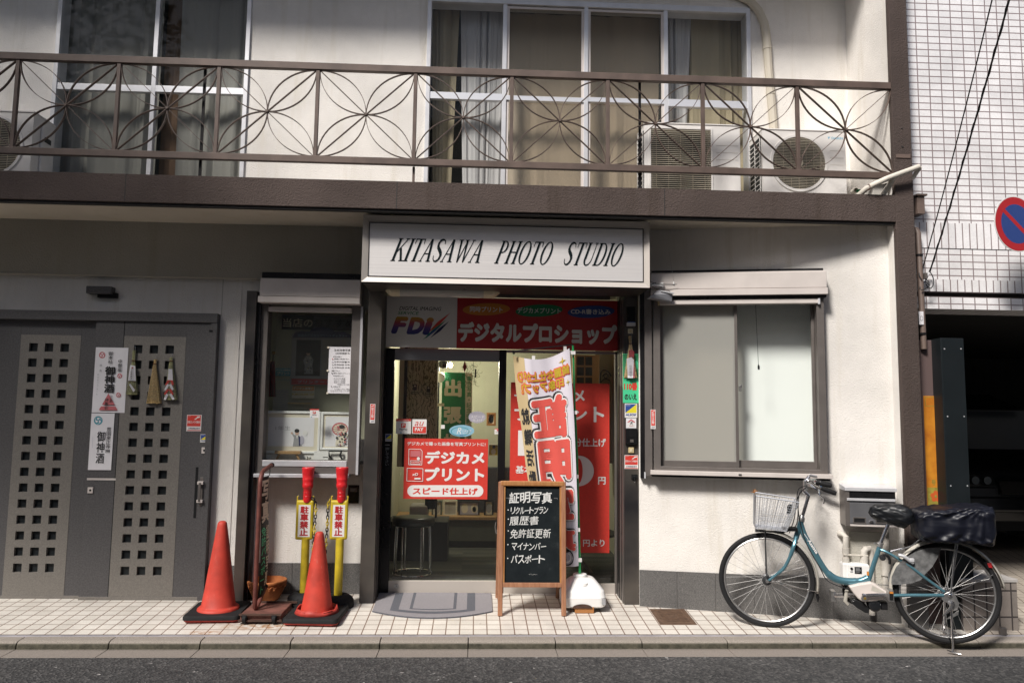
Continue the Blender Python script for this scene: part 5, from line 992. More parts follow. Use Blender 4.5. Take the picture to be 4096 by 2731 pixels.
# ------------------------------------------------------------------ terracotta pot
pc = at(*k_b(622, 1090), .965); pz = gz(.96); r0_ = (at(*k_b(775, 1010), .965).x-at(*k_b(470, 1010), .965).x)/2; hgt = at(*k_b(622, 1010), .965).z-pz
m = MB(); m.lathe([(.0, .0), (r0_*.60, .0), (r0_*.66, .012), (r0_*.86, hgt*.5), (r0_*.96, hgt*.80), (r0_*1.0, hgt*.86), (r0_*1.01, hgt*.95), (r0_*.98, hgt), (r0_*.91, hgt), (r0_*.89, hgt*.88), (r0_*.80, hgt*.6), (0, hgt*.55)], (pc.x, .965, pz), 'terracotta', 40, closed=False)
pot = m.build('flower_pot', None, (pc.x, .965, pz), auto=60); tag(pot, 'empty terracotta pot with vine relief behind the banner stand', 'pot')
m = MB()
for k in range(9):
    a0 = 2*pi*k/9; pts = []
    for i in range(9):
        a = a0+i*.075; z = hgt*(.73+.05*sin(i*1.5+k)); rr = r0_*(.94+.005); pts.append((pc.x+rr*cos(a), .965+rr*sin(a), pz+z))
    m.tube(pts, .0045, 'terracotta', 6)
    for (da, dz) in ((.2, -.08), (.45, -.10)):
        a = a0+da; rr = r0_*.925; c = Vector((pc.x+rr*cos(a), .965+rr*sin(a), pz+hgt*(.73+dz))); m.lathe([(.001, -.004), (.011, 0), (.001, .004)], c, 'terracotta', 8, axis='y' if abs(sin(a)) > .7 else 'x', closed=False)
m.build('vine_relief', pot)
# ------------------------------------------------------------------ yellow no-parking posts and their chain
def barrier(pxc, Y, label):
    S = SY(Y); X = S.q(k_b, pxc, 900)[0]; Z = gz(Y); V = lambda y: S.q(k_b, pxc, y)[1]
    root = thing('parking_post', label, 'barrier post', (X, Y, Z), 'yellow no-parking posts')
    m = MB(); m.lathe([(.0, 0), (.123, 0), (.125, .012), (.122, .038), (.108, .072), (.078, .092), (.052, .094), (.040, .088), (.038, .075)], (X, Y, Z), 'black_rubber', 36, closed=False); b = m.build('base_weight', root, auto=50)
    m = MB()
    for k in range(7):
        a0 = 2*pi*k/7; pts = []
        for i in range(12): a = a0+i*.055; z = .052+.010*sin(i*.95); rr = .122-.014*(z-.038)/.034+.001; pts.append((X+rr*cos(a), Y+rr*sin(a), Z+z))
        m.tube(pts, .0028, 'black_rubber', 5)
    m.build('wave_relief', b)
    z1, z0 = V(390), V(700); MB().lathe([(.0315, .07), (.0315, z0-Z+.01), (.0, z0-Z+.012)], (X, Y, Z), 'yellow_plastic', 24, closed=False).build('pole', root)
    a, c = S.q(k_b, pxc-69, 550)[0], S.q(k_b, pxc+69, 550)[0]; m = MB(S.xf); m.box(a, c, z0, z1, -.018, .018, 'yellow_plastic'); pl = m.build('sign_plate', root, bevel=.014)
    m = MB(S.xf); m.box(a+.022, c-.022, z0+.024, z1-.036, .018, .0195, 'white_print'); f = m.build('sign_face', root); m = MB(S.xf); m.text('駐\n車\n禁\n止', a+.036, z0+.034, c-.036, z1-.044, .021, 'red_dark_print', .035); m.build('lettering', f)
    m = MB(S.xf)
    for s_, u in ((-1, a), (1, c)):
        uu = u-s_*.006; m.tube([(uu, z1-.012, 0), (uu, z1+.012, 0), (uu+s_*.002, z1+.028, 0), (uu-s_*.008, z1+.030, 0)], .0048, 'yellow_plastic', 8)
    m.build('chain_hook', root)
    t0, t1, t2 = V(388), V(292), V(133); prof = [(.026, t0-Z-.02), (.034, t0-Z), (.033, t0-Z+.012), (.0325, t1-Z-.012), (.036, t1-Z-.006), (.042, t1-Z+.006), (.043, t1-Z+.03), (.040, t1-Z+.034), (.043, t1-Z+.055), (.044, t1-Z+.07), (.042, t1-Z+.073), (.046, t2-Z-.055), (.049, t2-Z-.02), (.050, t2-Z-.004), (.047, t2-Z), (.0, t2-Z+.002)]
    m = MB(); m.lathe(prof, (X, Y, Z), 'tape_red', 24, closed=False); 
    for f_ in (.3, .6): m.torus((X, Y, t0+(t1-t0)*f_), .033, .0025, 'tape_red', 'z', 24, 6)
    m.build('taped_top', root, auto=50)
    return root, a, c, z1
P1 = barrier(919, .86, 'yellow no-parking post partly hidden behind the torn-flange cone'); P2 = barrier(1188, .80, 'yellow no-parking post in full view beside the doormat')
ch = MB(); S_ = SY(.82); pts = []
ctrl = [(975, 372, .85), (1000, 392, .845), (1008, 440, .845), (1003, 520, .84), (996, 600, .84), (990, 690, .83), (985, 800, .80), (990, 950, .80), (1020, 1060, .80), (1055, 1085, .80), (1068, 1030, .80), (1072, 930, .80), (1080, 800, .80), (1090, 680, .80), (1098, 540, .80), (1102, 430, .80), (1118, 384, .80), (1138, 374, .80)]
cp = [Vector((at(*k_b(x, y), Y_).x, Y_, at(*k_b(x, y), Y_).z)) for x, y, Y_ in ctrl]
acc = []; step = .0215
for a, b in zip(cp, cp[1:]):
    n = 12
    for i in range(n): acc.append(a.lerp(b, i/n))
pos = [acc[0]]
for p in acc:
    if (p-pos[-1]).length >= step: pos.append(p)
for i in range(len(pos)-1):
    c = (pos[i]+pos[i+1])/2; t = (pos[i+1]-pos[i]).normalized(); s_ = (Vector((0, 1, 0)) if i % 2 else Vector((1, 0, .0))); s_ = (s_-t*s_.dot(t)).normalized(); L = []
    for k in range(12): a = 2*pi*k/12; L.append(c+t*(.0175*cos(a))+s_*(.0095*sin(a)))
    ch.tube(L+[L[0]], .0036, 'yellow_plastic' if (i//3) % 2 else 'black', 5, cap=False)
tag(ch.build('plastic_chain', None, pos[len(pos)//2]), 'yellow and black plastic chain drooping between the no-parking posts', 'chain')
# ------------------------------------------------------------------ doormat
mx = [gnd(*k_f(x, y)) for x, y in ((145, 1062), (1160, 1068), (1158, 1228), (95, 1224))]
yb_, yfm = (mx[0].y+mx[1].y)/2, (mx[2].y+mx[3].y)/2; xl = (mx[0].x+mx[3].x)/2; xr = (mx[1].x+mx[2].x)/2; ycen = gnd(*k_f(620, 1286)).y
def matpt(s_, y): return (xl+(xr-xl)*s_, y, gz(y))
def arc(s_, sc_=1.0): return yfm-(yfm-ycen)*(1-(2*s_-1)**2)
def matring(mb, sa, sb, yoff, z, m, n=28):
    top = [(xl+(xr-xl)*(sa+(sb-sa)*i/n), yb_, gz(yb_)+z) for i in range(n+1)]; bot = []
    for i in range(n+1): s_ = sa+(sb-sa)*i/n; y = arc(s_)+yoff; bot.append((xl+(xr-xl)*s_, y, gz(y)+z))
    N = n+1; mb.add(bot+top, [(i, i+1, N+i+1, N+i) for i in range(n)], m)
m = MB(); n = 28; matring(m, 0, 1, 0, .011, 'mat_grey')
for i in range(n):
    p = [xl+(xr-xl)*i/n, arc(i/n)]; q = [xl+(xr-xl)*(i+1)/n, arc((i+1)/n)]; m.add([(p[0], p[1], gz(p[1])+.001), (q[0], q[1], gz(q[1])+.001), (q[0], q[1], gz(q[1])+.011), (p[0], p[1], gz(p[1])+.011)], [(0, 1, 2, 3)], 'mat_dark')
for xx in (xl, xr): m.add([(xx, yb_, gz(yb_)), (xx, yfm, gz(yfm)), (xx, yfm, gz(yfm)+.011), (xx, yb_, gz(yb_)+.011)], [(0, 1, 2, 3)], 'mat_dark')
dm = m.build('doormat', None, ((xl+xr)/2, yb_, gz(yb_))); tag(dm, 'grey half-round doormat with darker border lines in front of the door', 'doormat')
m = MB(); d_ = yb_-yfm
matring(m, .145, .855, .082, .0120, 'mat_dark'); matring(m, .215, .785, .128, .0128, 'mat_grey'); matring(m, .305, .695, .162, .0136, 'mat_dark'); matring(m, .33, .67, .180, .0144, 'mat_grey'); m.build('border_lines', dm)
# ------------------------------------------------------------------ chalkboard
cl = gnd(*k_f(1232, 1256)); cr_ = gnd(*k_f(1802, 1256)); Yc = .585; ztop = at(*k_f(1515, 52), .66).z; zb = gz(Yc)
lean = .085                                                      # the top leans back this far
A = thing('chalkboard', 'wooden A-frame chalkboard with white handwriting outside the door', 'chalkboard', ((cl.x+cr_.x)/2, Yc, zb))
W_ = cr_.x-cl.x+.036; X0 = cl.x-.018; Hc = math.hypot(ztop-zb, lean); la = math.atan2(lean, ztop-zb)
def cxf(p): u, v, h = p; return Vector((X0+u, Yc+v*sin(la)-h*cos(la), zb+v*cos(la)+h*sin(la)))
pw = .036; vb = Hc*.208; vt2 = Hc*.242
for u in (0, W_-pw): MB(cxf).box(u, u+pw, 0, Hc-.006, -.018, .018, 'wood_leg').build('front_leg', A, bevel=.006)
MB(cxf).box(.012, W_-.012, Hc-.040, Hc, -.019, .021, 'wood_board').build('top_rail', A, bevel=.008); MB(cxf).box(pw, W_-pw, vb, vt2, -.014, .012, 'wood_leg').build('bottom_rail', A, bevel=.003)
for u in (pw, W_-pw-.012): MB(cxf).box(u, u+.012, vt2, Hc-.04, -.012, .010, 'wood_board').build('inner_stile', A)
bo = MB(cxf).box(pw+.012, W_-pw-.012, vt2, Hc-.04, -.010, -.002, 'chalkboard').build('board', A)
def hx(x, y):                      # pixel of crop f to board coordinates
    d = ray(*k_f(x, y)); O = Vector((X0, Yc, zb)); Nn = Vector((0, -cos(la), sin(la))); t = (O-CAM).dot(Nn)/d.dot(Nn); q = CAM+d*t-O; return q.x, q.dot(Vector((0, sin(la), cos(la))))
m = MB(cxf)
def hand(body, x0, y0, x1, y1, off, sh=.08):
    n = len(body); rnd = random.Random(x0*7+y0)
    for i, c in enumerate(body):
        if c == ' ': continue
        xa = x0+(x1-x0)*i/n; xb = x0+(x1-x0)*(i+.93)/n; dy = rnd.uniform(-.06, .06)*(y1-y0); w_ = 1
        ya, yb2 = y0+dy, y1+dy
        if c == 'ー': ya, yb2 = (y0+y1)/2-3, (y0+y1)/2+5
        if c in 'ッュョ': ya += (y1-y0)*.35
        a = hx(xa, ya); b = hx(xb, yb2); rot = rnd.uniform(-.07, .07)+(.0)
        def wp(p, a=a, b=b, rot=rot): cu, cv = (a[0]+b[0])/2, (a[1]+b[1])/2; x_, y_ = p[0]-cu, p[1]-cv; return (cu+x_*cos(rot)-y_*sin(rot)+.07*y_, cv+x_*sin(rot)+y_*cos(rot)+.06*x_, p[2])
        m.text(c, a[0], b[1], b[0], a[1], -.0012, 'chalk', off, warp=wp)
hand('証明写真', 1315, 150, 1705, 250, .018); hand('リクルートプラン', 1328, 284, 1665, 345, .008); hand('履歴書', 1318, 370, 1585, 448, .005); hand('免許証更新', 1325, 480, 1692, 562, .004); hand('マイナンバー', 1335, 605, 1650, 668, .008); hand('パスポート', 1332, 712, 1640, 785, .010)
for (x, y) in ((1305, 310), (1307, 392), (1306, 497), (1303, 620), (1301, 743)): a = hx(x, y); m.prism([(a[0]+.006*cos(t_)*.8, a[1]+.005*sin(t_)) for t_ in [2*pi*i/8 for i in range(8)]], -.0016, -.0012, 'chalk')
for pts in ([(1278, 203), (1312, 203), (1312, 215)], [(1715, 205), (1746, 205), (1746, 215)]):
    for p, q in zip(pts, pts[1:]): a, b = hx(*p), hx(*q); m.box(min(a[0], b[0])-.0008, max(a[0], b[0])+.0008, min(a[1], b[1])-.0008, max(a[1], b[1])+.0008, -.0016, -.0012, 'grey_print')
rr = random.Random(3)
for i in range(14): a = hx(1490+i*5.5, 888+rr.uniform(-4, 4)); m.box(a[0], a[0]+.002, a[1], a[1]+rr.uniform(.001, .004), -.0016, -.0012, 'chalk')
m.build('handwriting', bo)
rl_ = gnd(*k_f(1197, 1086)); Yr = 1.02
for x0_ in (X0-.006, X0+W_-.034): MB().tube([(x0_+.017, Yr, gz(Yr)), (x0_+.017, Yc+lean+.02, zb+Hc*.985)], .0175, 'wood_leg', 4).build('rear_leg', A)
MB().box(X0+.01, X0+W_-.01, Yr-.075, Yr-.058, zb+.26, zb+.30, 'wood_leg').build('rear_rail', A)
hk = MB(); a = at(*k_f(1196, 470), .80); hk.tube([(a.x-.004, .70, a.z+.06), (a.x-.010, .72, a.z+.02), (a.x-.004, .74, a.z-.03), (a.x+.006, .73, a.z-.035), (a.x+.004, .71, a.z)], .0022, 'chrome_dull', 6); hk.build('side_hook', A)
# ------------------------------------------------------------------ nobori banner on its water base
Yn = .80; NS = SY(Yn); base = NS.q(k_f, 1948, 880); Zb = NS.q(k_f, 1985, 1157)[1]
N_ = thing('nobori_flag', 'white and red vertical banner on a green pole in a white water base', 'banner', (base[0], Yn, gz(Yn)))
tx_, tz_ = NS.q(k_e, 765, 70); j = NS.q(k_e, 782, 655)
MB(NS.xf).tube([(base[0], base[1]-.04, 0), (*NS.q(k_e, 800, 1060), 0), (*j, 0)], .011, 'pole_green', 12).build('pole', N_)
MB(NS.xf).tube([(*j, 0), (*NS.q(k_e, 770, 200), 0), (tx_, tz_, 0)], .0088, 'pole_green', 12).build('upper_pole', N_); m = MB(NS.xf); m.tube([(j[0], j[1]-.012, 0), (j[0], j[1]+.012, 0)], .0145, 'pole_green', 12); m.build('pole_joint', N_)
la_, lb_ = NS.q(k_e, 230, 125), NS.q(k_e, 765, 62); m = MB(NS.xf); m.tube([(*lb_, 0), (*la_, .03)], .0045, 'post_slate', 8); m.tube([(la_[0], la_[1]+.006, .03), (la_[0]-.004, la_[1]-.004, .03), (la_[0]+.008, la_[1]-.022, .03)], .009, 'black', 8); m.build('top_arm', N_)
# cloth: right edge follows the pole, left edge hangs in and folds back
Rt = [(728, 100), (748, 410), (770, 760), (785, 1130), (800, 1500)]; Rt = [k_e(*p) for p in Rt]+[k_f(1925, 560), k_f(1932, 805)]
Lt = [(232, 160), (262, 500), (310, 830), (345, 1150), (400, 1500)]; Lt = [k_e(*p) for p in Lt]+[k_f(1620, 560), k_f(1660, 812)]
def interp(L, t): 
    t = max(0, min(.99999, t))*(len(L)-1); i = int(t); f = t-i; return (L[i][0]+(L[i+1][0]-L[i][0])*f, L[i][1]+(L[i+1][1]-L[i][1])*f)
Rm = [NS.uv(*p) for p in Rt]; Lm = [NS.uv(*p) for p in Lt]
def cloth(s_, t_, e=0.0):          # s_ 0 at the left edge, 1 at the pole; t_ 0 top, 1 bottom
    a, b = interp(Lm, t_), interp(Rm, t_); u = a[0]+(b[0]-a[0])*s_; sag = .05*sin(pi*s_)*(1-t_)**6*1.2
    fold = max(0, (.30-s_)/.30)
    h = .035+.013*sin(s_*7.5+t_*2.0)+.006*sin(s_*16-t_*5)-.09*fold**1.3*(1-.3*t_)+e
    return (u, a[1]+(b[1]-a[1])*s_-sag, h)
m = MB(NS.xf); m.sheet(lambda s_, t_: cloth(s_, 1-t_), 40, 50, 'banner_white'); fl = m.build('flag_cloth', N_)
m = MB(NS.xf); m.sheet(lambda s_, t_: cloth(.0+.19*s_, 1-t_, .0016), 14, 50, 'banner_edge'); m.build('edge_band', fl)
m = MB(NS.xf)
def ctext(body, s0, t0, s1, t1, mt, off, e=.004, mirror=True, grow=0.0, ds=0.0, dt=0.0):
    """grow keeps the strokes of an outline layer centred on those of the layer above it"""
    if grow:
        _, _, we, he = glyphs(body); ws, hs = (s1-s0), (t1-t0); ks = ws*(1/(1-2*off/we)-1)/2 if 0 else 0
        cs, ct = (s0+s1)/2, (t0+t1)/2; ws *= (1-2*grow/we)/(1-2*min(off, .19*we)/we); hs *= (1-2*grow/he)/(1-2*min(off, .19*he)/he); s0, s1, t0, t1 = cs-ws/2, cs+ws/2, ct-hs/2, ct+hs/2
    m.text(body, s0+ds, 1-t1-dt, s1+ds, 1-t0-dt, 0, mt, off, mirror=mirror, fine=.14, warp=lambda p: cloth(p[0], 1-p[1], e+p[2]))
def cpoly(pts, mt, e): m.add([cloth(*p, e) for p in pts], [tuple(range(len(pts)))], mt)
for b_, s0, t0, s1, t1 in (('綺麗な仕上がり', .05, .070, .97, .118), ('印象アップ!', .10, .124, .86, .172)):
    ctext(b_, s0, t0, s1, t1, 'banner_red', .10, .0035, grow=.02); ctext(b_, s0, t0, s1, t1, 'gold_print', .02, .0070)
for (cx, cy, r_) in ((.86, .045, .07), (.93, .155, .045)):
    P = []
    for i in range(8): a = pi/4*i; q = r_ if i % 2 == 0 else r_*.22; P.append((cx+q*cos(a), cy+q*.36*sin(a)))
    cpoly(P[::-1], 'gold_print', .005)
bigs = (('証', .215, .195, .88, .385), ('明', .255, .39, .90, .595), ('写', .30, .60, .92, .775), ('真', .33, .78, .93, .905))
for c, s0, t0, s1, t1 in bigs:
    ctext(c, s0, t0, s1, t1, 'ink', .095, .0030, grow=.05, ds=-.015, dt=-.003); ctext(c, s0, t0, s1, t1, 'white_print', .075, .0065, grow=.05); ctext(c, s0, t0, s1, t1, 'banner_red', .05, .0100)
for i, c in enumerate('就職活動用'): ctext(c, .03, .235+.095*i, .17, .312+.095*i, 'ink', .035, .0040)
for r_, mt, e in ((.085, 'ink', .0035), (.07, 'lilac_print', .0045), (.055, 'white_print', .0055), (.042, 'lilac_print', .0065)): cpoly([(.62+2.6*r_*cos(a), .945+.6*r_*sin(a)) for a in [-2*pi*i/28 for i in range(28)]][::-1], mt, e)
m.build('lettering', fl)
m = MB(NS.xf)
for t_ in (.018, .29, .55, .79, .965):
    p = cloth(.985, t_); q_ = interp([NS.uv(*k_e(765, 70)), NS.uv(*k_e(783, 655)), NS.uv(*k_e(800, 1060)), NS.uv(*k_f(1948, 880))], t_*.97); m.box(p[0]-.02, q_[0]+.016, p[1]-.014, p[1]+.014, .012, .016 if 0 else .030, 'white_print')
p = cloth(.93, .0); m.box(p[0]-.012, p[0]+.012, p[1]-.03, p[1]+.035, .004, .016, 'white_print'); p = cloth(.36, .0); m.box(p[0]-.012, p[0]+.012, p[1]-.02, p[1]+.03, .006, .03, 'white_print'); m.build('loop', fl)
# water base
a0 = NS.q(k_f, 1775, 1050)[0]; a1 = NS.q(k_f, 2157, 1050)[0]; bw = a1-a0; cxn = (a0+a1)/2; zg = gz(Yn)+.028; zt3 = NS.q(k_f, 1960, 900)[1]
m = MB()
def rr_(hx_, hy, r, z): 
    P = []
    for (sx_, sy, s0) in ((1, 1, 0), (-1, 1, 1), (-1, -1, 2), (1, -1, 3)):
        for k in range(6): a = pi/2*(s0+k/5); P.append((cxn+sx_*(hx_-r)+r*cos(a), Yn+sy*(hy-r)+r*sin(a), z))
    return P
hh = zt3-zg; lev = [(bw/2*.93, .150, .05, 0), (bw/2*.985, .160, .055, .01), (bw/2, .165, .06, hh*.36), (bw/2*.98, .16, .06, hh*.40), (bw/2*.955, .155, .06, hh*.55), (bw/2*.93, .15, .06, hh*.60), (bw/2*.55, .085, .05, hh*.93), (bw/2*.45, .07, .05, hh*.97)]
rings = [rr_(a, b, c, zg+d) for a, b, c, d in lev]; n = len(rings[0])
# arched cut-out at the front bottom
for k in range(2):
    rings[k] = [(x, y, z+(hh*.11*max(0, 1-((x-cxn+.02)/.075)**2)**.5 if (y < Yn-.1 and abs(x-cxn+.02) < .075) else 0)*(1 if k == 0 else .98)) for x, y, z in rings[k]]
vs = [p for r_ in rings for p in r_]; m.add(vs, [(r_*n+i, r_*n+(i+1) % n, (r_+1)*n+(i+1) % n, (r_+1)*n+i) for r_ in range(len(rings)-1) for i in range(n)]+[tuple(range((len(rings)-1)*n, len(rings)*n))], 'white_plastic', True); wb = m.build('water_base', N_, auto=28)
m = MB(); bxp = base[0]; m.lathe([(.055, hh*.95), (.055, hh+.012), (.050, hh+.018), (.02, hh+.018)], (bxp, Yn, zg), 'white_plastic', 20); m.lathe([(.028, -.02), (.03, 0), (.024, .006)], (bxp+.02, Yn-.10, zg+hh*.84), 'white_plastic', 18, axis='z'); m.build('socket', wb, auto=30)
m = MB(); fr = Yn-.166; ar = [(cxn-.02+.078*cos(pi*i/14), zg+.001+hh*.15*sin(pi*i/14)) for i in range(15)]; m.prism(ar[::-1], fr-.0025, fr-.0005, 'rust_dark', axis=1); m.build('carry_arch', wb)
m = MB(); m.box(a1-.0085-.03, a1-.010, Yn-.1660-.0008, Yn-.1645, zg+hh*.13, zg+hh*.34, 'grey_print'); m.build('maker_label', wb)
wk0, wk1 = gnd(*k_f(1890, 1200)), gnd(*k_f(2060, 1204)); MB().box(wk0.x, wk1.x, Yn-.19, Yn-.03, gz(.62)+.0, gz(.62)+.052, 'wood_orange')
wbk = MB().box(wk0.x, wk1.x, .64, .90, gz(.64)+.001, gz(.64)+.050, 'wood_orange').build('wood_block', None, ((wk0.x+wk1.x)/2, .77, gz(.64)), bevel=.005); tag(wbk, 'short orange wooden block under the white flag base', 'block')
# ------------------------------------------------------------------ manhole cover
mh = [gnd(*px_) for px_ in ((2400+582/2.94, 2350+248/2.94), (2400+1005/2.94, 2350+250/2.94), (2400+1128/2.94, 2350+432/2.94), (2400+705/2.94, 2350+432/2.94))]
mx0, mx1, my0, my1 = (mh[0].x+mh[3].x)/2, (mh[1].x+mh[2].x)/2, (mh[2].y+mh[3].y)/2, (mh[0].y+mh[1].y)/2
def mxf(p): return Vector((mx0+(mx1-mx0)*p[0], my0+(my1-my0)*p[1], gz(my0+(my1-my0)*p[1])+p[2]))
m = MB(mxf); m.box(0, 1, 0, 1, -.01, .003, 'iron_rust'); mc = m.build('manhole_cover', None, mxf((.5, .5, 0)), bevel=.002); tag(mc, 'square rusty iron cover set in the pavement tiles by the angled wall', 'manhole cover')
m = MB(mxf); m.frame(.04, .96, .06, .94, .05, .003, .006, 'iron_rust'); m.frame(.13, .87, .17, .83, .035, .003, .0065, 'iron_rust'); m.frame(.36, .64, .36, .64, .03, .003, .0065, 'iron_rust')
for i in range(22):
    f = .18+.64*i/21
    if f < .345 or f > .655: m.box(.18, .82, f-.004, f+.004, .003, .0048, 'iron_rust')
    else: m.box(.18, .35, f-.004, f+.004, .003, .0048, 'iron_rust'); m.box(.65, .82, f-.004, f+.004, .003, .0048, 'iron_rust')
m.text('水', .40, .40, .60, .60, .0055, 'iron_rust', .03); m.build('cast_pattern', mc)
# ------------------------------------------------------------------ mailbox and gas meter on the angled wall
def RWh(h): return lambda k, x, y: RW.q(k, x, y, h)
q = RWh(.16); a = q(k_mb, 330, 480)[0]; b = q(k_mb, 848, 480)[0]; z1 = q(k_mb, 580, 298)[1]; z0 = q(k_mb, 580, 655)[1]; zt4 = RW.q(k_mb, 580, 222, .01)[1]
mbx = thing('mailbox', 'brushed metal wall mailbox with sloping lid behind the bicycle saddle', 'mailbox', RW.xf(((a+b)/2, z0, 0)))
m = MB(RW.xf); m.box(a, b, z0, z1, .002, .155, 'steel_frame'); bo = m.build('box', mbx, bevel=.003)
m = MB(RW.xf); m.hexa([(a-.01, z1, .002), (b+.008, z1, .002), (b+.008, z1, .17), (a-.01, z1, .17)], [(a-.01, zt4, .002), (b+.008, zt4, .002), (b+.008, z1+.026, .17), (a-.01, z1+.026, .17)], 'alu'); m.build('lid', mbx, bevel=.002)
ins = lambda x0, y0, x1, y1: (q(k_mb, x0, (y0+y1)/2)[0], q(k_mb, x1, (y0+y1)/2)[0], q(k_mb, (x0+x1)/2, y1)[1], q(k_mb, (x0+x1)/2, y0)[1])
m = MB(RW.xf); m.box(a-.009, a+.022, z0-.008, z1, .004, .162, 'alu_bronze'); m.box(a+.022, b+.006, z0-.008, z0+.004, .004, .162, 'alu_shutter'); m.build('side_trim', mbx)
m = MB(RW.xf); e = ins(338, 306, 840, 372); m.box(*e, .155, .159, 'bronze_dark'); m.build('slot_recess', bo); m = MB(RW.xf); e = ins(332, 374, 836, 400); m.box(*e, .155, .172, 'alu'); m.build('flap', bo, bevel=.002)
m = MB(RW.xf); e = ins(340, 420, 832, 640); m.box(*e, .155, .160, 'steel_frame'); dr = m.build('front_door', bo, bevel=.002)
for (x0, x1) in ((398, 530), (632, 764)):
    e = ins(x0, 570, x1, 632); m = MB(RW.xf); m.frame(*e, .006, .160, .165, 'alu_bronze'); m.box(e[0]+.006, e[1]-.006, e[2]+.006, e[3]-.006, .160, .1612, 'black'); m.build('name_window', dr)
e = ins(566, 604, 606, 622); m = MB(RW.xf); m.box(*e, .160, .172, 'chrome'); m.build('lock_knob', dr, bevel=.002)
q2 = RWh(.12); gm = thing('gas_meter', 'white gas meter with dark display and pipes below the mailbox', 'gas meter', RW.xf((*q2(k_mb, 430, 1210), 0)))
z1 = q2(k_mb, 430, 1052)[1]; a = q2(k_mb, 288, 1130)[0]; b = q2(k_mb, 565, 1130)[0]; z0 = q2(k_mb, 430, 1290)[1]
m = MB(RW.xf); m.box(a, b, z0, z1, .03, .13, 'white_plastic'); gb = m.build('meter_body', gm, bevel=.012); m = MB(RW.xf); aa = q2(k_mb, 343, 1130)[0]; m.box(aa, b-.004, z0+.03, z1-.006, .13, .15, 'white_plastic'); m.build('front_cover', gm, bevel=.004)
q3 = RWh(.151); i3 = lambda x0, y0, x1, y1: (q3(k_mb, x0, (y0+y1)/2)[0], q3(k_mb, x1, (y0+y1)/2)[0], q3(k_mb, (x0+x1)/2, y1)[1], q3(k_mb, (x0+x1)/2, y0)[1])
m = MB(RW.xf); m.box(*i3(414, 1088, 488, 1156), .15, .154, 'black_gloss'); [m.box(*i3(424, y, 478-(y % 3)*6, y+5), .154, .1545, 'grey_print') for y in (1100, 1111, 1122, 1136)]; m.build('display', gm); u, v = q3(k_mb, 383, 1106); MB(RW.xf).lathe([(.010, .150), (.009, .156)], (u, v, 0), 'black', 14).build('reset_button', gm); MB(RW.xf).box(*i3(370, 1132, 398, 1146), .15, .1515, 'grey_print').build('maker_label', gm)
m = MB(RW.xf); q4 = RWh(.08); m.tube([(*q4(k_mb, 285, 760), .0), (*q4(k_mb, 300, 755), .05), (*q4(k_mb, 322, 770), .08), (*q4(k_mb, 322, 1040), .08)], .0215, 'pipe_white', 14); 
for y in (920, 1025): p = q4(k_mb, 322, y); m.tube([(p[0], p[1]-.022, .08), (p[0], p[1]+.022, .08)], .027, 'pipe_white', 12)
m.build('inlet_pipe', gm)
m = MB(RW.xf); m.tube([(*q4(k_mb, 514, 1040), .08), (*q4(k_mb, 514, 925), .08), (*q4(k_mb, 530, 905), .08), (*q4(k_mb, 575, 900), .06), (*q4(k_mb, 600, 940), .05), (*q4(k_mb, 605, 1180), .05), (*q4(k_mb, 612, 1600), .05)], [.024, .026, .025, .022, .021, .021, .021], 'pipe_white', 14)
for y in (985, 1025): p = q4(k_mb, 514, y); m.tube([(p[0], p[1]-.014, .08), (p[0], p[1]+.014, .08)], .030, 'pipe_white', 12)
m.build('outlet_pipe', gm); m = MB(RW.xf); m.tube([(*q4(k_mb, 290, 955), .10), (*q4(k_mb, 545, 968), .10)], .007, 'pipe_wrap', 8); m.build('pipe_bracket', gm)
m = MB(RW.xf); p0_ = RW.q(k_mb, 360, 720, .03); p1_ = RW.q(k_mb, 750, 720, .03); p2_ = RW.q(k_mb, 360, 1200, .03); m.box(p0_[0], p1_[0], p2_[1]-.1, p0_[1], .0, .03, 'stucco_beam'); m.box(p0_[0]-.01, p1_[0]+.01, p0_[1]-.05, p0_[1]+.005, .03, .05, 'stucco_beam'); m.build('meter_niche_board', gm)  # darker stucco on the board carries the recess shade of the niche
dpb = RW.q(k_mb, 612, 1600, .05); pv_ = MB(RW.xf); q5 = RWh(.07); pv_.tube([(*q5(k_mb, 748, 790), .05), (*q5(k_mb, 748, 1330), .05)], .024, 'pipe_white', 12)
for y in (1060, 1140): p = q5(k_mb, 750, y); pv_.tube([(p[0], p[1]-.03, .05), (p[0], p[1]+.03, .05)], .034, 'pipe_white', 12)
tag(pv_.build('water_pipe', None, RW.xf((*q5(k_mb, 748, 1330), .05))), 'thick pale pipe with collars on the wall right of the gas meter', 'pipe')
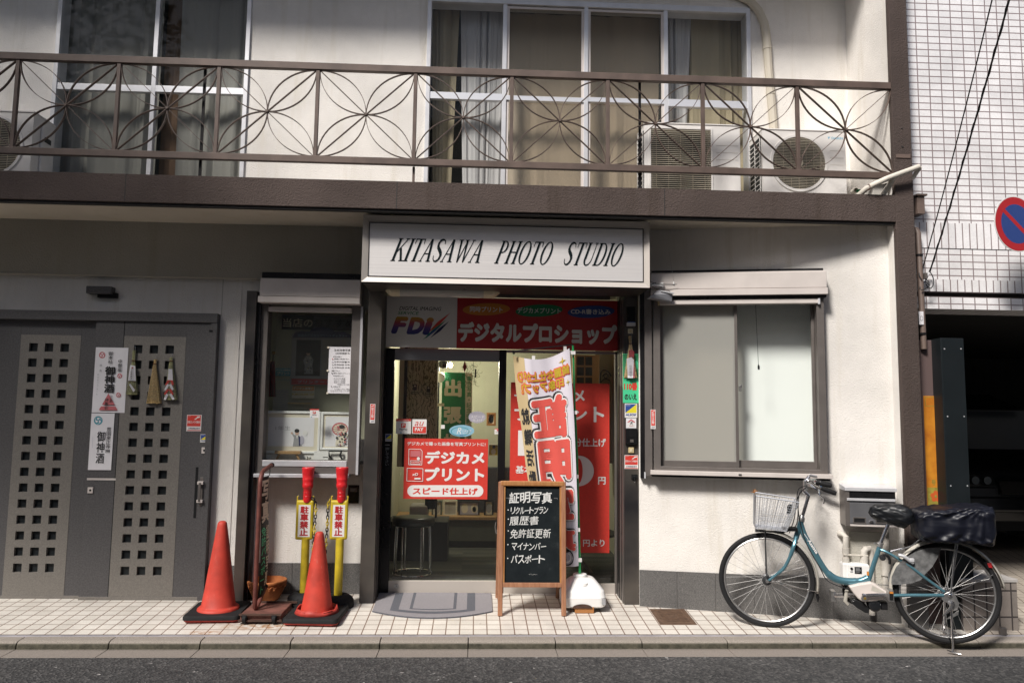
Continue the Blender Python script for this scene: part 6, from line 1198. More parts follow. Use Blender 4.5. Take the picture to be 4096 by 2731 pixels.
# ------------------------------------------------------------------ bicycle (town bike with motor), leaning on its stand
fa = Vector((2.234, .335, gz(.335))); ra = Vector((3.282, .012, .0)); bu = Vector((ra.x-fa.x, ra.y-fa.y, 0)).normalized(); ang = math.atan2(bu.y, bu.x)
BS = Surf((fa.x, fa.y, 0), ang)                  # u from front wheel to rear wheel, h towards the street
def b(x, y, h=0.0): u, v = BS.q(k_bk, x, y, h); return (u, v, h)
bike = thing('bicycle', 'light blue electric town bicycle with wire basket parked at the kerb', 'bicycle', BS.xf((.55, 0, 0)))
fh = b(474, 848); rh = b(1757, 935); RF = .342; RR = .346
fh = (fh[0], gz(.335)+RF, 0); rh = (rh[0], -.006+RR, 0)
def wheel(c, Rw, hubr, steer=0.0, lab='wheel'):
    def wx(p): x, y, z = p[0]-c[0], p[1]-c[1], p[2]; return BS.xf((c[0]+x*cos(steer)-z*sin(steer)*0, c[1]+y, z+x*sin(steer)))
    t = MB(wx); t.torus((c[0], c[1], 0), Rw-.019, .019, 'tyre', 'z', 72, 10); wh = MB(wx); wh.torus((c[0], c[1], 0), Rw-.043, .0085, 'chrome_dull', 'z', 72, 8, sz=1.5); w_ = wh.build('wheel', bike)
    t.build('tyre', w_)
    h_ = MB(wx)
    prof = [(.012, -.055), (.014, -.04), (hubr, -.036), (hubr, -.030), (hubr*.72, -.026), (hubr*.72, .026), (hubr, .030), (hubr, .036), (.014, .04), (.012, .055)]
    vs = []; h_.lathe([(r, z) for r, z in prof], (c[0], c[1], 0), 'rim_dark' if hubr > .02 else 'chrome_dull', 20); h_.build('hub', w_)
    s_ = MB(wx); n = 32
    for i in range(n):
        a = 2*pi*i/n; side = .030 if i % 2 else -.030; o = .9*(1 if (i//2) % 2 else -1)*.55
        s_.tube([(c[0]+hubr*.92*cos(a+o), c[1]+hubr*.92*sin(a+o), side), (c[0]+(Rw-.047)*cos(a), c[1]+(Rw-.047)*sin(a), 0)], .00125, 'spoke_steel', 5)
    s_.build('spokes', w_)
    return w_
wheel(fh, RF, .034, 0); wheel(rh, RR, .030)
def bt(name, pts, r, m, n=12, par=bike, cap=True): o = MB(BS.xf).tube(pts, r, m, n, cap).build(name, par); return o
def smooth(pts, k=6):
    P = [Vector(p) for p in pts]; out = []
    for i in range(len(P)-1):
        p0, p1, p2, p3 = P[max(i-1, 0)], P[i], P[i+1], P[min(i+2, len(P)-1)]
        for j in range(k):
            t = j/k; out.append(.5*((2*p1)+(p2-p0)*t+(2*p0-5*p1+4*p2-p3)*t*t+(3*p1-p0-3*p2+p3)*t**3))
    return out+[P[-1]]
fr = MB(BS.xf)
fr.tube(smooth([b(714, 428), b(745, 520), b(800, 610), b(850, 700), b(905, 780), b(960, 822), b(1020, 840), b(1090, 845), b(1150, 838), b(1195, 818)]), [.0215]*25+[.026]*20+[.023]*10, 'bike_blue', 16)
fr.tube([b(722, 412), b(688, 520)], .0195, 'bike_blue', 14)
fr.tube([b(1282, 590), b(1240, 710), b(1195, 850)], .0165, 'bike_blue', 14)
for s_ in (-1, 1):
    fr.tube(smooth([b(1270, 612, 0), b(1340, 640, .022*s_), b(1480, 725, .045*s_), b(1600, 815, .055*s_), b(1740, 918, .06*s_)]), .0095, 'bike_blue', 10)
    fr.tube(smooth([b(1290, 945, .035*s_), b(1450, 942, .05*s_), b(1600, 942, .06*s_), b(1735, 942, .06*s_)]), .0115, 'bike_blue', 10)
frame = fr.build('frame', bike)
m = MB(BS.xf); a0 = b(772, 548, .024); d0 = Vector(b(835, 645, .024))-Vector(a0); dl_ = d0.length; ud = d0.normalized(); vd = Vector((-ud.y, ud.x, 0))
m.text('Assista', 0, -.010, dl_, .012, 0, 'white_print', .03, warp=lambda p: (a0[0]+ud.x*p[0]+vd.x*p[1], a0[1]+ud.y*p[0]+vd.y*p[1], .0245+p[2])); e0 = b(742, 505, .0235); m.tube([b(742, 505, .021), b(770, 545, .021)], .0022, 'white_print', 6); m.build('lettering', frame)
m = MB(BS.xf); p = b(1195, 787, .017); m.box(p[0]-.007, p[0]+.007, p[1]-.014, p[1]+.014, .0165, .019, 'orange_print'); m.build('registration_sticker', frame)
m = MB(BS.xf); m.prism([b(*p)[:2] for p in ((1705, 925), (1770, 895), (1800, 930), (1825, 985), (1815, 1030), (1780, 1040), (1745, 985), (1705, 960))][::-1], .058, .066, 'chrome_dull'); m.prism([b(*p)[:2] for p in ((1705, 925), (1770, 895), (1800, 930), (1745, 985), (1705, 960))][::-1], -.066, -.058, 'chrome_dull'); m.lathe([(.016, .066), (.014, .078), (.008, .084)], (rh[0], rh[1], 0), 'chrome', 14); m.build('rear_dropout', bike, bevel=.002)
# fork, stem, handlebar
f_ = MB(BS.xf); cro = b(688, 520)
f_.tube([b(694, 500), cro, b(680, 545)], .020, 'bike_blue', 12)
for s_ in (-1, 1): f_.tube(smooth([b(684, 530, .012*s_), b(668, 590, .046*s_), b(640, 670, .05*s_), b(600, 745, .052*s_), b(550, 790, .054*s_), (fh[0]+.012, fh[1]+.006, .056*s_)]), [.0145]*10+[.012]*10+[.009]*6, 'bike_blue', 10)
f_.lathe([(.011, -.075), (.012, .0), (.011, .075)], (fh[0], fh[1], 0), 'chrome_dull', 12); f_.build('fork', bike)
bt('headset', [b(727, 372), b(724, 395), b(720, 415)], [.014, .023, .024], 'chrome_dull')
st = bt('stem', smooth([b(724, 400), b(742, 340), b(768, 250), b(766, 228), b(742, 205), b(748, 170), b(768, 125)]), [.0125]*13+[.014]*20+[.013]*4, 'chrome')
hbp = MB(BS.xf); hbp.tube(smooth([b(885, 152, .27), b(835, 132, .26), b(800, 126, .20), b(775, 122, .08), b(770, 122, 0), b(775, 124, -.08), b(815, 150, -.20), b(870, 178, -.25), b(960, 215, -.26)]), .0112, 'chrome', 10); hb_ = hbp.build('handlebar', bike)
for pts, nm in (([b(835, 140, .26), b(858, 145, .262), b(890, 152, .264), b(925, 160, .266), b(938, 163, .266)], 'grip'), ([b(865, 178, -.25), b(890, 190, -.25), b(930, 205, -.256), b(968, 218, -.26)], 'grip')): bt(nm, pts, [.017, .019, .0185, .0175, .013][:len(pts)], 'black_rubber', 14, hb_)
bt('shifter_ring', [b(826, 136, .26), b(850, 142, .262)], [.022, .023], 'black', 16, hb_)
m = MB(BS.xf); c = b(806, 98, .05); m.hexa([b(776, 100, .0), b(776, 90, .11), b(836, 100, .11), b(836, 110, .0)], [b(780, 88, .0), b(780, 78, .11), b(835, 92, .11), b(835, 100, .0)], 'camera_grey'); m.build('control_panel', hb_, bevel=.004)
m = MB(BS.xf); m.tube(smooth([b(790, 160, .22), b(815, 180, .24), b(845, 195, .255), b(855, 225, .265), b(848, 232, .265)]), [.008]*6+[.006]*13+[.004]*6, 'chrome', 8); m.tube([b(770, 150, .18), b(800, 165, .21)], .013, 'chrome_dull', 10); m.build('brake_lever', hb_)
m = MB(BS.xf); m.tube(smooth([b(830, 218, -.22), b(865, 240, -.235), b(882, 262, -.24), b(880, 292, -.24)]), .0048, 'chrome', 8); m.build('brake_lever', hb_)
m = MB(BS.xf); m.tube([b(745, 130, .05), b(752, 200, .05)], .014, 'chrome_dull', 10); m.tube([b(775, 100, .02), b(745, 135, .04)], .012, 'chrome', 10); m.build('bell', hb_)
cbl = MB(BS.xf)
for pts in ([b(770, 160, .15), b(705, 185, .10), b(690, 260, .05), b(700, 340, .03), b(712, 420, .028), b(760, 580, .03), b(850, 740, .032), b(900, 830, .034), b(970, 870, .036), b(1060, 900, .036)], [b(770, 175, -.15), b(712, 210, -.10), b(700, 300, -.04), b(690, 430, -.02), b(640, 480, .0), b(590, 495, .0)], [b(760, 170, .12), b(700, 240, .06), b(670, 400, .04), b(636, 500, .03)]): cbl.tube(smooth(pts), .0036, 'cable_black', 6)
cbl.build('cable', bike)
# basket
bk = MB(BS.xf); rim = [(390, 222), (690, 268)]; bot = [(386, 448), (612, 478)]
d0_ = .15
def bp_(s_, t_, side):    # t_ 0 top..1 bottom, s_ 0 front..1 rear
    x0 = 390-4*t_; x1 = 690-85*t_; y0 = 222+226*t_; y1 = 268+205*t_; h = (d0_-.03*t_)*side; q = b(x0+(x1-x0)*s_, y0+(y1-y0)*s_); return (q[0], q[1], h)
for t_ in [0.0, .09, .17, .25, .33, .41, .49, .57, .64, .70, .75, .80, .84, .88, .92, .96, 1.0]:
    r_ = .0048 if t_ == 0 else .0017; loop = [bp_(0, t_, 1), bp_(.5, t_, 1), bp_(1, t_, 1), bp_(1, t_, .33), bp_(1, t_, -.33), bp_(1, t_, -1), bp_(.5, t_, -1), bp_(0, t_, -1), bp_(0, t_, -.33), bp_(0, t_, .33), bp_(0, t_, 1)]; bk.tube(loop, r_, 'wire_silver', 6)
for side in (-1, 1):
    for s_ in (0, .10, .16, .28, .34, .46, .52, .64, .70, .80, .86, 1.0): bk.tube([bp_(s_, 0, side), bp_(s_, 1, side)], .0017, 'wire_silver', 5)
for e in (0, 1):
    for k in range(-3, 4): bk.tube([bp_(e, 0, k/3.5), bp_(e, 1, k/3.5)], .0017, 'wire_silver', 5)
for k in range(-5, 6): bk.tube([bp_(0, 1, k/5.5), bp_(1, 1, k/5.5)], .0017, 'wire_silver', 5)
bsk = bk.build('basket', bike); m = MB(BS.xf); m.box(b(605, 480)[0]-.02, b(690, 480)[0], b(640, 480)[1], b(640, 458)[1], -.05, .05, 'black'); m.box(b(400, 470)[0], b(600, 470)[0], b(500, 492)[1], b(500, 480)[1], -.03, .03, 'black'); m.build('basket_bracket', bsk)
m = MB(BS.xf); m.hexa([b(620, 300, .02), b(660, 290, .02), b(645, 360, .02), b(618, 370, .02)], [b(620, 300, .10), b(660, 290, .10), b(645, 360, .10), b(618, 370, .10)], 'black'); m.build('head_lamp', bsk, bevel=.01); m = MB(BS.xf); m.box(b(388, 470)[0], b(418, 470)[0], b(400, 486)[1], b(400, 462)[1], .02, .06, 'chrome_dull'); m.build('front_reflector', bsk, bevel=.004)
m = MB(BS.xf); rr2 = random.Random(5); c0 = b(384, 212, -.05)
for i in range(7): m.tube([c0, (c0[0]+rr2.uniform(-.02, .03), c0[1]+rr2.uniform(-.012, .03), c0[2]+rr2.uniform(-.02, .02))], .003, 'wood_board', 5)
m.build('twist_tie', bsk)
for s_ in (-.06, .06): bt('basket_stay', [(fh[0], fh[1], s_), b(462, 470, s_*.9)], .0042, 'rim_dark', 8)
def fender(c, Rw, a0, a1, wdt, m_, name, m2=None):
    f = MB(BS.xf); n = 34; k = 8; vs = []; fs = []
    for i in range(n+1):
        a = a0+(a1-a0)*i/n
        for j in range(k+1): q = -1+2*j/k; rr_q = Rw+.022-.016*q*q; vs.append((c[0]+rr_q*cos(a), c[1]+rr_q*sin(a), q*wdt))
    for i in range(n):
        for j in range(k): fs.append((i*(k+1)+j, i*(k+1)+j+1, (i+1)*(k+1)+j+1, (i+1)*(k+1)+j))
    f.add(vs, fs, m_, True); return f.build(name, bike, solid=.0015)
fender(fh, RF+.003, R(92), R(-12), .026, 'fender_cream', 'front_fender'); fr_ = fender(rh, RR+.003, R(8), R(192), .028, 'fender_cream', 'rear_fender')
bt('fender_stay', [(fh[0], fh[1], .062), b(838, 918, .03)], .0032, 'chrome', 8); bt('fender_stay', [(rh[0], rh[1], .066), b(2085, 796, .03)], .0036, 'chrome', 8); bt('mud_flap', [b(832, 920, 0), b(838, 955, 0), b(840, 990, 0)], [.006, .014, .003], 'black', 6)
m = MB(BS.xf); m.hexa([b(2020, 715, -.03), b(2075, 710, -.03), b(2085, 750, -.03), b(2050, 745, -.03)], [b(2020, 715, .03), b(2075, 710, .03), b(2085, 750, .03), b(2050, 745, .03)], 'red_dark_print'); m.hexa([b(2015, 708, -.032), b(2040, 705, -.032), b(2062, 755, -.032), b(2050, 758, -.032)], [b(2015, 708, .032), b(2040, 705, .032), b(2062, 755, .032), b(2050, 758, .032)], 'black'); m.build('rear_reflector', fr_, bevel=.003)
# motor, cranks, pedals
m = MB(BS.xf); m.prism([b(*p)[:2] for p in ((1050, 868), (1120, 850), (1205, 838), (1235, 850), (1320, 905), (1328, 925), (1290, 960), (1235, 972), (1150, 978), (1115, 955), (1085, 920))][::-1], -.055, .058, 'motor_beige'); m.build('motor_cover', bike, bevel=.010)
m = MB(BS.xf); m.prism([b(*p)[:2] for p in ((1215, 860), (1300, 905), (1262, 908), (1205, 895))][::-1], .058, .060, 'fender_cream'); m.build('cover_inset', bike)
m = MB(BS.xf); m.prism([b(*p)[:2] for p in ((1068, 985), (1100, 965), (1160, 985), (1200, 1030), (1192, 1060), (1170, 1058), (1110, 1022))][::-1], -.04, .042, 'black'); m.lathe([(.044, -.045), (.046, .035), (.038, .048), (.03, .052)], b(1237, 1005), 'black_gloss', 28, axis='z'); m.box(b(1270, 1000)[0], b(1330, 1000)[0], b(1300, 1040)[1], b(1300, 985)[1], -.04, .03, 'black'); m.build('motor_unit', bike, bevel=.004)
m = MB(BS.xf); m.torus(b(1120, 930, -.0)[:2]+(-.058,), .080, .004, 'black', 'z', 40, 6, sx=3); m.build('chain_ring', bike)
m = MB(BS.xf); m.tube([b(1045, 905, .0), b(1035, 985, .0), b(1055, 1010, 0)], [.012, .013, .008], 'fender_cream', 8); m.build('chain_case_edge', bike)
bt('crank_arm', smooth([b(1155, 945, .075), b(1200, 942, .080), b(1345, 938, .085)]), [.016]*4+[.012]*9, 'chrome', 10); bt('crank_arm', [b(1100, 942, -.075), b(1040, 942, -.08), b(955, 942, -.085)], [.012, .013, .014], 'chrome', 10)
m = MB(BS.xf); m.lathe([(.022, .070), (.020, .086), (.012, .088)], b(1155, 945), 'chrome_dull', 18, axis='z'); m.lathe([(.011, .086), (.010, .090)], b(1157, 945), 'brass', 14, axis='z'); m.build('crank_boss', bike)
for (x, y, s_) in ((1352, 938, 1), (945, 942, -1)):
    m = MB(BS.xf); c = b(x, y, s_*.14); m.box(c[0]-.016, c[0]+.016, c[1]-.036, c[1]+.036, min(s_*.10, s_*.185), max(s_*.10, s_*.185), 'black_rubber' if 0 else 'chrome_dull'); m.box(c[0]-.012, c[0]+.012, c[1]-.028, c[1]+.028, min(s_*.186, s_*.188), max(s_*.186, s_*.188), 'black'); m.build('pedal', bike, bevel=.004); m = MB(BS.xf); m.box(c[0]-.011, c[0]+.011, c[1]+.018, c[1]+.030, min(s_*.1885, s_*.192), max(s_*.1885, s_*.192), 'orange_print'); m.build('pedal_reflector', bike)
m = MB(BS.xf)
for yy in (.030, -.040): m.tube([(b(1200, 940)[0], b(1200, 905)[1]+yy, -.055), (rh[0], rh[1]+yy*.8, -.055)], .003, 'rim_dark', 6)
m.build('drive_chain', bike)
# seat post, covers, carrier, skirt guard, lock, stand
bt('seat_post', [b(1338, 440), b(1282, 590)], .0136, 'chrome', 12); bt('seat_clamp', [b(1288, 566), b(1278, 598)], .021, 'chrome_dull', 12); bt('clamp_lever', [b(1275, 575, .0), b(1240, 572, .03)], .006, 'chrome_dull', 8)
cr2 = MB(BS.xf)
for s_ in (-1, 1):
    cr2.tube(smooth([b(1360, 632, .02*s_), b(1440, 610, .05*s_), b(1505, 590, .06*s_), b(1560, 548, .065*s_), b(1600, 543, .065*s_), b(1900, 545, .065*s_)]), .0055, 'chrome', 8); cr2.tube([b(1832, 592, .065*s_), (rh[0]+.004, rh[1], .070*s_)], .0046, 'chrome', 8); cr2.tube([b(1832, 592, .065*s_), b(1830, 548, .065*s_)], .006, 'chrome_dull', 8)
for x in (1560, 1680, 1790, 1895): cr2.tube([b(x, 546, -.065), b(x, 546, .065)], .004, 'rim_dark', 6)
cr2.tube([b(1820, 560, .07), b(1785, 900, .075)], .003, 'chrome_dull', 6); cr2.build('rear_carrier', bike)
for s_ in (1, -1):
    m = MB(BS.xf); P = [b(*p)[:2] for p in ((1350, 855), (1353, 800), (1385, 730), (1440, 672), (1520, 625), (1600, 598), (1705, 592), (1680, 660), (1640, 730), (1590, 780), (1560, 822), (1500, 845), (1420, 856))][::-1]; m.prism(P, s_*.050, s_*.052, 'guard_grey') if s_ > 0 else m.prism(P, -.052, -.050, 'guard_grey'); m.build('skirt_guard', bike)
m = MB(BS.xf); m.tube(smooth([b(1412, 655, .066), b(1450, 665, .07), b(1500, 700, .07), b(1520, 712, .066)]), [.012]*6+[.013]*6+[.012]*6+[.012], 'alu_bright', 10); m.box(b(1478, 690)[0], b(1505, 690)[0], b(1490, 690)[1], b(1490, 668)[1], .05, .085, 'alu'); m.build('ring_lock', bike, bevel=.002)
m = MB(BS.xf); c = b(1300, 675, .03); m.lathe([(.020, .012), (.021, .034), (.010, .036)], (c[0], c[1], 0), 'rim_dark', 14, axis='z'); m.tube(smooth([b(1300, 655, .03), b(1330, 660, .03), b(1350, 690, .03), b(1350, 720, .03)]), [.009]*19, 'black', 8); m.build('saddle_lock', bike)
sd = MB(BS.xf); ft_ = b(1757, 1330); zf = -.048; 
for s_ in (-1, 1):
    top = (rh[0]+.004, rh[1]-.05, .075*s_); ftp = (rh[0]-.004, zf+.012, .105*s_); sd.tube([top, ((top[0]+ftp[0])/2, (top[1]+ftp[1])/2, .09*s_), ftp], .0072, 'chrome', 10); 
ftp0 = (rh[0]-.004, zf+.012, .105); sd.tube([(ftp0[0]-.035, ftp0[1]+.012, .105), ftp0, (ftp0[0]+.045, ftp0[1]-.003, .125)], [.005, .008, .004], 'chrome', 8); sd.tube([(rh[0]-.004, zf+.10, -.10), (rh[0]-.004, zf+.10, .10)], .005, 'chrome_dull', 8); sd.build('kick_stand', bike)
m = MB(BS.xf); m.tube([b(1800, 985, .082), b(1785, 1035, .085), b(1730, 1090, .09)], [.012, .014, .006], 'chrome', 8); m.prism([b(*p)[:2] for p in ((1775, 1055), (1815, 1030), (1812, 1060), (1760, 1085), (1728, 1092))][::-1], .078, .084, 'chrome_dull'); m.build('stand_lever', bike)
# covers (things that lie on the bicycle)
def blob(secs, m_, nseg=26, wr=.006, seed=1, xf=None, sharp=3.0):
    rnd = random.Random(seed); mb = MB(xf or BS.xf); vs = []; fs = []; D = []
    for p, q in zip(secs, secs[1:]):
        n_ = max(1, int(abs(q[0]-p[0])/.009)); D += [tuple(p[k]+(q[k]-p[k])*i/n_ for k in range(4)) for i in range(n_)]
    i0 = [s_[0] for s_ in secs]; secs = D+[secs[-1]]
    ph = [rnd.uniform(0, 6.28) for _ in range(8)]
    for i, (u, vt, vb_, hw) in enumerate(secs):
        cv, hv = (vt+vb_)/2, (vt-vb_)/2
        for j in range(nseg):
            a = 2*pi*j/nseg; ca, sa = cos(a), sin(a); e = 2/sharp; X_ = math.copysign(abs(ca)**e, ca); Y_ = math.copysign(abs(sa)**e, sa)
            wv = wr*(sin(5*a+ph[0]+u*30)+.7*sin(9*a+ph[1]-u*44)+.5*sin(14*a+ph[2]+u*70)); vs.append((u+wr*.8*sin(3*a+u*30), cv+Y_*(hv+wv), X_*(hw+wv)))
    N = nseg
    for i in range(len(secs)-1):
        for j in range(N): fs.append((i*N+j, i*N+(j+1) % N, (i+1)*N+(j+1) % N, (i+1)*N+j))
    fs += [tuple(range(N))[::-1], tuple(range((len(secs)-1)*N, len(secs)*N))]; mb.add(vs, fs, m_, True); return mb
def sec(x, yt, yb, hw): return (b(x, yt)[0], b(x, yt)[1], b(x, yb)[1], hw)
sm = blob([sec(1202, 345, 358, .012), sec(1212, 318, 378, .035), sec(1245, 300, 398, .05), sec(1285, 297, 412, .062), sec(1325, 294, 428, .075), sec(1360, 292, 440, .09), sec(1400, 291, 452, .10), sec(1440, 295, 460, .105), sec(1470, 305, 448, .10), sec(1495, 325, 425, .085), sec(1512, 350, 395, .05), sec(1518, 365, 380, .015)], 'vinyl_black', 64, .0036, 3, sharp=2.5)
sv = sm.build('saddle_cover', None, BS.xf(b(1360, 450)), auto=80); tag(sv, 'wrinkled black plastic cover stretched over the bicycle saddle', 'cover')
def bc(s_, a):
    return None
S_ = [sec(1518, 380, 470, .09), sec(1524, 352, 520, .135), sec(1548, 334, 540, .165), sec(1610, 322, 548, .178), sec(1690, 314, 552, .185), sec(1780, 309, 552, .188), sec(1870, 304, 556, .19), sec(1945, 300, 566, .19), sec(2000, 299, 572, .182), sec(2030, 302, 560, .172), sec(2050, 335, 520, .15), sec(2068, 385, 470, .10), sec(2072, 410, 450, .05)]
bm_ = blob(S_, 'vinyl_navy', 120, .004, 11, sharp=6.0)
# long diagonal pleats pulled from the upper rear corner
cpt = Vector(BS.xf(b(2020, 306, .17)))
for i, v in enumerate(bm_.v):
    d = v-cpt; l = d.length; n_ = BS.N
    if (v-Vector(BS.xf((0, 0, 0)))).dot(n_) > .10 and l > .02:
        uu = d.dot(BS.U); vv = d.z; an = math.atan2(vv, uu); bm_.v[i] = v + n_*(.011*sin(an*21)*min(1, l*4)*max(0, 1-l*1.3)+.004*sin(vv*55-uu*26)*max(0, l*1.6-.5))
cvv = bm_.build('basket_cover', None, BS.xf(b(1780, 545)), auto=80); tag(cvv, 'dark navy plastic cover tied over the rear basket of the bicycle', 'cover')
# ------------------------------------------------------------------ neighbouring tiled building with its dark garage
NB = thing('tiled_building', 'white tiled neighbouring building with a dark open garage below', 'building', (5.5, .45, 0))
YN = .45; NS_ = SY(YN); q = lambda x, y: NS_.q(k_n, x, y)
zL = NS_.uv(3800, 1236)[1]; z_a = NS_.uv(3850, 1182)[1]; z_b = NS_.uv(3850, 1168)[1]; z_c = NS_.uv(3850, 1119)[1]; z_d = NS_.uv(3850, 995)[1]; z_e = NS_.uv(3850, 893)[1]
XL = 3.40
MB().box(XL, 12, YN, YN+.3, z_e, 12, 'wall_tile').build('wall', NB); MB().box(XL, 12, YN-.006, YN+.3, z_d, z_e-.002, 'wall_tile_tall').build('soldier_course', NB); MB().box(XL, 12, YN, YN+.3, z_c, z_d-.002, 'wall_tile').build('wall', NB)
MB().box(XL, 12, YN-.006, YN+.3, z_b, z_c-.002, 'wall_tile_tall').build('soldier_course', NB); MB().box(XL, 12, YN+.05, YN+.3, z_a-.01, z_b-.002, 'drip_edge').build('groove', NB); MB().box(XL, 12, YN-.002, YN+.3, zL, z_a-.012, 'wall_tile').build('lintel', NB)
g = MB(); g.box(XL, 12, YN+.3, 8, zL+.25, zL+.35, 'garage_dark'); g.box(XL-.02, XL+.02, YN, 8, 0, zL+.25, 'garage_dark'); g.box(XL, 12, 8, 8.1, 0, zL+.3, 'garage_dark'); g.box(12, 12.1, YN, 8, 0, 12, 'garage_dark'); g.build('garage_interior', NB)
MB().box(7.2, 7.6, 1.2, 1.6, 0, zL, 'garage_dark').build('garage_column', NB)
# car in the garage: dark minivan facing the street, mostly in shadow
CX, CYf = 5.75, 3.05; car = thing('parked_car', 'black minivan with one headlight visible inside the dark garage', 'car', (CX, CYf, .07))
hwid = .88; SC = SY(CYf); pb = SC.uv(3880, 2235)
X0c = SC.uv(3865, 2000)[0]-.02; CX = X0c+hwid
m = MB(); side = [(.02, .28), (.0, .50), (.04, .72), (.16, .93), (.75, 1.08), (1.35, 1.68), (1.8, 1.84), (4.1, 1.80), (4.3, 1.2), (4.35, .35), (4.2, .22), (.2, .20)]
def carx(p): return Vector((CX+p[0], CYf+p[1], .07+p[2]))
rows = []
for (y, z) in side: t = max(0, (z-1.0)/.85); rows.append((y, z, hwid*(1-.16*t)*(1-.05*(1 if y < .1 else 0))))
vs = [(-w_, y, z) for y, z, w_ in rows]+[(w_, y, z) for y, z, w_ in rows]; n = len(rows)
mb_ = MB(carx); mb_.add(vs, [tuple(range(n)), tuple(range(2*n-1, n-1, -1))]+[(i, n+i, n+(i+1) % n, (i+1) % n) for i in range(n)], 'car_paint'); mb_.build('body', car, bevel=.04)
def face(u0, u1, z0, z1, y0, y1, m_, nm, par=car, bev=.01): o = MB(carx); o.hexa([(u0, y0, z0), (u1, y0, z0), (u1, y0+.05, z1), (u0, y0+.05, z1)][::1], [(u0, y1, z0), (u1, y1, z0), (u1, y1+.05, z1), (u0, y1+.05, z1)], m_); return o.build(nm, par, bevel=bev)
face(-.62, .62, 1.12, 1.62, .80, .86, 'car_glass', 'windscreen')
for s_ in (-1, 1):
    u0, u1 = sorted((s_*.84, s_*.50)); h = face(u0, u1, .74, .88, .0, .12, 'car_glass', 'headlight')
    for uu in (.74, .60): o = MB(carx); o.lathe([(.045, -.012), (.03, .0), (.012, .004)], (s_*uu, .015, .81), 'lens', 16, axis='y'); o.build('lens', h)
face(-.45, .45, .66, .80, -.01, .08, 'black', 'grille'); face(-.86, .86, .46, .64, -.035, .05, 'car_paint', 'bumper', bev=.03); face(-.55, .55, .26, .42, -.02, .05, 'black', 'lower_intake'); face(-.165, .165, .50, .60, -.045, -.036, 'beige_button' if 0 else 'white_print', 'number_plate')
for s_ in (-1, 1):
    for yy in (.85, 3.5): o = MB(carx); o.lathe([(.31, -.09), (.32, -.06), (.32, .06), (.31, .09)], (s_*.80, yy, .31), 'tyre', 24, axis='x'); wv = o.build('wheel', car); o = MB(carx); o.lathe([(.2, -.095), (.19, .095)], (s_*.80, yy, .31), 'alu', 18, axis='x'); o.build('rim', wv)
# ------------------------------------------------------------------ garage gate post, orange plate, planter wall
Yg = .30; PG = SY(Yg); a = PG.q(k_g, 478, 800)[0]; b_ = PG.q(k_g, 640, 800)[0]; zt = PG.q(k_g, 535, 265)[1]
gp_ = thing('gate_post', 'tall dark slate metal gate post beside the brown corner', 'post', ((a+b_)/2, Yg, 0))
MB().box(a, b_, Yg, Yg+.30, -.01, zt, 'post_slate').build('post_body', gp_, bevel=.004)
scr = MB(PG.xf)
for y in (340, 810, 1293):
    for x in (484+ (y-340)*.046, 599+(y-340)*.047): u, v = PG.q(k_g, x, y); scr.lathe([(.0055, .0), (.004, .004)], (u, v, 0), 'alu_bright', 10)
scr.build('screw', gp_)
Yp = .42; PP = SY(Yp); a2 = PP.q(k_g, 316, 800)[0]; b2 = a+.004; zt2_ = PP.q(k_g, 385, 280)[1]; MB().box(a2-.03, b2+.02, Yp, Yp+.25, 0, zt2_, 'post_plate').build('side_plate', gp_, bevel=.003)
so = [(332, 668), (448, 668), (470, 1020), (490, 1430), (374, 1430), (345, 900)]
u0, u1, v0, v1 = PP.rc(k_g, 352, 668, 470, 1432, .006); op = MB(PP.xf); op.box(u0, u1, v0, v1, .001, .006, 'sign_orange'); o = op.build('orange_plate', None, PP.xf(((u0+u1)/2, v0, 0)), bevel=.001); tag(o, 'long narrow orange metal plate with worn lettering on the gate post', 'sign')
m = MB(PP.xf); L = u1-u0; H_ = v1-v0; [m.box(u0+L*.62, u0+L*(.74+.06*(i % 3)), v0+H_*(.42+.026*i), v0+H_*(.432+.026*i), .006, .0064, 'sign_red_worn') for i in range(15)]; m.frame(u0+L*.08, u1-L*.08, v1-H_*.095, v1-H_*.01, .004, .0062, .0070, 'sign_stain'); m.text('号', u0+L*.28, v0+H_*.185, u0+L*.52, v0+H_*.235, .0072, 'sign_stain', .02); m.build('lettering', o)
m = MB(PP.xf); m.box(u0+.002, u1-.002, v0+.002, v0+H_*.165, .006, .0068, 'sign_stain'); cx_, cz_ = (u0+u1)/2, v0+H_*.085
for i in range(5): aa = 2*pi*i/5+pi/2; m.prism([(cx_+.026*cos(aa)+.018*cos(t_), cz_+.026*sin(aa)+.018*sin(t_)) for t_ in [2*pi*k/12 for k in range(12)]], .0068, .0074+.00005*i, 'sign_red_worn')
m.prism([(cx_+.011*cos(t_), cz_+.011*sin(t_)) for t_ in [2*pi*k/10 for k in range(10)]], .0074, .0082, 'sign_stain'); m.build('flower_mark', o)
PL = SY(.285); a = PL.q(k_bk, 1955, 1000)[0]; b_ = PL.q(k_bk, 2262, 1000)[0]; zt = PL.q(k_bk, 2110, 825)[1]; zb_ = PL.q(k_bk, 2110, 850)[1]; zz = PL.q(k_bk, 2110, 1082)[1]
pw_ = thing('planter_wall', 'low brown tiled block with pale stone cap at the garage edge', 'low wall', ((a+b_)/2, .4, 0)); m = MB(); m.box(a-.1, b_, .285, .62, -.01, zb_, 'planter_tile'); m.build('tiled_base', pw_, bevel=.003); MB().box(a-.1, b_+.006, .278, .62, zb_, zt, 'granite_cap').build('cap', pw_, bevel=.003)
m = MB(); m.lathe([(.026, 0), (.026, .045), (.02, .05)], (gnd(*k_bk(2060, 1170)).x, .2, .0), 'alu_bronze', 14); tag(m.build('bollard_socket', None, (gnd(*k_bk(2060, 1170)).x, .2, 0)), 'small rusty metal stub by the kerb under the rear wheel', 'fitting')
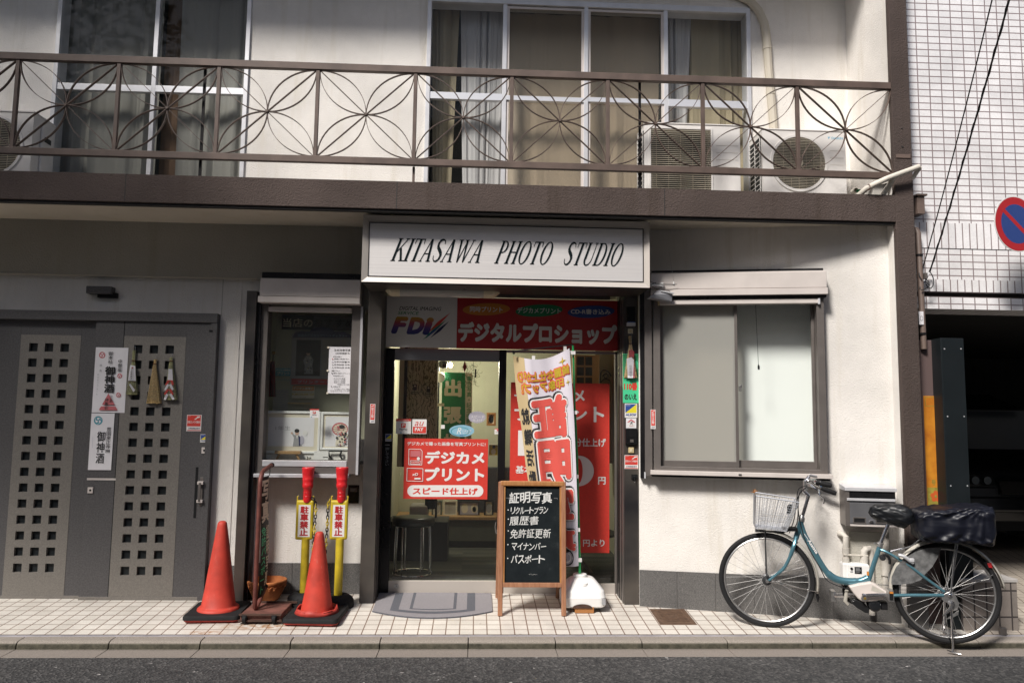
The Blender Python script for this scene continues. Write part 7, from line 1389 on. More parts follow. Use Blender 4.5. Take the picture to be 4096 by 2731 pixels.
# ------------------------------------------------------------------ drain pipe and bits on the right of the brown edge
DP = SY(.40); a = DP.q(k_n, 318, 760)[0]; b_ = DP.q(k_n, 362, 760)[0]; cxp = (a+b_)/2; rp_ = (b_-a)/2
dp = thing('drain_pipe', 'brown rainwater pipe behind the brown corner edge', 'drain pipe', (cxp, .40, 0))
z = lambda y: DP.q(k_n, 340, y)[1]
MB(DP.xf).tube([(cxp-.01, z(612), -.05), (cxp-.006, z(625), -.01), (cxp, z(650), 0), (cxp+.012, z(1560), 0)], rp_, 'pipe_brown', 16).build('pipe', dp)
for y in (826, 1440): MB(DP.xf).lathe([(rp_+.004, z(y)-.008), (rp_+.004, z(y)+.008)], (cxp+.004, 0, 0), 'bronze_dark', 16).build('bracket', dp) if 0 else MB(DP.xf).tube([(cxp+.004, z(y)-.008, 0), (cxp+.004, z(y)+.008, 0)], rp_+.005, 'bronze_dark', 16).build('bracket', dp)
a3_, b3, c3, d3 = DP.rc(k_n, 300, 378, 356, 516); hp = MB(DP.xf); hp.box(a3_, b3, c3, d3, -.05, .06, 'pipe_brown'); hp.box(a3_-.01, b3+.016, d3, d3+.016, -.06, .075, 'pipe_brown'); hp.build('hopper', dp, bevel=.003)
lb = Print(SY(.40-rp_-.004), k_n, 344, 1265, 381, 1368, 0, 'white_paper'); lb.oval(352, 1300, 376, 1340, 'grey_print'); lb.oval(356, 1306, 372, 1334, 'white_paper'); lb.done('paper_tag', 'torn white label stuck on the brown rainwater pipe', 'label')
# ------------------------------------------------------------------ overhead service cables and their clamp
def wire(p0, p1, sag, r, n=24): return [Vector(p0).lerp(Vector(p1), i/n)+Vector((0, 0, -sag*4*(i/n)*(1-i/n))) for i in range(n+1)]
e1 = at(*k_n(372, 935), .40); s1_ = at(3964, -20, -1.2); t1 = MB(); t1.tube(wire(s1_+(s1_-e1)*.4, e1, .06, .004), .0042, 'cable_black', 6); tag(t1.build('service_cable', None, e1), 'thin black overhead cable, the left of the two reaching the corner', 'cable')
e2 = at(*k_n(430, 955), .40); s2 = at(4034, -20, -1.2); t2 = MB(); Wp = wire(s2+(s2-e2)*.4, e2, .05, .006, 60); t2.tube(Wp, .0062, 'cable_black', 8); t2.tube([p+Vector((.007*cos(i*1.2), .007*sin(i*1.2), 0)) for i, p in enumerate(Wp)], .003, 'cable_black', 5); tag(t2.build('service_cable', None, e2), 'thicker twisted black overhead cable, the right of the two reaching the corner', 'cable')
K4 = SY(.40); m = MB(K4.xf)
c_ = lambda x, y, h=0: (*K4.q(k_n, x, y), h)
for pts in ([(372, 935), (345, 955), (335, 985), (348, 1020)], [(430, 955), (445, 990), (448, 1040), (425, 1085), (395, 1085), (370, 1060)], [(400, 1010), (415, 1040), (412, 1070), (380, 1090), (340, 1105)], [(360, 1030), (352, 1060), (340, 1090)], [(372, 1030), (395, 1035), (410, 1060), (405, 1085)]): m.tube(smooth([c_(*p, .01*i) for i, p in enumerate(pts)]), .0042, 'cable_black', 6)
m.tube([c_(432, 955), c_(402, 1005), c_(372, 1035)], [.004, .009, .006], 'alu', 8); m.box(K4.q(k_n, 342, 1)[0], K4.q(k_n, 362, 1)[0], K4.q(k_n, 350, 1010)[1], K4.q(k_n, 350, 965)[1], -.02, .02, 'alu_bronze'); m.tube([c_(352, 1000), c_(350, 1120)], .006, 'bronze_dark', 6)
tag(m.build('cable_clamp', None, K4.xf((*K4.q(k_n, 370, 1030), 0))), 'tangle of black cable loops and a metal clamp at the corner', 'clamp')
# ------------------------------------------------------------------ no-parking road sign on a bracket
RS = Surf(at(4066, 896, .10), R(14)); cc = RS.uv(4066, 896); rad = RS.uv(4066, 786)[1]-cc[1]
rs = thing('road_sign', 'round red and blue no-parking sign cut by the right edge of the view', 'road sign', RS.xf((cc[0], cc[1], 0)))
m = MB(RS.xf); P = lambda r, n=56: [(cc[0]+r*cos(2*pi*i/n), cc[1]+r*sin(2*pi*i/n)) for i in range(n)]; m.prism(P(rad), -.004, .0, 'white_print'); m.build('disc', rs)
m = MB(RS.xf); n = 56; o, i_ = P(rad*.965), P(rad*.70); m.add([(x, y, .0008) for x, y in o]+[(x, y, .0008) for x, y in i_], [(k, (k+1) % n, n+(k+1) % n, n+k) for k in range(n)], 'road_sign_red'); ca, sa = cos(R(-38)), sin(R(-38)); L = rad*.72; wv = rad*.075; m.poly([(cc[0]+x*ca-y*sa, cc[1]+x*sa+y*ca, .0018) for x, y in ((-L, -wv), (L, -wv), (L, wv), (-L, wv))], 'road_sign_red'); m.build('red_ring', rs)
m = MB(RS.xf); m.poly([(x, y, .0012) for x, y in P(rad*.705)], 'road_sign_blue'); m.build('blue_field', rs)
m = MB(RS.xf); m.box(cc[0]-.06, cc[0]+.75, cc[1]-.02, cc[1]+.02, -.03, -.006, 'alu'); m.tube([(cc[0]+.75, -.2, -.09), (cc[0]+.75, 5.2, -.09)], .06, 'concrete_pale', 18); m.build('bracket_pole', rs)
# ------------------------------------------------------------------ things inside the shop
def inx(k, x, y, Y): p = at(*k(x, y), Y); return p
stl = at(*k_f(458, 400), 1.80); m = MB(); zse = at(*k_f(458, 420), 1.75).z; sr_ = .195
stool = thing('stool', 'round black stool with chrome legs behind the door glass', 'stool', (stl.x, 1.80, .085))
m.lathe([(0, -.03), (sr_*.93, -.03), (sr_, -.012), (sr_, .02), (sr_*.94, .04), (sr_*.6, .046), (0, .046)], (stl.x, 1.80, zse), 'seat_black', 32, closed=False); m.build('seat', stool, auto=60)
for k in range(4):
    a = pi/4+pi/2*k; mm = MB(); mm.tube(smooth([(stl.x+sr_*.8*cos(a-.35), 1.80+sr_*.8*sin(a-.35), .10), (stl.x+sr_*.92*cos(a-.3), 1.80+sr_*.92*sin(a-.3), .13), (stl.x+sr_*.88*cos(a-.28), 1.80+sr_*.88*sin(a-.28), zse-.07), (stl.x+sr_*.8*cos(a-.22), 1.80+sr_*.8*sin(a-.22), zse-.035), (stl.x+sr_*.8*cos(a+.22), 1.80+sr_*.8*sin(a+.22), zse-.035), (stl.x+sr_*.88*cos(a+.28), 1.80+sr_*.88*sin(a+.28), zse-.07), (stl.x+sr_*.92*cos(a+.3), 1.80+sr_*.92*sin(a+.3), .13), (stl.x+sr_*.8*cos(a+.35), 1.80+sr_*.8*sin(a+.35), .10)]), .0075, 'chrome', 10); mm.build('leg', stool)
mm = MB(); mm.torus((stl.x, 1.80, .10), sr_*.9, .0075, 'chrome', 'z', 40, 8); mm.build('foot_ring', stool)
# wallpapered partition
p0 = inx(k_d, 398, 500, 2.3); p1 = inx(k_d, 672, 500, 2.3); m = MB(); m.box(p0.x, p1.x, 2.3, 2.36, 1.02, 2.6, 'wallpaper'); wp_ = m.build('partition', None, ((p0.x+p1.x)/2, 2.3, 1.02)); tag(wp_, 'leaf-patterned wallpaper partition inside the shop', 'partition')
m = MB(); m.box(p0.x-.03, p0.x-.001, 2.28, 2.38, 1.02, 2.6, 'black'); m.build('edge_trim', wp_); MB().box(p0.x-.08, p0.x-.031, 2.29, 2.37, 1.02, 2.6, 'room_wall').build('side_post', wp_)
for (x, y) in ((470, 445), (592, 462)):
    c = inx(k_d, x, y, 2.29); m = MB(); m.torus((c.x, 2.292, c.z), .068, .003, 'leaf_dry', 'y', 28, 5, sx=1.0); m.box(c.x-.018, c.x+.018, 2.285, 2.298, c.z-.03, c.z+.03, 'ink'); m.box(c.x-.008, c.x+.008, 2.283, 2.2845, c.z+.006, c.z+.02, 'card_cream'); m.box(c.x-.028, c.x+.028, 2.285, 2.298, c.z-.052, c.z-.044, 'leaf_dry'); tag(m.build('wall_ornament', None, (c.x, 2.29, c.z)), 'small black hanging ornament in a wreath, %s one on the wallpaper' % ('left' if x < 500 else 'right'), 'ornament')
# green banner indoors
GB_ = SY(2.75); gb0 = Print(GB_, k_d, 706, 312, 921, 1120, 0, 'green_print'); gb0.text('出', 735, 372, 888, 532, 'card_cream', .05); gb0.text('張', 728, 618, 886, 772, 'card_cream', .04); gb0.text('撮', 728, 860, 886, 1010, 'card_cream', .04)
gb0.poly([(921, 312), (985, 320), (972, 1120), (921, 1120)], 'card_cream'); gb0.text('集\n合\n写\n真\n・\n記\n念\n撮\n影\n・\nブ\nラ\nイ', 930, 345, 975, 960, 'green_print', .015); gbo = gb0.done('indoor_banner', 'green banner with large pale characters on a pole inside the shop', 'banner')
m = MB(); p = inx(k_d, 682, 300, 2.77); q_ = inx(k_d, 672, 1000, 2.77); m.tube([(q_.x, 2.77, .085), (p.x, 2.77, p.z+.1)], .011, 'black', 8); m.build('pole', gbo)
for y in (316, 601): p = inx(k_d, 690, y, 2.745); MB().box(p.x-.04, p.x+.05, 2.735, 2.75, p.z-.015, p.z+.015, 'card_cream').build('loop', gbo)
m = MB(); p = inx(k_d, 696, 358, 2.70); m.lathe([(.001, -.012), (.05, -.01), (.052, .0), (.04, .012), (.001, .015)], (p.x, 2.70, p.z), 'alu_bright', 24, axis='y', closed=False); m.tube([(p.x, 2.69, p.z-.05), (p.x, 2.69, p.z-.10)], .004, 'alu', 6); tag(m.build('suction_cup', None, (p.x, 2.70, p.z)), 'clear round suction cup beside the indoor green banner', 'hook')
# bulbs, twigs, red ornament
def bulb(x, y, Y, label):
    c = inx(k_d, x, y, Y); t = thing('pendant_bulb', label, 'lamp', (c.x, Y, c.z)); MB().lathe([(.004, -.03), (.022, -.018), (.028, 0), (.02, .02), (.012, .03)], (c.x, Y, c.z), 'bulb_warm', 16).build('bulb', t); MB().tube([(c.x, Y, c.z+.03), (c.x, Y, 2.62)], .006, 'black', 6).build('cord', t)
    l = bpy.data.lights.new('bulb_light', 'POINT'); l.energy = 40; l.color = (1.0, .92, .74); l.shadow_soft_size = .06; lo = bpy.data.objects.new('bulb_light', l); col.objects.link(lo); lo.parent = t; lo.location = (0, -.10, -.02)
bulb(788, 248, 2.9, 'glowing warm bulb hanging inside the shop above the green banner')
m = MB(); c = inx(k_d, 720, 240, 2.6); m.lathe([(.001, -.045), (.04, -.03), (.05, 0), (.04, .03), (.001, .045)], (c.x, 2.6, c.z), 'black_gloss', 18, closed=False); m.tube([(c.x, 2.6, c.z+.04), (c.x, 2.6, 2.6)], .003, 'black', 5); tag(m.build('hanging_ball', None, (c.x, 2.6, c.z)), 'dark glossy ball hanging near the glowing bulb', 'ornament')
m = MB(); rt_ = random.Random(8); c = inx(k_d, 980, 225, 2.0)
for i in range(46):
    a = rt_.uniform(0, 6.28); p = Vector((c.x+rt_.uniform(-.12, .08), 2.0+rt_.uniform(-.06, .06), c.z-rt_.uniform(0, .20))); m.tube([p, p+Vector((.03*cos(a), .01, .03*sin(a)-.012)), p+Vector((.05*cos(a+.4), .0, .05*sin(a+.4)-.02))], .0016, 'leaf_dry', 4)
m.tube([(c.x, 2.0, 2.6), (c.x+.02, 2.0, c.z-.1), (c.x+.04, 2.0, c.z-.22)], .002, 'leaf_dry', 5); m.box(c.x+.03, c.x+.045, 1.99, 2.0, c.z-.14, c.z-.06, 'black'); tag(m.build('dried_twigs', None, (c.x, 2.0, c.z)), 'bunch of dried twigs hanging inside the door glass', 'decoration')
m = MB(); c = inx(k_d, 916, 260, 1.9); m.lathe([(.001, -.055), (.020, 0), (.001, .055)], (c.x, 1.9, c.z), 'cloth_red', 8, closed=False); m.tube([(c.x, 1.9, c.z+.05), (c.x, 1.9, 2.6)], .0015, 'black', 4); tag(m.build('red_ornament', None, (c.x, 1.9, c.z)), 'red diamond-shaped hanging ornament beside the dried twigs', 'ornament')
# pictures on the back wall
def pic(k, x0, y0, x1, y1, Y, frame_m, face_m, label, blob_=None, name='picture_frame', fw=.018):
    S = SY(Y); a, b, c, d = S.rc(k, x0, y0, x1, y1); t = MB(S.xf); t.frame(a, b, c, d, fw, 0, .02, frame_m); o = t.build(name, None, S.xf(((a+b)/2, c, 0)), bevel=.002); tag(o, label, 'picture'); t = MB(S.xf); t.box(a+fw, b-fw, c+fw, d-fw, 0, .006, face_m); f = t.build('print', o)
    if blob_: 
        t = MB(S.xf)
        for (fx, fz, rx, rz, m_) in blob_: t.prism([(a+(b-a)*(fx+rx*cos(q_)), c+(d-c)*(fz+rz*sin(q_)), )[:2] for q_ in [2*pi*i/16 for i in range(16)]], .0062, .0066+.0002*len(t.ms), m_)
        t.build('image', f)
    return o
pic(k_d, 1112, 672, 1196, 788, 3.0, 'wood_board', 'card_cream', 'small brown framed picture clipped to a line inside the shop', [(.5, .5, .25, .32, 'ink'), (.5, .78, .12, .08, 'rust_plate')], fw=.022)
pic(k_d, 1130, 955, 1216, 1058, 2.9, 'card_cream', 'gold_print', 'portrait print in yellow clothes near the dark counter', [(.55, .78, .18, .14, 'ink'), (.5, .35, .25, .25, 'card_cream')], fw=.006)
# low counter with frames along the back
SH = MB(); zsh = at(*k_f(900, 372), 3.2).z; SH.box(-.85, 1.5, 3.18, 3.62, zsh-.03, zsh, 'wood_shelf'); ct = SH.build('low_counter', None, (.3, 3.4, .085)); tag(ct, 'long low display counter along the back of the shop', 'counter')
m = MB(); xx = -.85
while xx < 1.45: m.box(xx+.003, xx+.557, 3.20, 3.6, .16, zsh-.04, 'counter_panel'); xx += .56
m.box(-.85, 1.5, 3.24, 3.6, .085, .155, 'counter_dark'); m.build('front_panel', ct)
for (x0, x1, y0, fm, im, lab, bl) in ((620, 715, 225, 'counter_panel', 'card_cream', 'pale framed print, left-most on the low counter behind the stool', [(.5, .5, .3, .35, 'concrete_pale')]), (722, 850, 222, 'card_cream', 'concrete_pale', 'plain grey-green card standing on the low counter', None), (858, 1050, 228, 'counter_dark', 'lilac_print', 'wide dark folder with two mounted prints on the low counter', [(.3, .5, .16, .3, 'card_cream'), (.75, .5, .16, .3, 'card_cream'), (.75, .45, .09, .18, 'ink')]), (1088, 1175, 220, 'black', 'card_cream', 'small tilted black-framed print near the end of the low counter', [(.5, .5, .3, .3, 'grey_print')])):
    pic(k_f, x0, y0, x1, 366, 3.36, fm, im, lab, bl, fw=.02)
m = MB(); c = at(*k_f(515, 300), 2.6); m.box(c.x-.10, c.x+.08, 2.5, 2.8, c.z-.10, c.z+.04, 'concrete_pale'); m.box(c.x+.05, c.x+.16, 2.55, 2.75, c.z+.0, c.z+.12, 'black'); tag(m.build('printer', None, (c.x, 2.65, c.z-.1), bevel=.02), 'grey desktop machine in the dark behind the stool', 'machine')
m = MB(); m.box(-.85, -.25, 2.45, 2.9, .085, c.z-.11, 'counter_dark'); tag(m.build('side_desk', None, (-.5, 2.6, .085)), 'dark desk carrying the grey machine inside the shop', 'desk')
# counter behind the right of the door
p = at(*k_d(1175, 1160), 3.58); m = MB(); m.box(-.2, 1.45, 3.575, 3.64, zsh+.01, p.z, 'counter_dark'); tag(m.build('back_cabinet', None, (.6, 3.6, zsh), bevel=.01), 'dark cabinet standing behind the frames on the low counter', 'cabinet')
# wooden lattice cabinet and folding table seen through the side window
LS_ = SY(2.6); a, b_, c, d = LS_.rc(k_e, 785, 155, 1003, 620); m = MB(LS_.xf); m.box(a, b_, c-.6, d, -.3, 0, 'wood_shelf'); lc_ = m.build('lattice_cabinet', None, LS_.xf(((a+b_)/2, c-.6, -.15))); tag(lc_, 'pale wooden cabinet with lattice window behind the red price poster', 'cabinet')
m = MB(LS_.xf)
for i in range(2):
    for j in range(4): x0 = a+.02+(b_-a)*.34*i; z1 = d-.02-(d-c)*.20*j; m.box(x0, x0+(b_-a)*.28, z1-(d-c)*.165, z1, .001, .004, 'room_dark')
m.build('lattice_pane', lc_); m = MB(LS_.xf); m.box(b_+.002, b_+.5, c-.6, d+.2, -.35, -.3, 'curtain_yellow'); tag(m.build('indoor_screen', None, LS_.xf((b_+.2, c-.6, -.3))), 'striped pale screen beside the wooden lattice cabinet', 'screen')
m = MB(); S2 = SY(2.3)
for pts in ([(1008, 420), (1010, 330), (1040, 290), (1085, 310), (1110, 350)], [(1015, 400), (1050, 370), (1090, 380), (1098, 415)], [(1030, 345), (1060, 320), (1080, 345), (1060, 365), (1045, 350)]): m.tube(smooth([at(*k_e(*p), 2.3) for p in pts]), .006, 'black', 6)
tag(m.build('iron_scroll', None, at(*k_e(1050, 410), 2.3)), 'black wrought iron scroll above the red price poster', 'ornament')
tb = thing('folding_table', 'dark folding table with pale crossed legs behind the side window', 'table', (1.05, 2.0, .085)); zt = at(*k_f(2050, 515), 2.0).z; MB().lathe([(.34, -.012), (.35, 0), (.34, .012)], (1.02, 2.0, zt), 'counter_dark', 36).build('table_top', tb)
for (p, q_) in (((1960, 665), (2055, 545)), ((1965, 765), (2110, 950))): a = at(*k_f(*p), 1.9); b_ = at(*k_f(*q_), 1.9); MB().tube([a, b_], .018, 'alu_bronze', 8).build('leg', tb)
# ------------------------------------------------------------------ display window contents
DB = SY(1.48); DF = SY(1.12); ZF = gbm-.012
bnr = Print(DB, k_a, 484, 368, 985, 470, .0, 'ink', .002); bnr.rect(706, 370, 984, 468, 'concrete_dark'); bnr.text('当店の', 493, 388, 698, 452, 'card_cream', .012); bnr.text('おすすめ', 706, 392, 990, 452, 'ink', .02); bnr.done('shop_banner', 'long dark and grey banner across the top of the display window', 'banner')
g2 = Print(DB, k_a, 550, 500, 990, 855, .004, 'grey_print', .01); g2.rect(584, 540, 754, 790, 'ink'); g2.rect(766, 540, 940, 785, 'concrete_pale'); g2.rect(552, 812, 990, 852, 'red_dark_print'); g2.text('プリンター デラックス', 595, 820, 985, 846, 'pale_blue_print')
g2.poly([(560, 525), (575, 490), (640, 480), (680, 480), (700, 460), (760, 450), (820, 458), (850, 480), (920, 485), (965, 500), (970, 525)], 'navy_print'); g2.text('当店のデジカメプリントギャラリー', 598, 497, 940, 522, 'pale_blue_print')
def fig(p, cx, cy, s_, m1, m2, hair='ink', robe=True):
    p.oval(cx-10*s_, cy-52*s_, cx+10*s_, cy-30*s_, 'skin_print'); p.oval(cx-11*s_, cy-58*s_, cx+12*s_, cy-42*s_, hair); p.poly([(cx-12*s_, cy-30*s_), (cx+12*s_, cy-30*s_), (cx+26*s_, cy-8*s_), (cx+20*s_, cy+22*s_), (cx+24*s_, cy+64*s_), (cx-22*s_, cy+64*s_), (cx-18*s_, cy+20*s_), (cx-26*s_, cy-5*s_)], m1)
    rn = random.Random(int(cx)); 
    for i in range(16): x, y = cx+rn.uniform(-18, 18)*s_, cy+rn.uniform(-24, 58)*s_; r_ = rn.uniform(2.5, 5)*s_; p.oval(x-r_, y-r_, x+r_, y+r_, m2 if i % 2 else 'card_cream', n=9)
fig(g2, 670, 690, 1.35, 'grey_print', 'ink'); fig(g2, 850, 680, 1.6, 'card_cream', 'ink'); g2.done('gallery_board', 'grey gallery board with two figure photos and a red strip in the display window', 'board')
s1p = Print(DB, k_a, 440, 735, 545, 790, 0, 'teal_print', .002); s1p.text('デジカメ画像を', 446, 742, 540, 756, 'card_cream', .02); s1p.text('プリント', 452, 760, 538, 784, 'card_cream', .03); s1p.text('デジカメプリント', 446, 808, 542, 826, 'teal_print', .02); s1p.done('shop_leaflet', 'teal leaflet on the back of the display window, left side', 'leaflet')
s2p = Print(DB, k_a, 555, 858, 712, 945, 0, 'card_cream', .002); s2p.rect(558, 860, 708, 892, 'orange_print'); s2p.text('デジタル画像に', 564, 866, 704, 888, 'card_cream', .03); s2p.text('写真プリントといっしょに', 558, 897, 708, 908, 'ink'); s2p.text('FUJICOLOR CD', 556, 910, 708, 930, 'gold_print', .03); s2p.text('サービス', 612, 934, 652, 942, 'ink'); s2p.done('shop_leaflet', 'orange and cream leaflet under the gallery board', 'leaflet')
s3p = Print(DB, k_a, 385, 885, 528, 1060, 0, 'concrete_pale', .002)
for i in range(8): s3p.rect(410, 897+i*18, 518-(i*37 % 30), 903+i*18, 'grey_print')
s3p.done('price_list', 'faint grey price list low on the left of the display window', 'notice')
m = MB(DB.xf); a, b_, c, d = DB.rc(k_a, 526, 977, 692, 984, .0); m.box(a, b_, c-.001, d+.001, 0, .008, 'straw'); tag(m.build('wood_strip', None, DB.xf(((a+b_)/2, c, 0))), 'thin tan strip on the back wall above the framed photos', 'strip')
tz = SY(1.3); m = MB(tz.xf); u, v = tz.q(k_a, 424, 640); m.tube([(u, v+.02, 0), (*tz.q(k_a, 420, 690), 0)], .003, 'black', 5); u1, v1 = tz.q(k_a, 420, 690); u2, v2 = tz.q(k_a, 415, 935)
for i in range(14): f = (i/13-.5)*2; m.tube([(u1+f*.014, v1, .01*cos(f)), (u1+f*.024, (v1+v2)/2, .012*cos(f*2)), (u2+f*.032, v2, .01)], .0042, 'cloth_red' if i % 3 == 0 else 'black', 5)
m.box(u-.01, u+.016, v+.0, v+.026, -.01, .01, 'brass'); tag(m.build('tassel', None, tz.xf((u2, v2, 0))), 'long black hanging tassel at the left of the display window', 'tassel')
nt_ = Print(SY(.990), k_a, 808, 588, 968, 912, 0, 'white_paper')
for (t_, x0, y0, x1, y1) in (('生前肖像写真', 849, 602, 962, 620), ('(出張撮影も', 858, 626, 958, 642), ('長寿の祝い', 842, 651, 900, 662), ('還暦61歳(数え61,', 848, 667, 957, 679), ('古希70歳 喜寿', 848, 686, 957, 698), ('傘寿80歳 米寿', 848, 706, 957, 718), ('卒寿90歳 白寿', 848, 726, 957, 738), ('撮影プラン', 830, 749, 888, 760), ('撮影+修正+プリント', 843, 766, 958, 777), ('料金(税込み)', 842, 784, 914, 795), ('キャビネ+台紙', 846, 802, 925, 813), ('6切り+台紙', 846, 816, 925, 826), ('4切り+台紙', 846, 829, 925, 840), ('別途額入りもできます', 872, 843, 962, 854), ('出張も可', 843, 859, 890, 869), ('その他なんでもご相談', 850, 876, 956, 887), ('キタザワフォート 075', 822, 888, 956, 900)): nt_.text(t_, x0, y0, x1, y1, 'ink', .004)
for (x, y, m_) in ((838, 672, 'pink_print'), (838, 692, 'lilac_print'), (838, 711, 'grey_print'), (838, 731, 'grey_print'), (925, 692, 'ink'), (834, 771, 'ink'), (830, 863, 'ink')): nt_.oval(x-4, y-4, x+4, y+4, m_, n=12)
for (x, y) in ((808, 592), (803, 753), (801, 910)): nt_.oval(x-7, y-7, x+8, y+7, 'card_cream', n=14)
nt_.done('price_notice', 'white printed notice with bullet lines taped behind the display glass', 'notice')
def framed(x0, y0, x1, y1, label):
    S = DF; r = S.rc(k_a, x0, y0, x1, y1); t = MB(S.xf); t.frame(*r, .020, -.008, .012, 'white_plastic'); o = t.build('framed_photo', None, S.xf(((r[0]+r[1])/2, r[2], 0)), bevel=.004); tag(o, label, 'framed photo', 'framed photos in the display window'); a = MB(S.xf); a.box(r[0]+.02, r[1]-.02, r[2]+.02, r[3]-.02, -.006, .002, 'card_cream'); mt = a.build('mount', o); return o, mt, r
o, mt, r = framed(345, 1035, 752, 1330, 'large white-framed photo of a schoolchild in a suit, on a wooden easel')
pr = Print(DF, k_a, 388, 1078, 708, 1280, .0022, 'white_paper', .0008); pr.text('1年生', 440, 1138, 543, 1168, 'grey_print', .0)
pr.oval(575, 1165, 604, 1204, 'skin_print'); pr.oval(572, 1158, 606, 1186, 'ink'); pr.poly([(570, 1200), (605, 1204), (618, 1218), (624, 1278), (560, 1280), (566, 1240)], 'grey_print'); pr.poly([(550, 1188), (560, 1186), (575, 1208), (570, 1222)], 'grey_print'); pr.oval(546, 1180, 562, 1196, 'skin_print', n=12); pr.poly([(584, 1204), (596, 1205), (590, 1232)], 'white_print'); pr.oval(606, 1206, 640, 1268, 'lilac_print'); pr.poly([(600, 1206), (612, 1215), (612, 1278), (604, 1278)], 'navy_print'); pr.oval(630, 1170, 664, 1205, 'white_print'); po_ = pr.done('photo_print', 'x', 'x')
def adopt(p, par):
    p.parent = par; p.location = Vector(p['_w'])-Vector(par['_w'])
    for k_ in ('label', 'category'): 
        if k_ in p: del p[k_]
adopt(po_, o)
o, mt, r = framed(755, 1042, 1010, 1307, 'smaller white-framed photo of a woman in a kimono with a pink parasol')
pr = Print(DF, k_a, 786, 1074, 985, 1282, .0022, 'white_paper', .0008); pr.oval(833, 1114, 945, 1205, 'pink_print'); pr.oval(842, 1124, 940, 1198, 'card_cream')
for i in range(14): a = 2*pi*i/14; pr.line([(892, 1160), (892+52*cos(a), 1160+42*sin(a))], 2.5, 'pink_print')
pr.oval(886, 1138, 915, 1175, 'skin_print'); pr.oval(882, 1130, 922, 1158, 'ink'); pr.oval(868, 1138, 886, 1152, 'pink_print', n=14); pr.poly([(880, 1172), (925, 1172), (945, 1200), (935, 1230), (918, 1250), (918, 1276), (856, 1274), (862, 1235), (876, 1200)], 'card_cream')
rn = random.Random(2)
for i in range(34): x, y = rn.uniform(866, 932), rn.uniform(1182, 1270); r_ = rn.uniform(3, 8); pr.oval(x-r_, y-r_, x+r_, y+r_, rn.choice(['ink', 'pink_print', 'red_dark_print', 'ink', 'lilac_print']), n=9)
po_ = pr.done('photo_print', 'x', 'x'); adopt(po_, o)
ez = thing('wooden_easel', 'small pale wooden easel under the large framed photo', 'easel', DF.xf((DF.q(k_a, 523, 1370)[0], ZF, .03))); a, b_, c, d = DF.rc(k_a, 433, 1312, 613, 1334, .05); MB(DF.xf).box(a, b_, c, d, .014, .05, 'wood_shelf').build('ledge', ez, bevel=.002)
for (x0, x1, y1) in ((467, 445, 1374), (585, 605, 1374)): p, q_ = DF.q(k_a, x0, 1334, .03), DF.q(k_a, x1, y1, .03); MB(DF.xf).tube([(p[0], p[1], .032), (q_[0], max(q_[1], ZF), .032)], .009, 'wood_shelf', 4).build('leg', ez)
ez2 = MB(DF.xf); p = [DF.q(k_a, x, y, .03) for x, y in ((805, 1312), (815, 1345), (832, 1372), (900, 1312), (890, 1345), (905, 1372))]; ez2.tube([(*p[0], .03), (*p[1], .035), (p[2][0], max(p[2][1], ZF), .03)], .008, 'black', 6); ez2.tube([(*p[3], .03), (*p[4], .035), (p[5][0], max(p[5][1], ZF), .03)], .008, 'black', 6); ez2.tube([(*p[0], .03), (*p[3], .03)], .008, 'black', 6); tag(ez2.build('black_easel', None, DF.xf((*p[1], .03))), 'black wire easel under the kimono photo', 'easel')
for (x, y, rr3, m_, lab) in ((502, 1352, .022, 'terracotta', 'round orange ornament beneath the large framed photo'), (545, 1358, .013, 'wood_shelf', 'small pale ball beneath the large framed photo')): c = DF.q(k_a, x, y, .0); mm = MB(DF.xf); mm.lathe([(.001, -rr3), (rr3*.75, -rr3*.65), (rr3*1.15, 0), (rr3*.75, rr3*.65), (.001, rr3)], (c[0], ZF+rr3, -.03), m_, 16, axis='y', closed=False); tag(mm.build('ornament', None, DF.xf((c[0], ZF, -.03))), lab, 'ornament')
c = DF.q(k_a, 672, 1355, .0); mm = MB(DF.xf); rn = random.Random(4)
for i in range(60): a = rn.uniform(0, 6.28); r_ = .028*math.sqrt(rn.random()); mm.lathe([(.0005, -.006), (.006, 0), (.0005, .006)], (c[0]+r_*cos(a)*1.1, ZF+.010+rn.uniform(0, .042)*(1-r_/.045), -.02+r_*sin(a)), 'card_cream' if i % 4 == 0 else 'ink', 6, axis='y', closed=False)
tag(mm.build('pine_cone', None, DF.xf((c[0], ZF, -.02))), 'dark knobbly cone decoration between the two framed photos', 'ornament')
lp = Print(SY(1.08), k_a, 706, 1312, 808, 1376, 0, 'white_print'); lp.rect(770, 1353, 805, 1358, 'ink'); lp.done('small_card', 'small white card standing between the framed photos', 'card')
bk2 = MB(DF.xf); a, b_, c, d = DF.rc(k_a, 838, 1318, 945, 1374, -.02); bk2.box(a, b_, ZF, d, -.06, -.03, 'black'); tag(bk2.build('black_box', None, DF.xf(((a+b_)/2, ZF, -.045)), bevel=.004), 'black box behind the wire easel in the display window', 'box')
ps_ = Print(SY(.990), k_a, 679, 1020, 743, 1082, 0, 'white_print'); ps_.rect(679, 1020, 743, 1028, 'red_print'); ps_.rect(700, 1036, 720, 1054, 'red_print'); ps_.text('P', 705, 1038, 716, 1051, 'white_print', .02); ps_.text('PayPay', 694, 1057, 726, 1066, 'ink', .01); ps_.rect(686, 1071, 694, 1078, 'pale_blue_print'); ps_.done('payment_sticker', 'white payment sticker on the display window glass over the large framed photo', 'sticker')
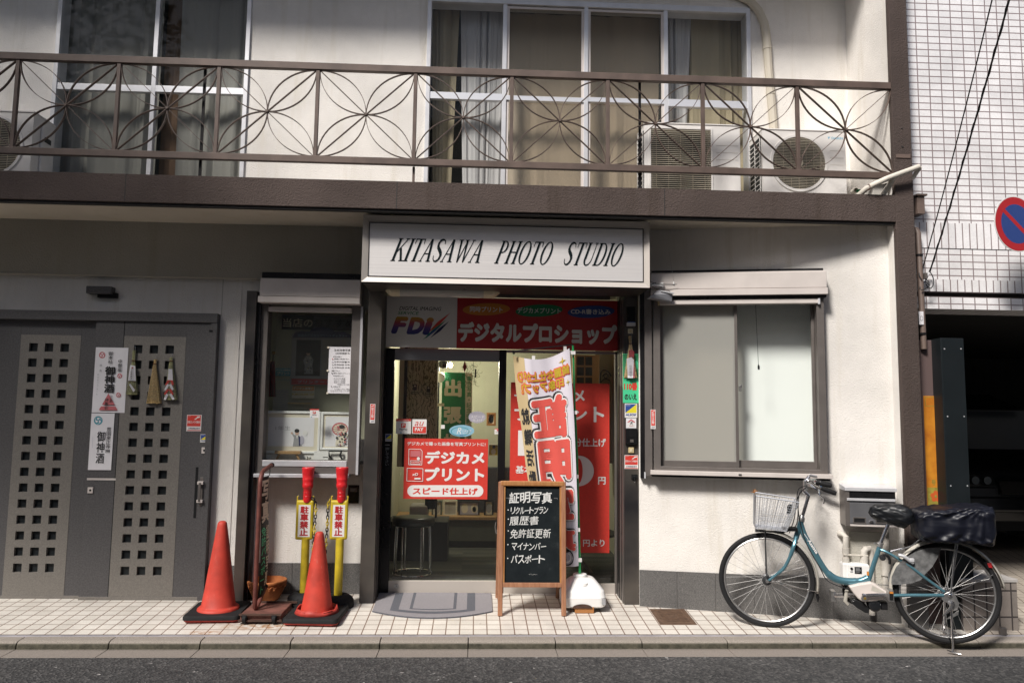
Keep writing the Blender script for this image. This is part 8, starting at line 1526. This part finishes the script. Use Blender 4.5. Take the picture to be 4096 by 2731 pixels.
# ------------------------------------------------------------------ house across the street (behind the camera; it is what the glass reflects and what shades the far left)
for (x0, x1, H_, m_, lab) in ((-26, -5.2, 7.4, 'render_cream', 'long cream rendered house across the street, at the left'), (-5.0, 3.8, 7.0, 'concrete_pale', 'narrow grey house across the street, between the two long ones'), (4.0, 26, 7.6, 'render_cream', 'long cream house across the street, right one')):
    OB = thing('opposite_house', lab, 'building', ((x0+x1)/2, -7.2, 0)); MB().box(x0, x1, -13, -7.2, 0, H_, m_).build('wall', OB); MB().box(x0-.1, x1+.1, -13.2, -7.0, H_, H_+.2, 'concrete_dark').build('roof', OB)
    xx = x0+.8
    while xx < x1-1.8:
        for zz in (.9, 3.9): MB().box(xx, xx+1.5, -7.22, -7.17, zz, zz+1.4, 'car_glass').build('window', OB)
        xx += 2.9
# tree added out of view on the left: it takes part of the sun off the left end of the facade
TR = thing('added_shade_tree', 'sparse leafy tree added out of view to shade the left facade', 'tree', (-6.9, -.35, -.03)); tp_ = Vector((-6.9, -.35, 0)); cc_ = Vector((-5.7, -1.7, 6.1))
m = MB(); m.tube(smooth([tp_, tp_+Vector((.05, -.05, 1.6)), tp_+Vector((.2, -.3, 3.2)), tp_+Vector((.6, -.8, 4.6)), cc_+Vector((0, 0, .6))]), [.13, .12, .10, .08, .03], 'bark', 10); tk = m.build('trunk', TR)
rt = random.Random(12); m = MB()
for i in range(16): a = rt.uniform(0, 6.28); st_ = tp_+Vector((.3, -.4, 3.6)); st_ = st_.lerp(cc_, rt.uniform(.1, .9)); e_ = cc_+Vector((1.7*cos(a)*rt.uniform(.5, 1), 1.4*sin(a)*rt.uniform(.5, 1), rt.uniform(-1, 1.2))); m.tube([st_, st_.lerp(e_, .5)+Vector((0, 0, .15)), e_], [.03, .018, .006], 'bark', 6)
m.build('limbs', TR); m = MB()
for i in range(2600):
    while True:
        v = Vector((rt.uniform(-1, 1), rt.uniform(-1, 1), rt.uniform(-1, 1)))
        if v.length < 1 and (sin(v.x*6+1)*sin(v.y*7)*sin(v.z*6+2) > -.25): break
    p = cc_+Vector((v.x*2.1, v.y*1.75, v.z*1.5)); a, b_ = rt.uniform(0, 6.28), rt.uniform(-.7, .7); d1 = Vector((cos(a)*cos(b_), sin(a)*cos(b_), sin(b_)))*.075; d2 = Vector((-sin(a), cos(a), rt.uniform(-.5, .5)))*.045
    m.add([p-d1, p-d2*.9, p+d1, p+d2*.9], [(0, 1, 2, 3)], 'leaf')
m.build('crown', TR)
# tidy helper properties
for o in bpy.data.objects:
    if '_w' in o: del o['_w']
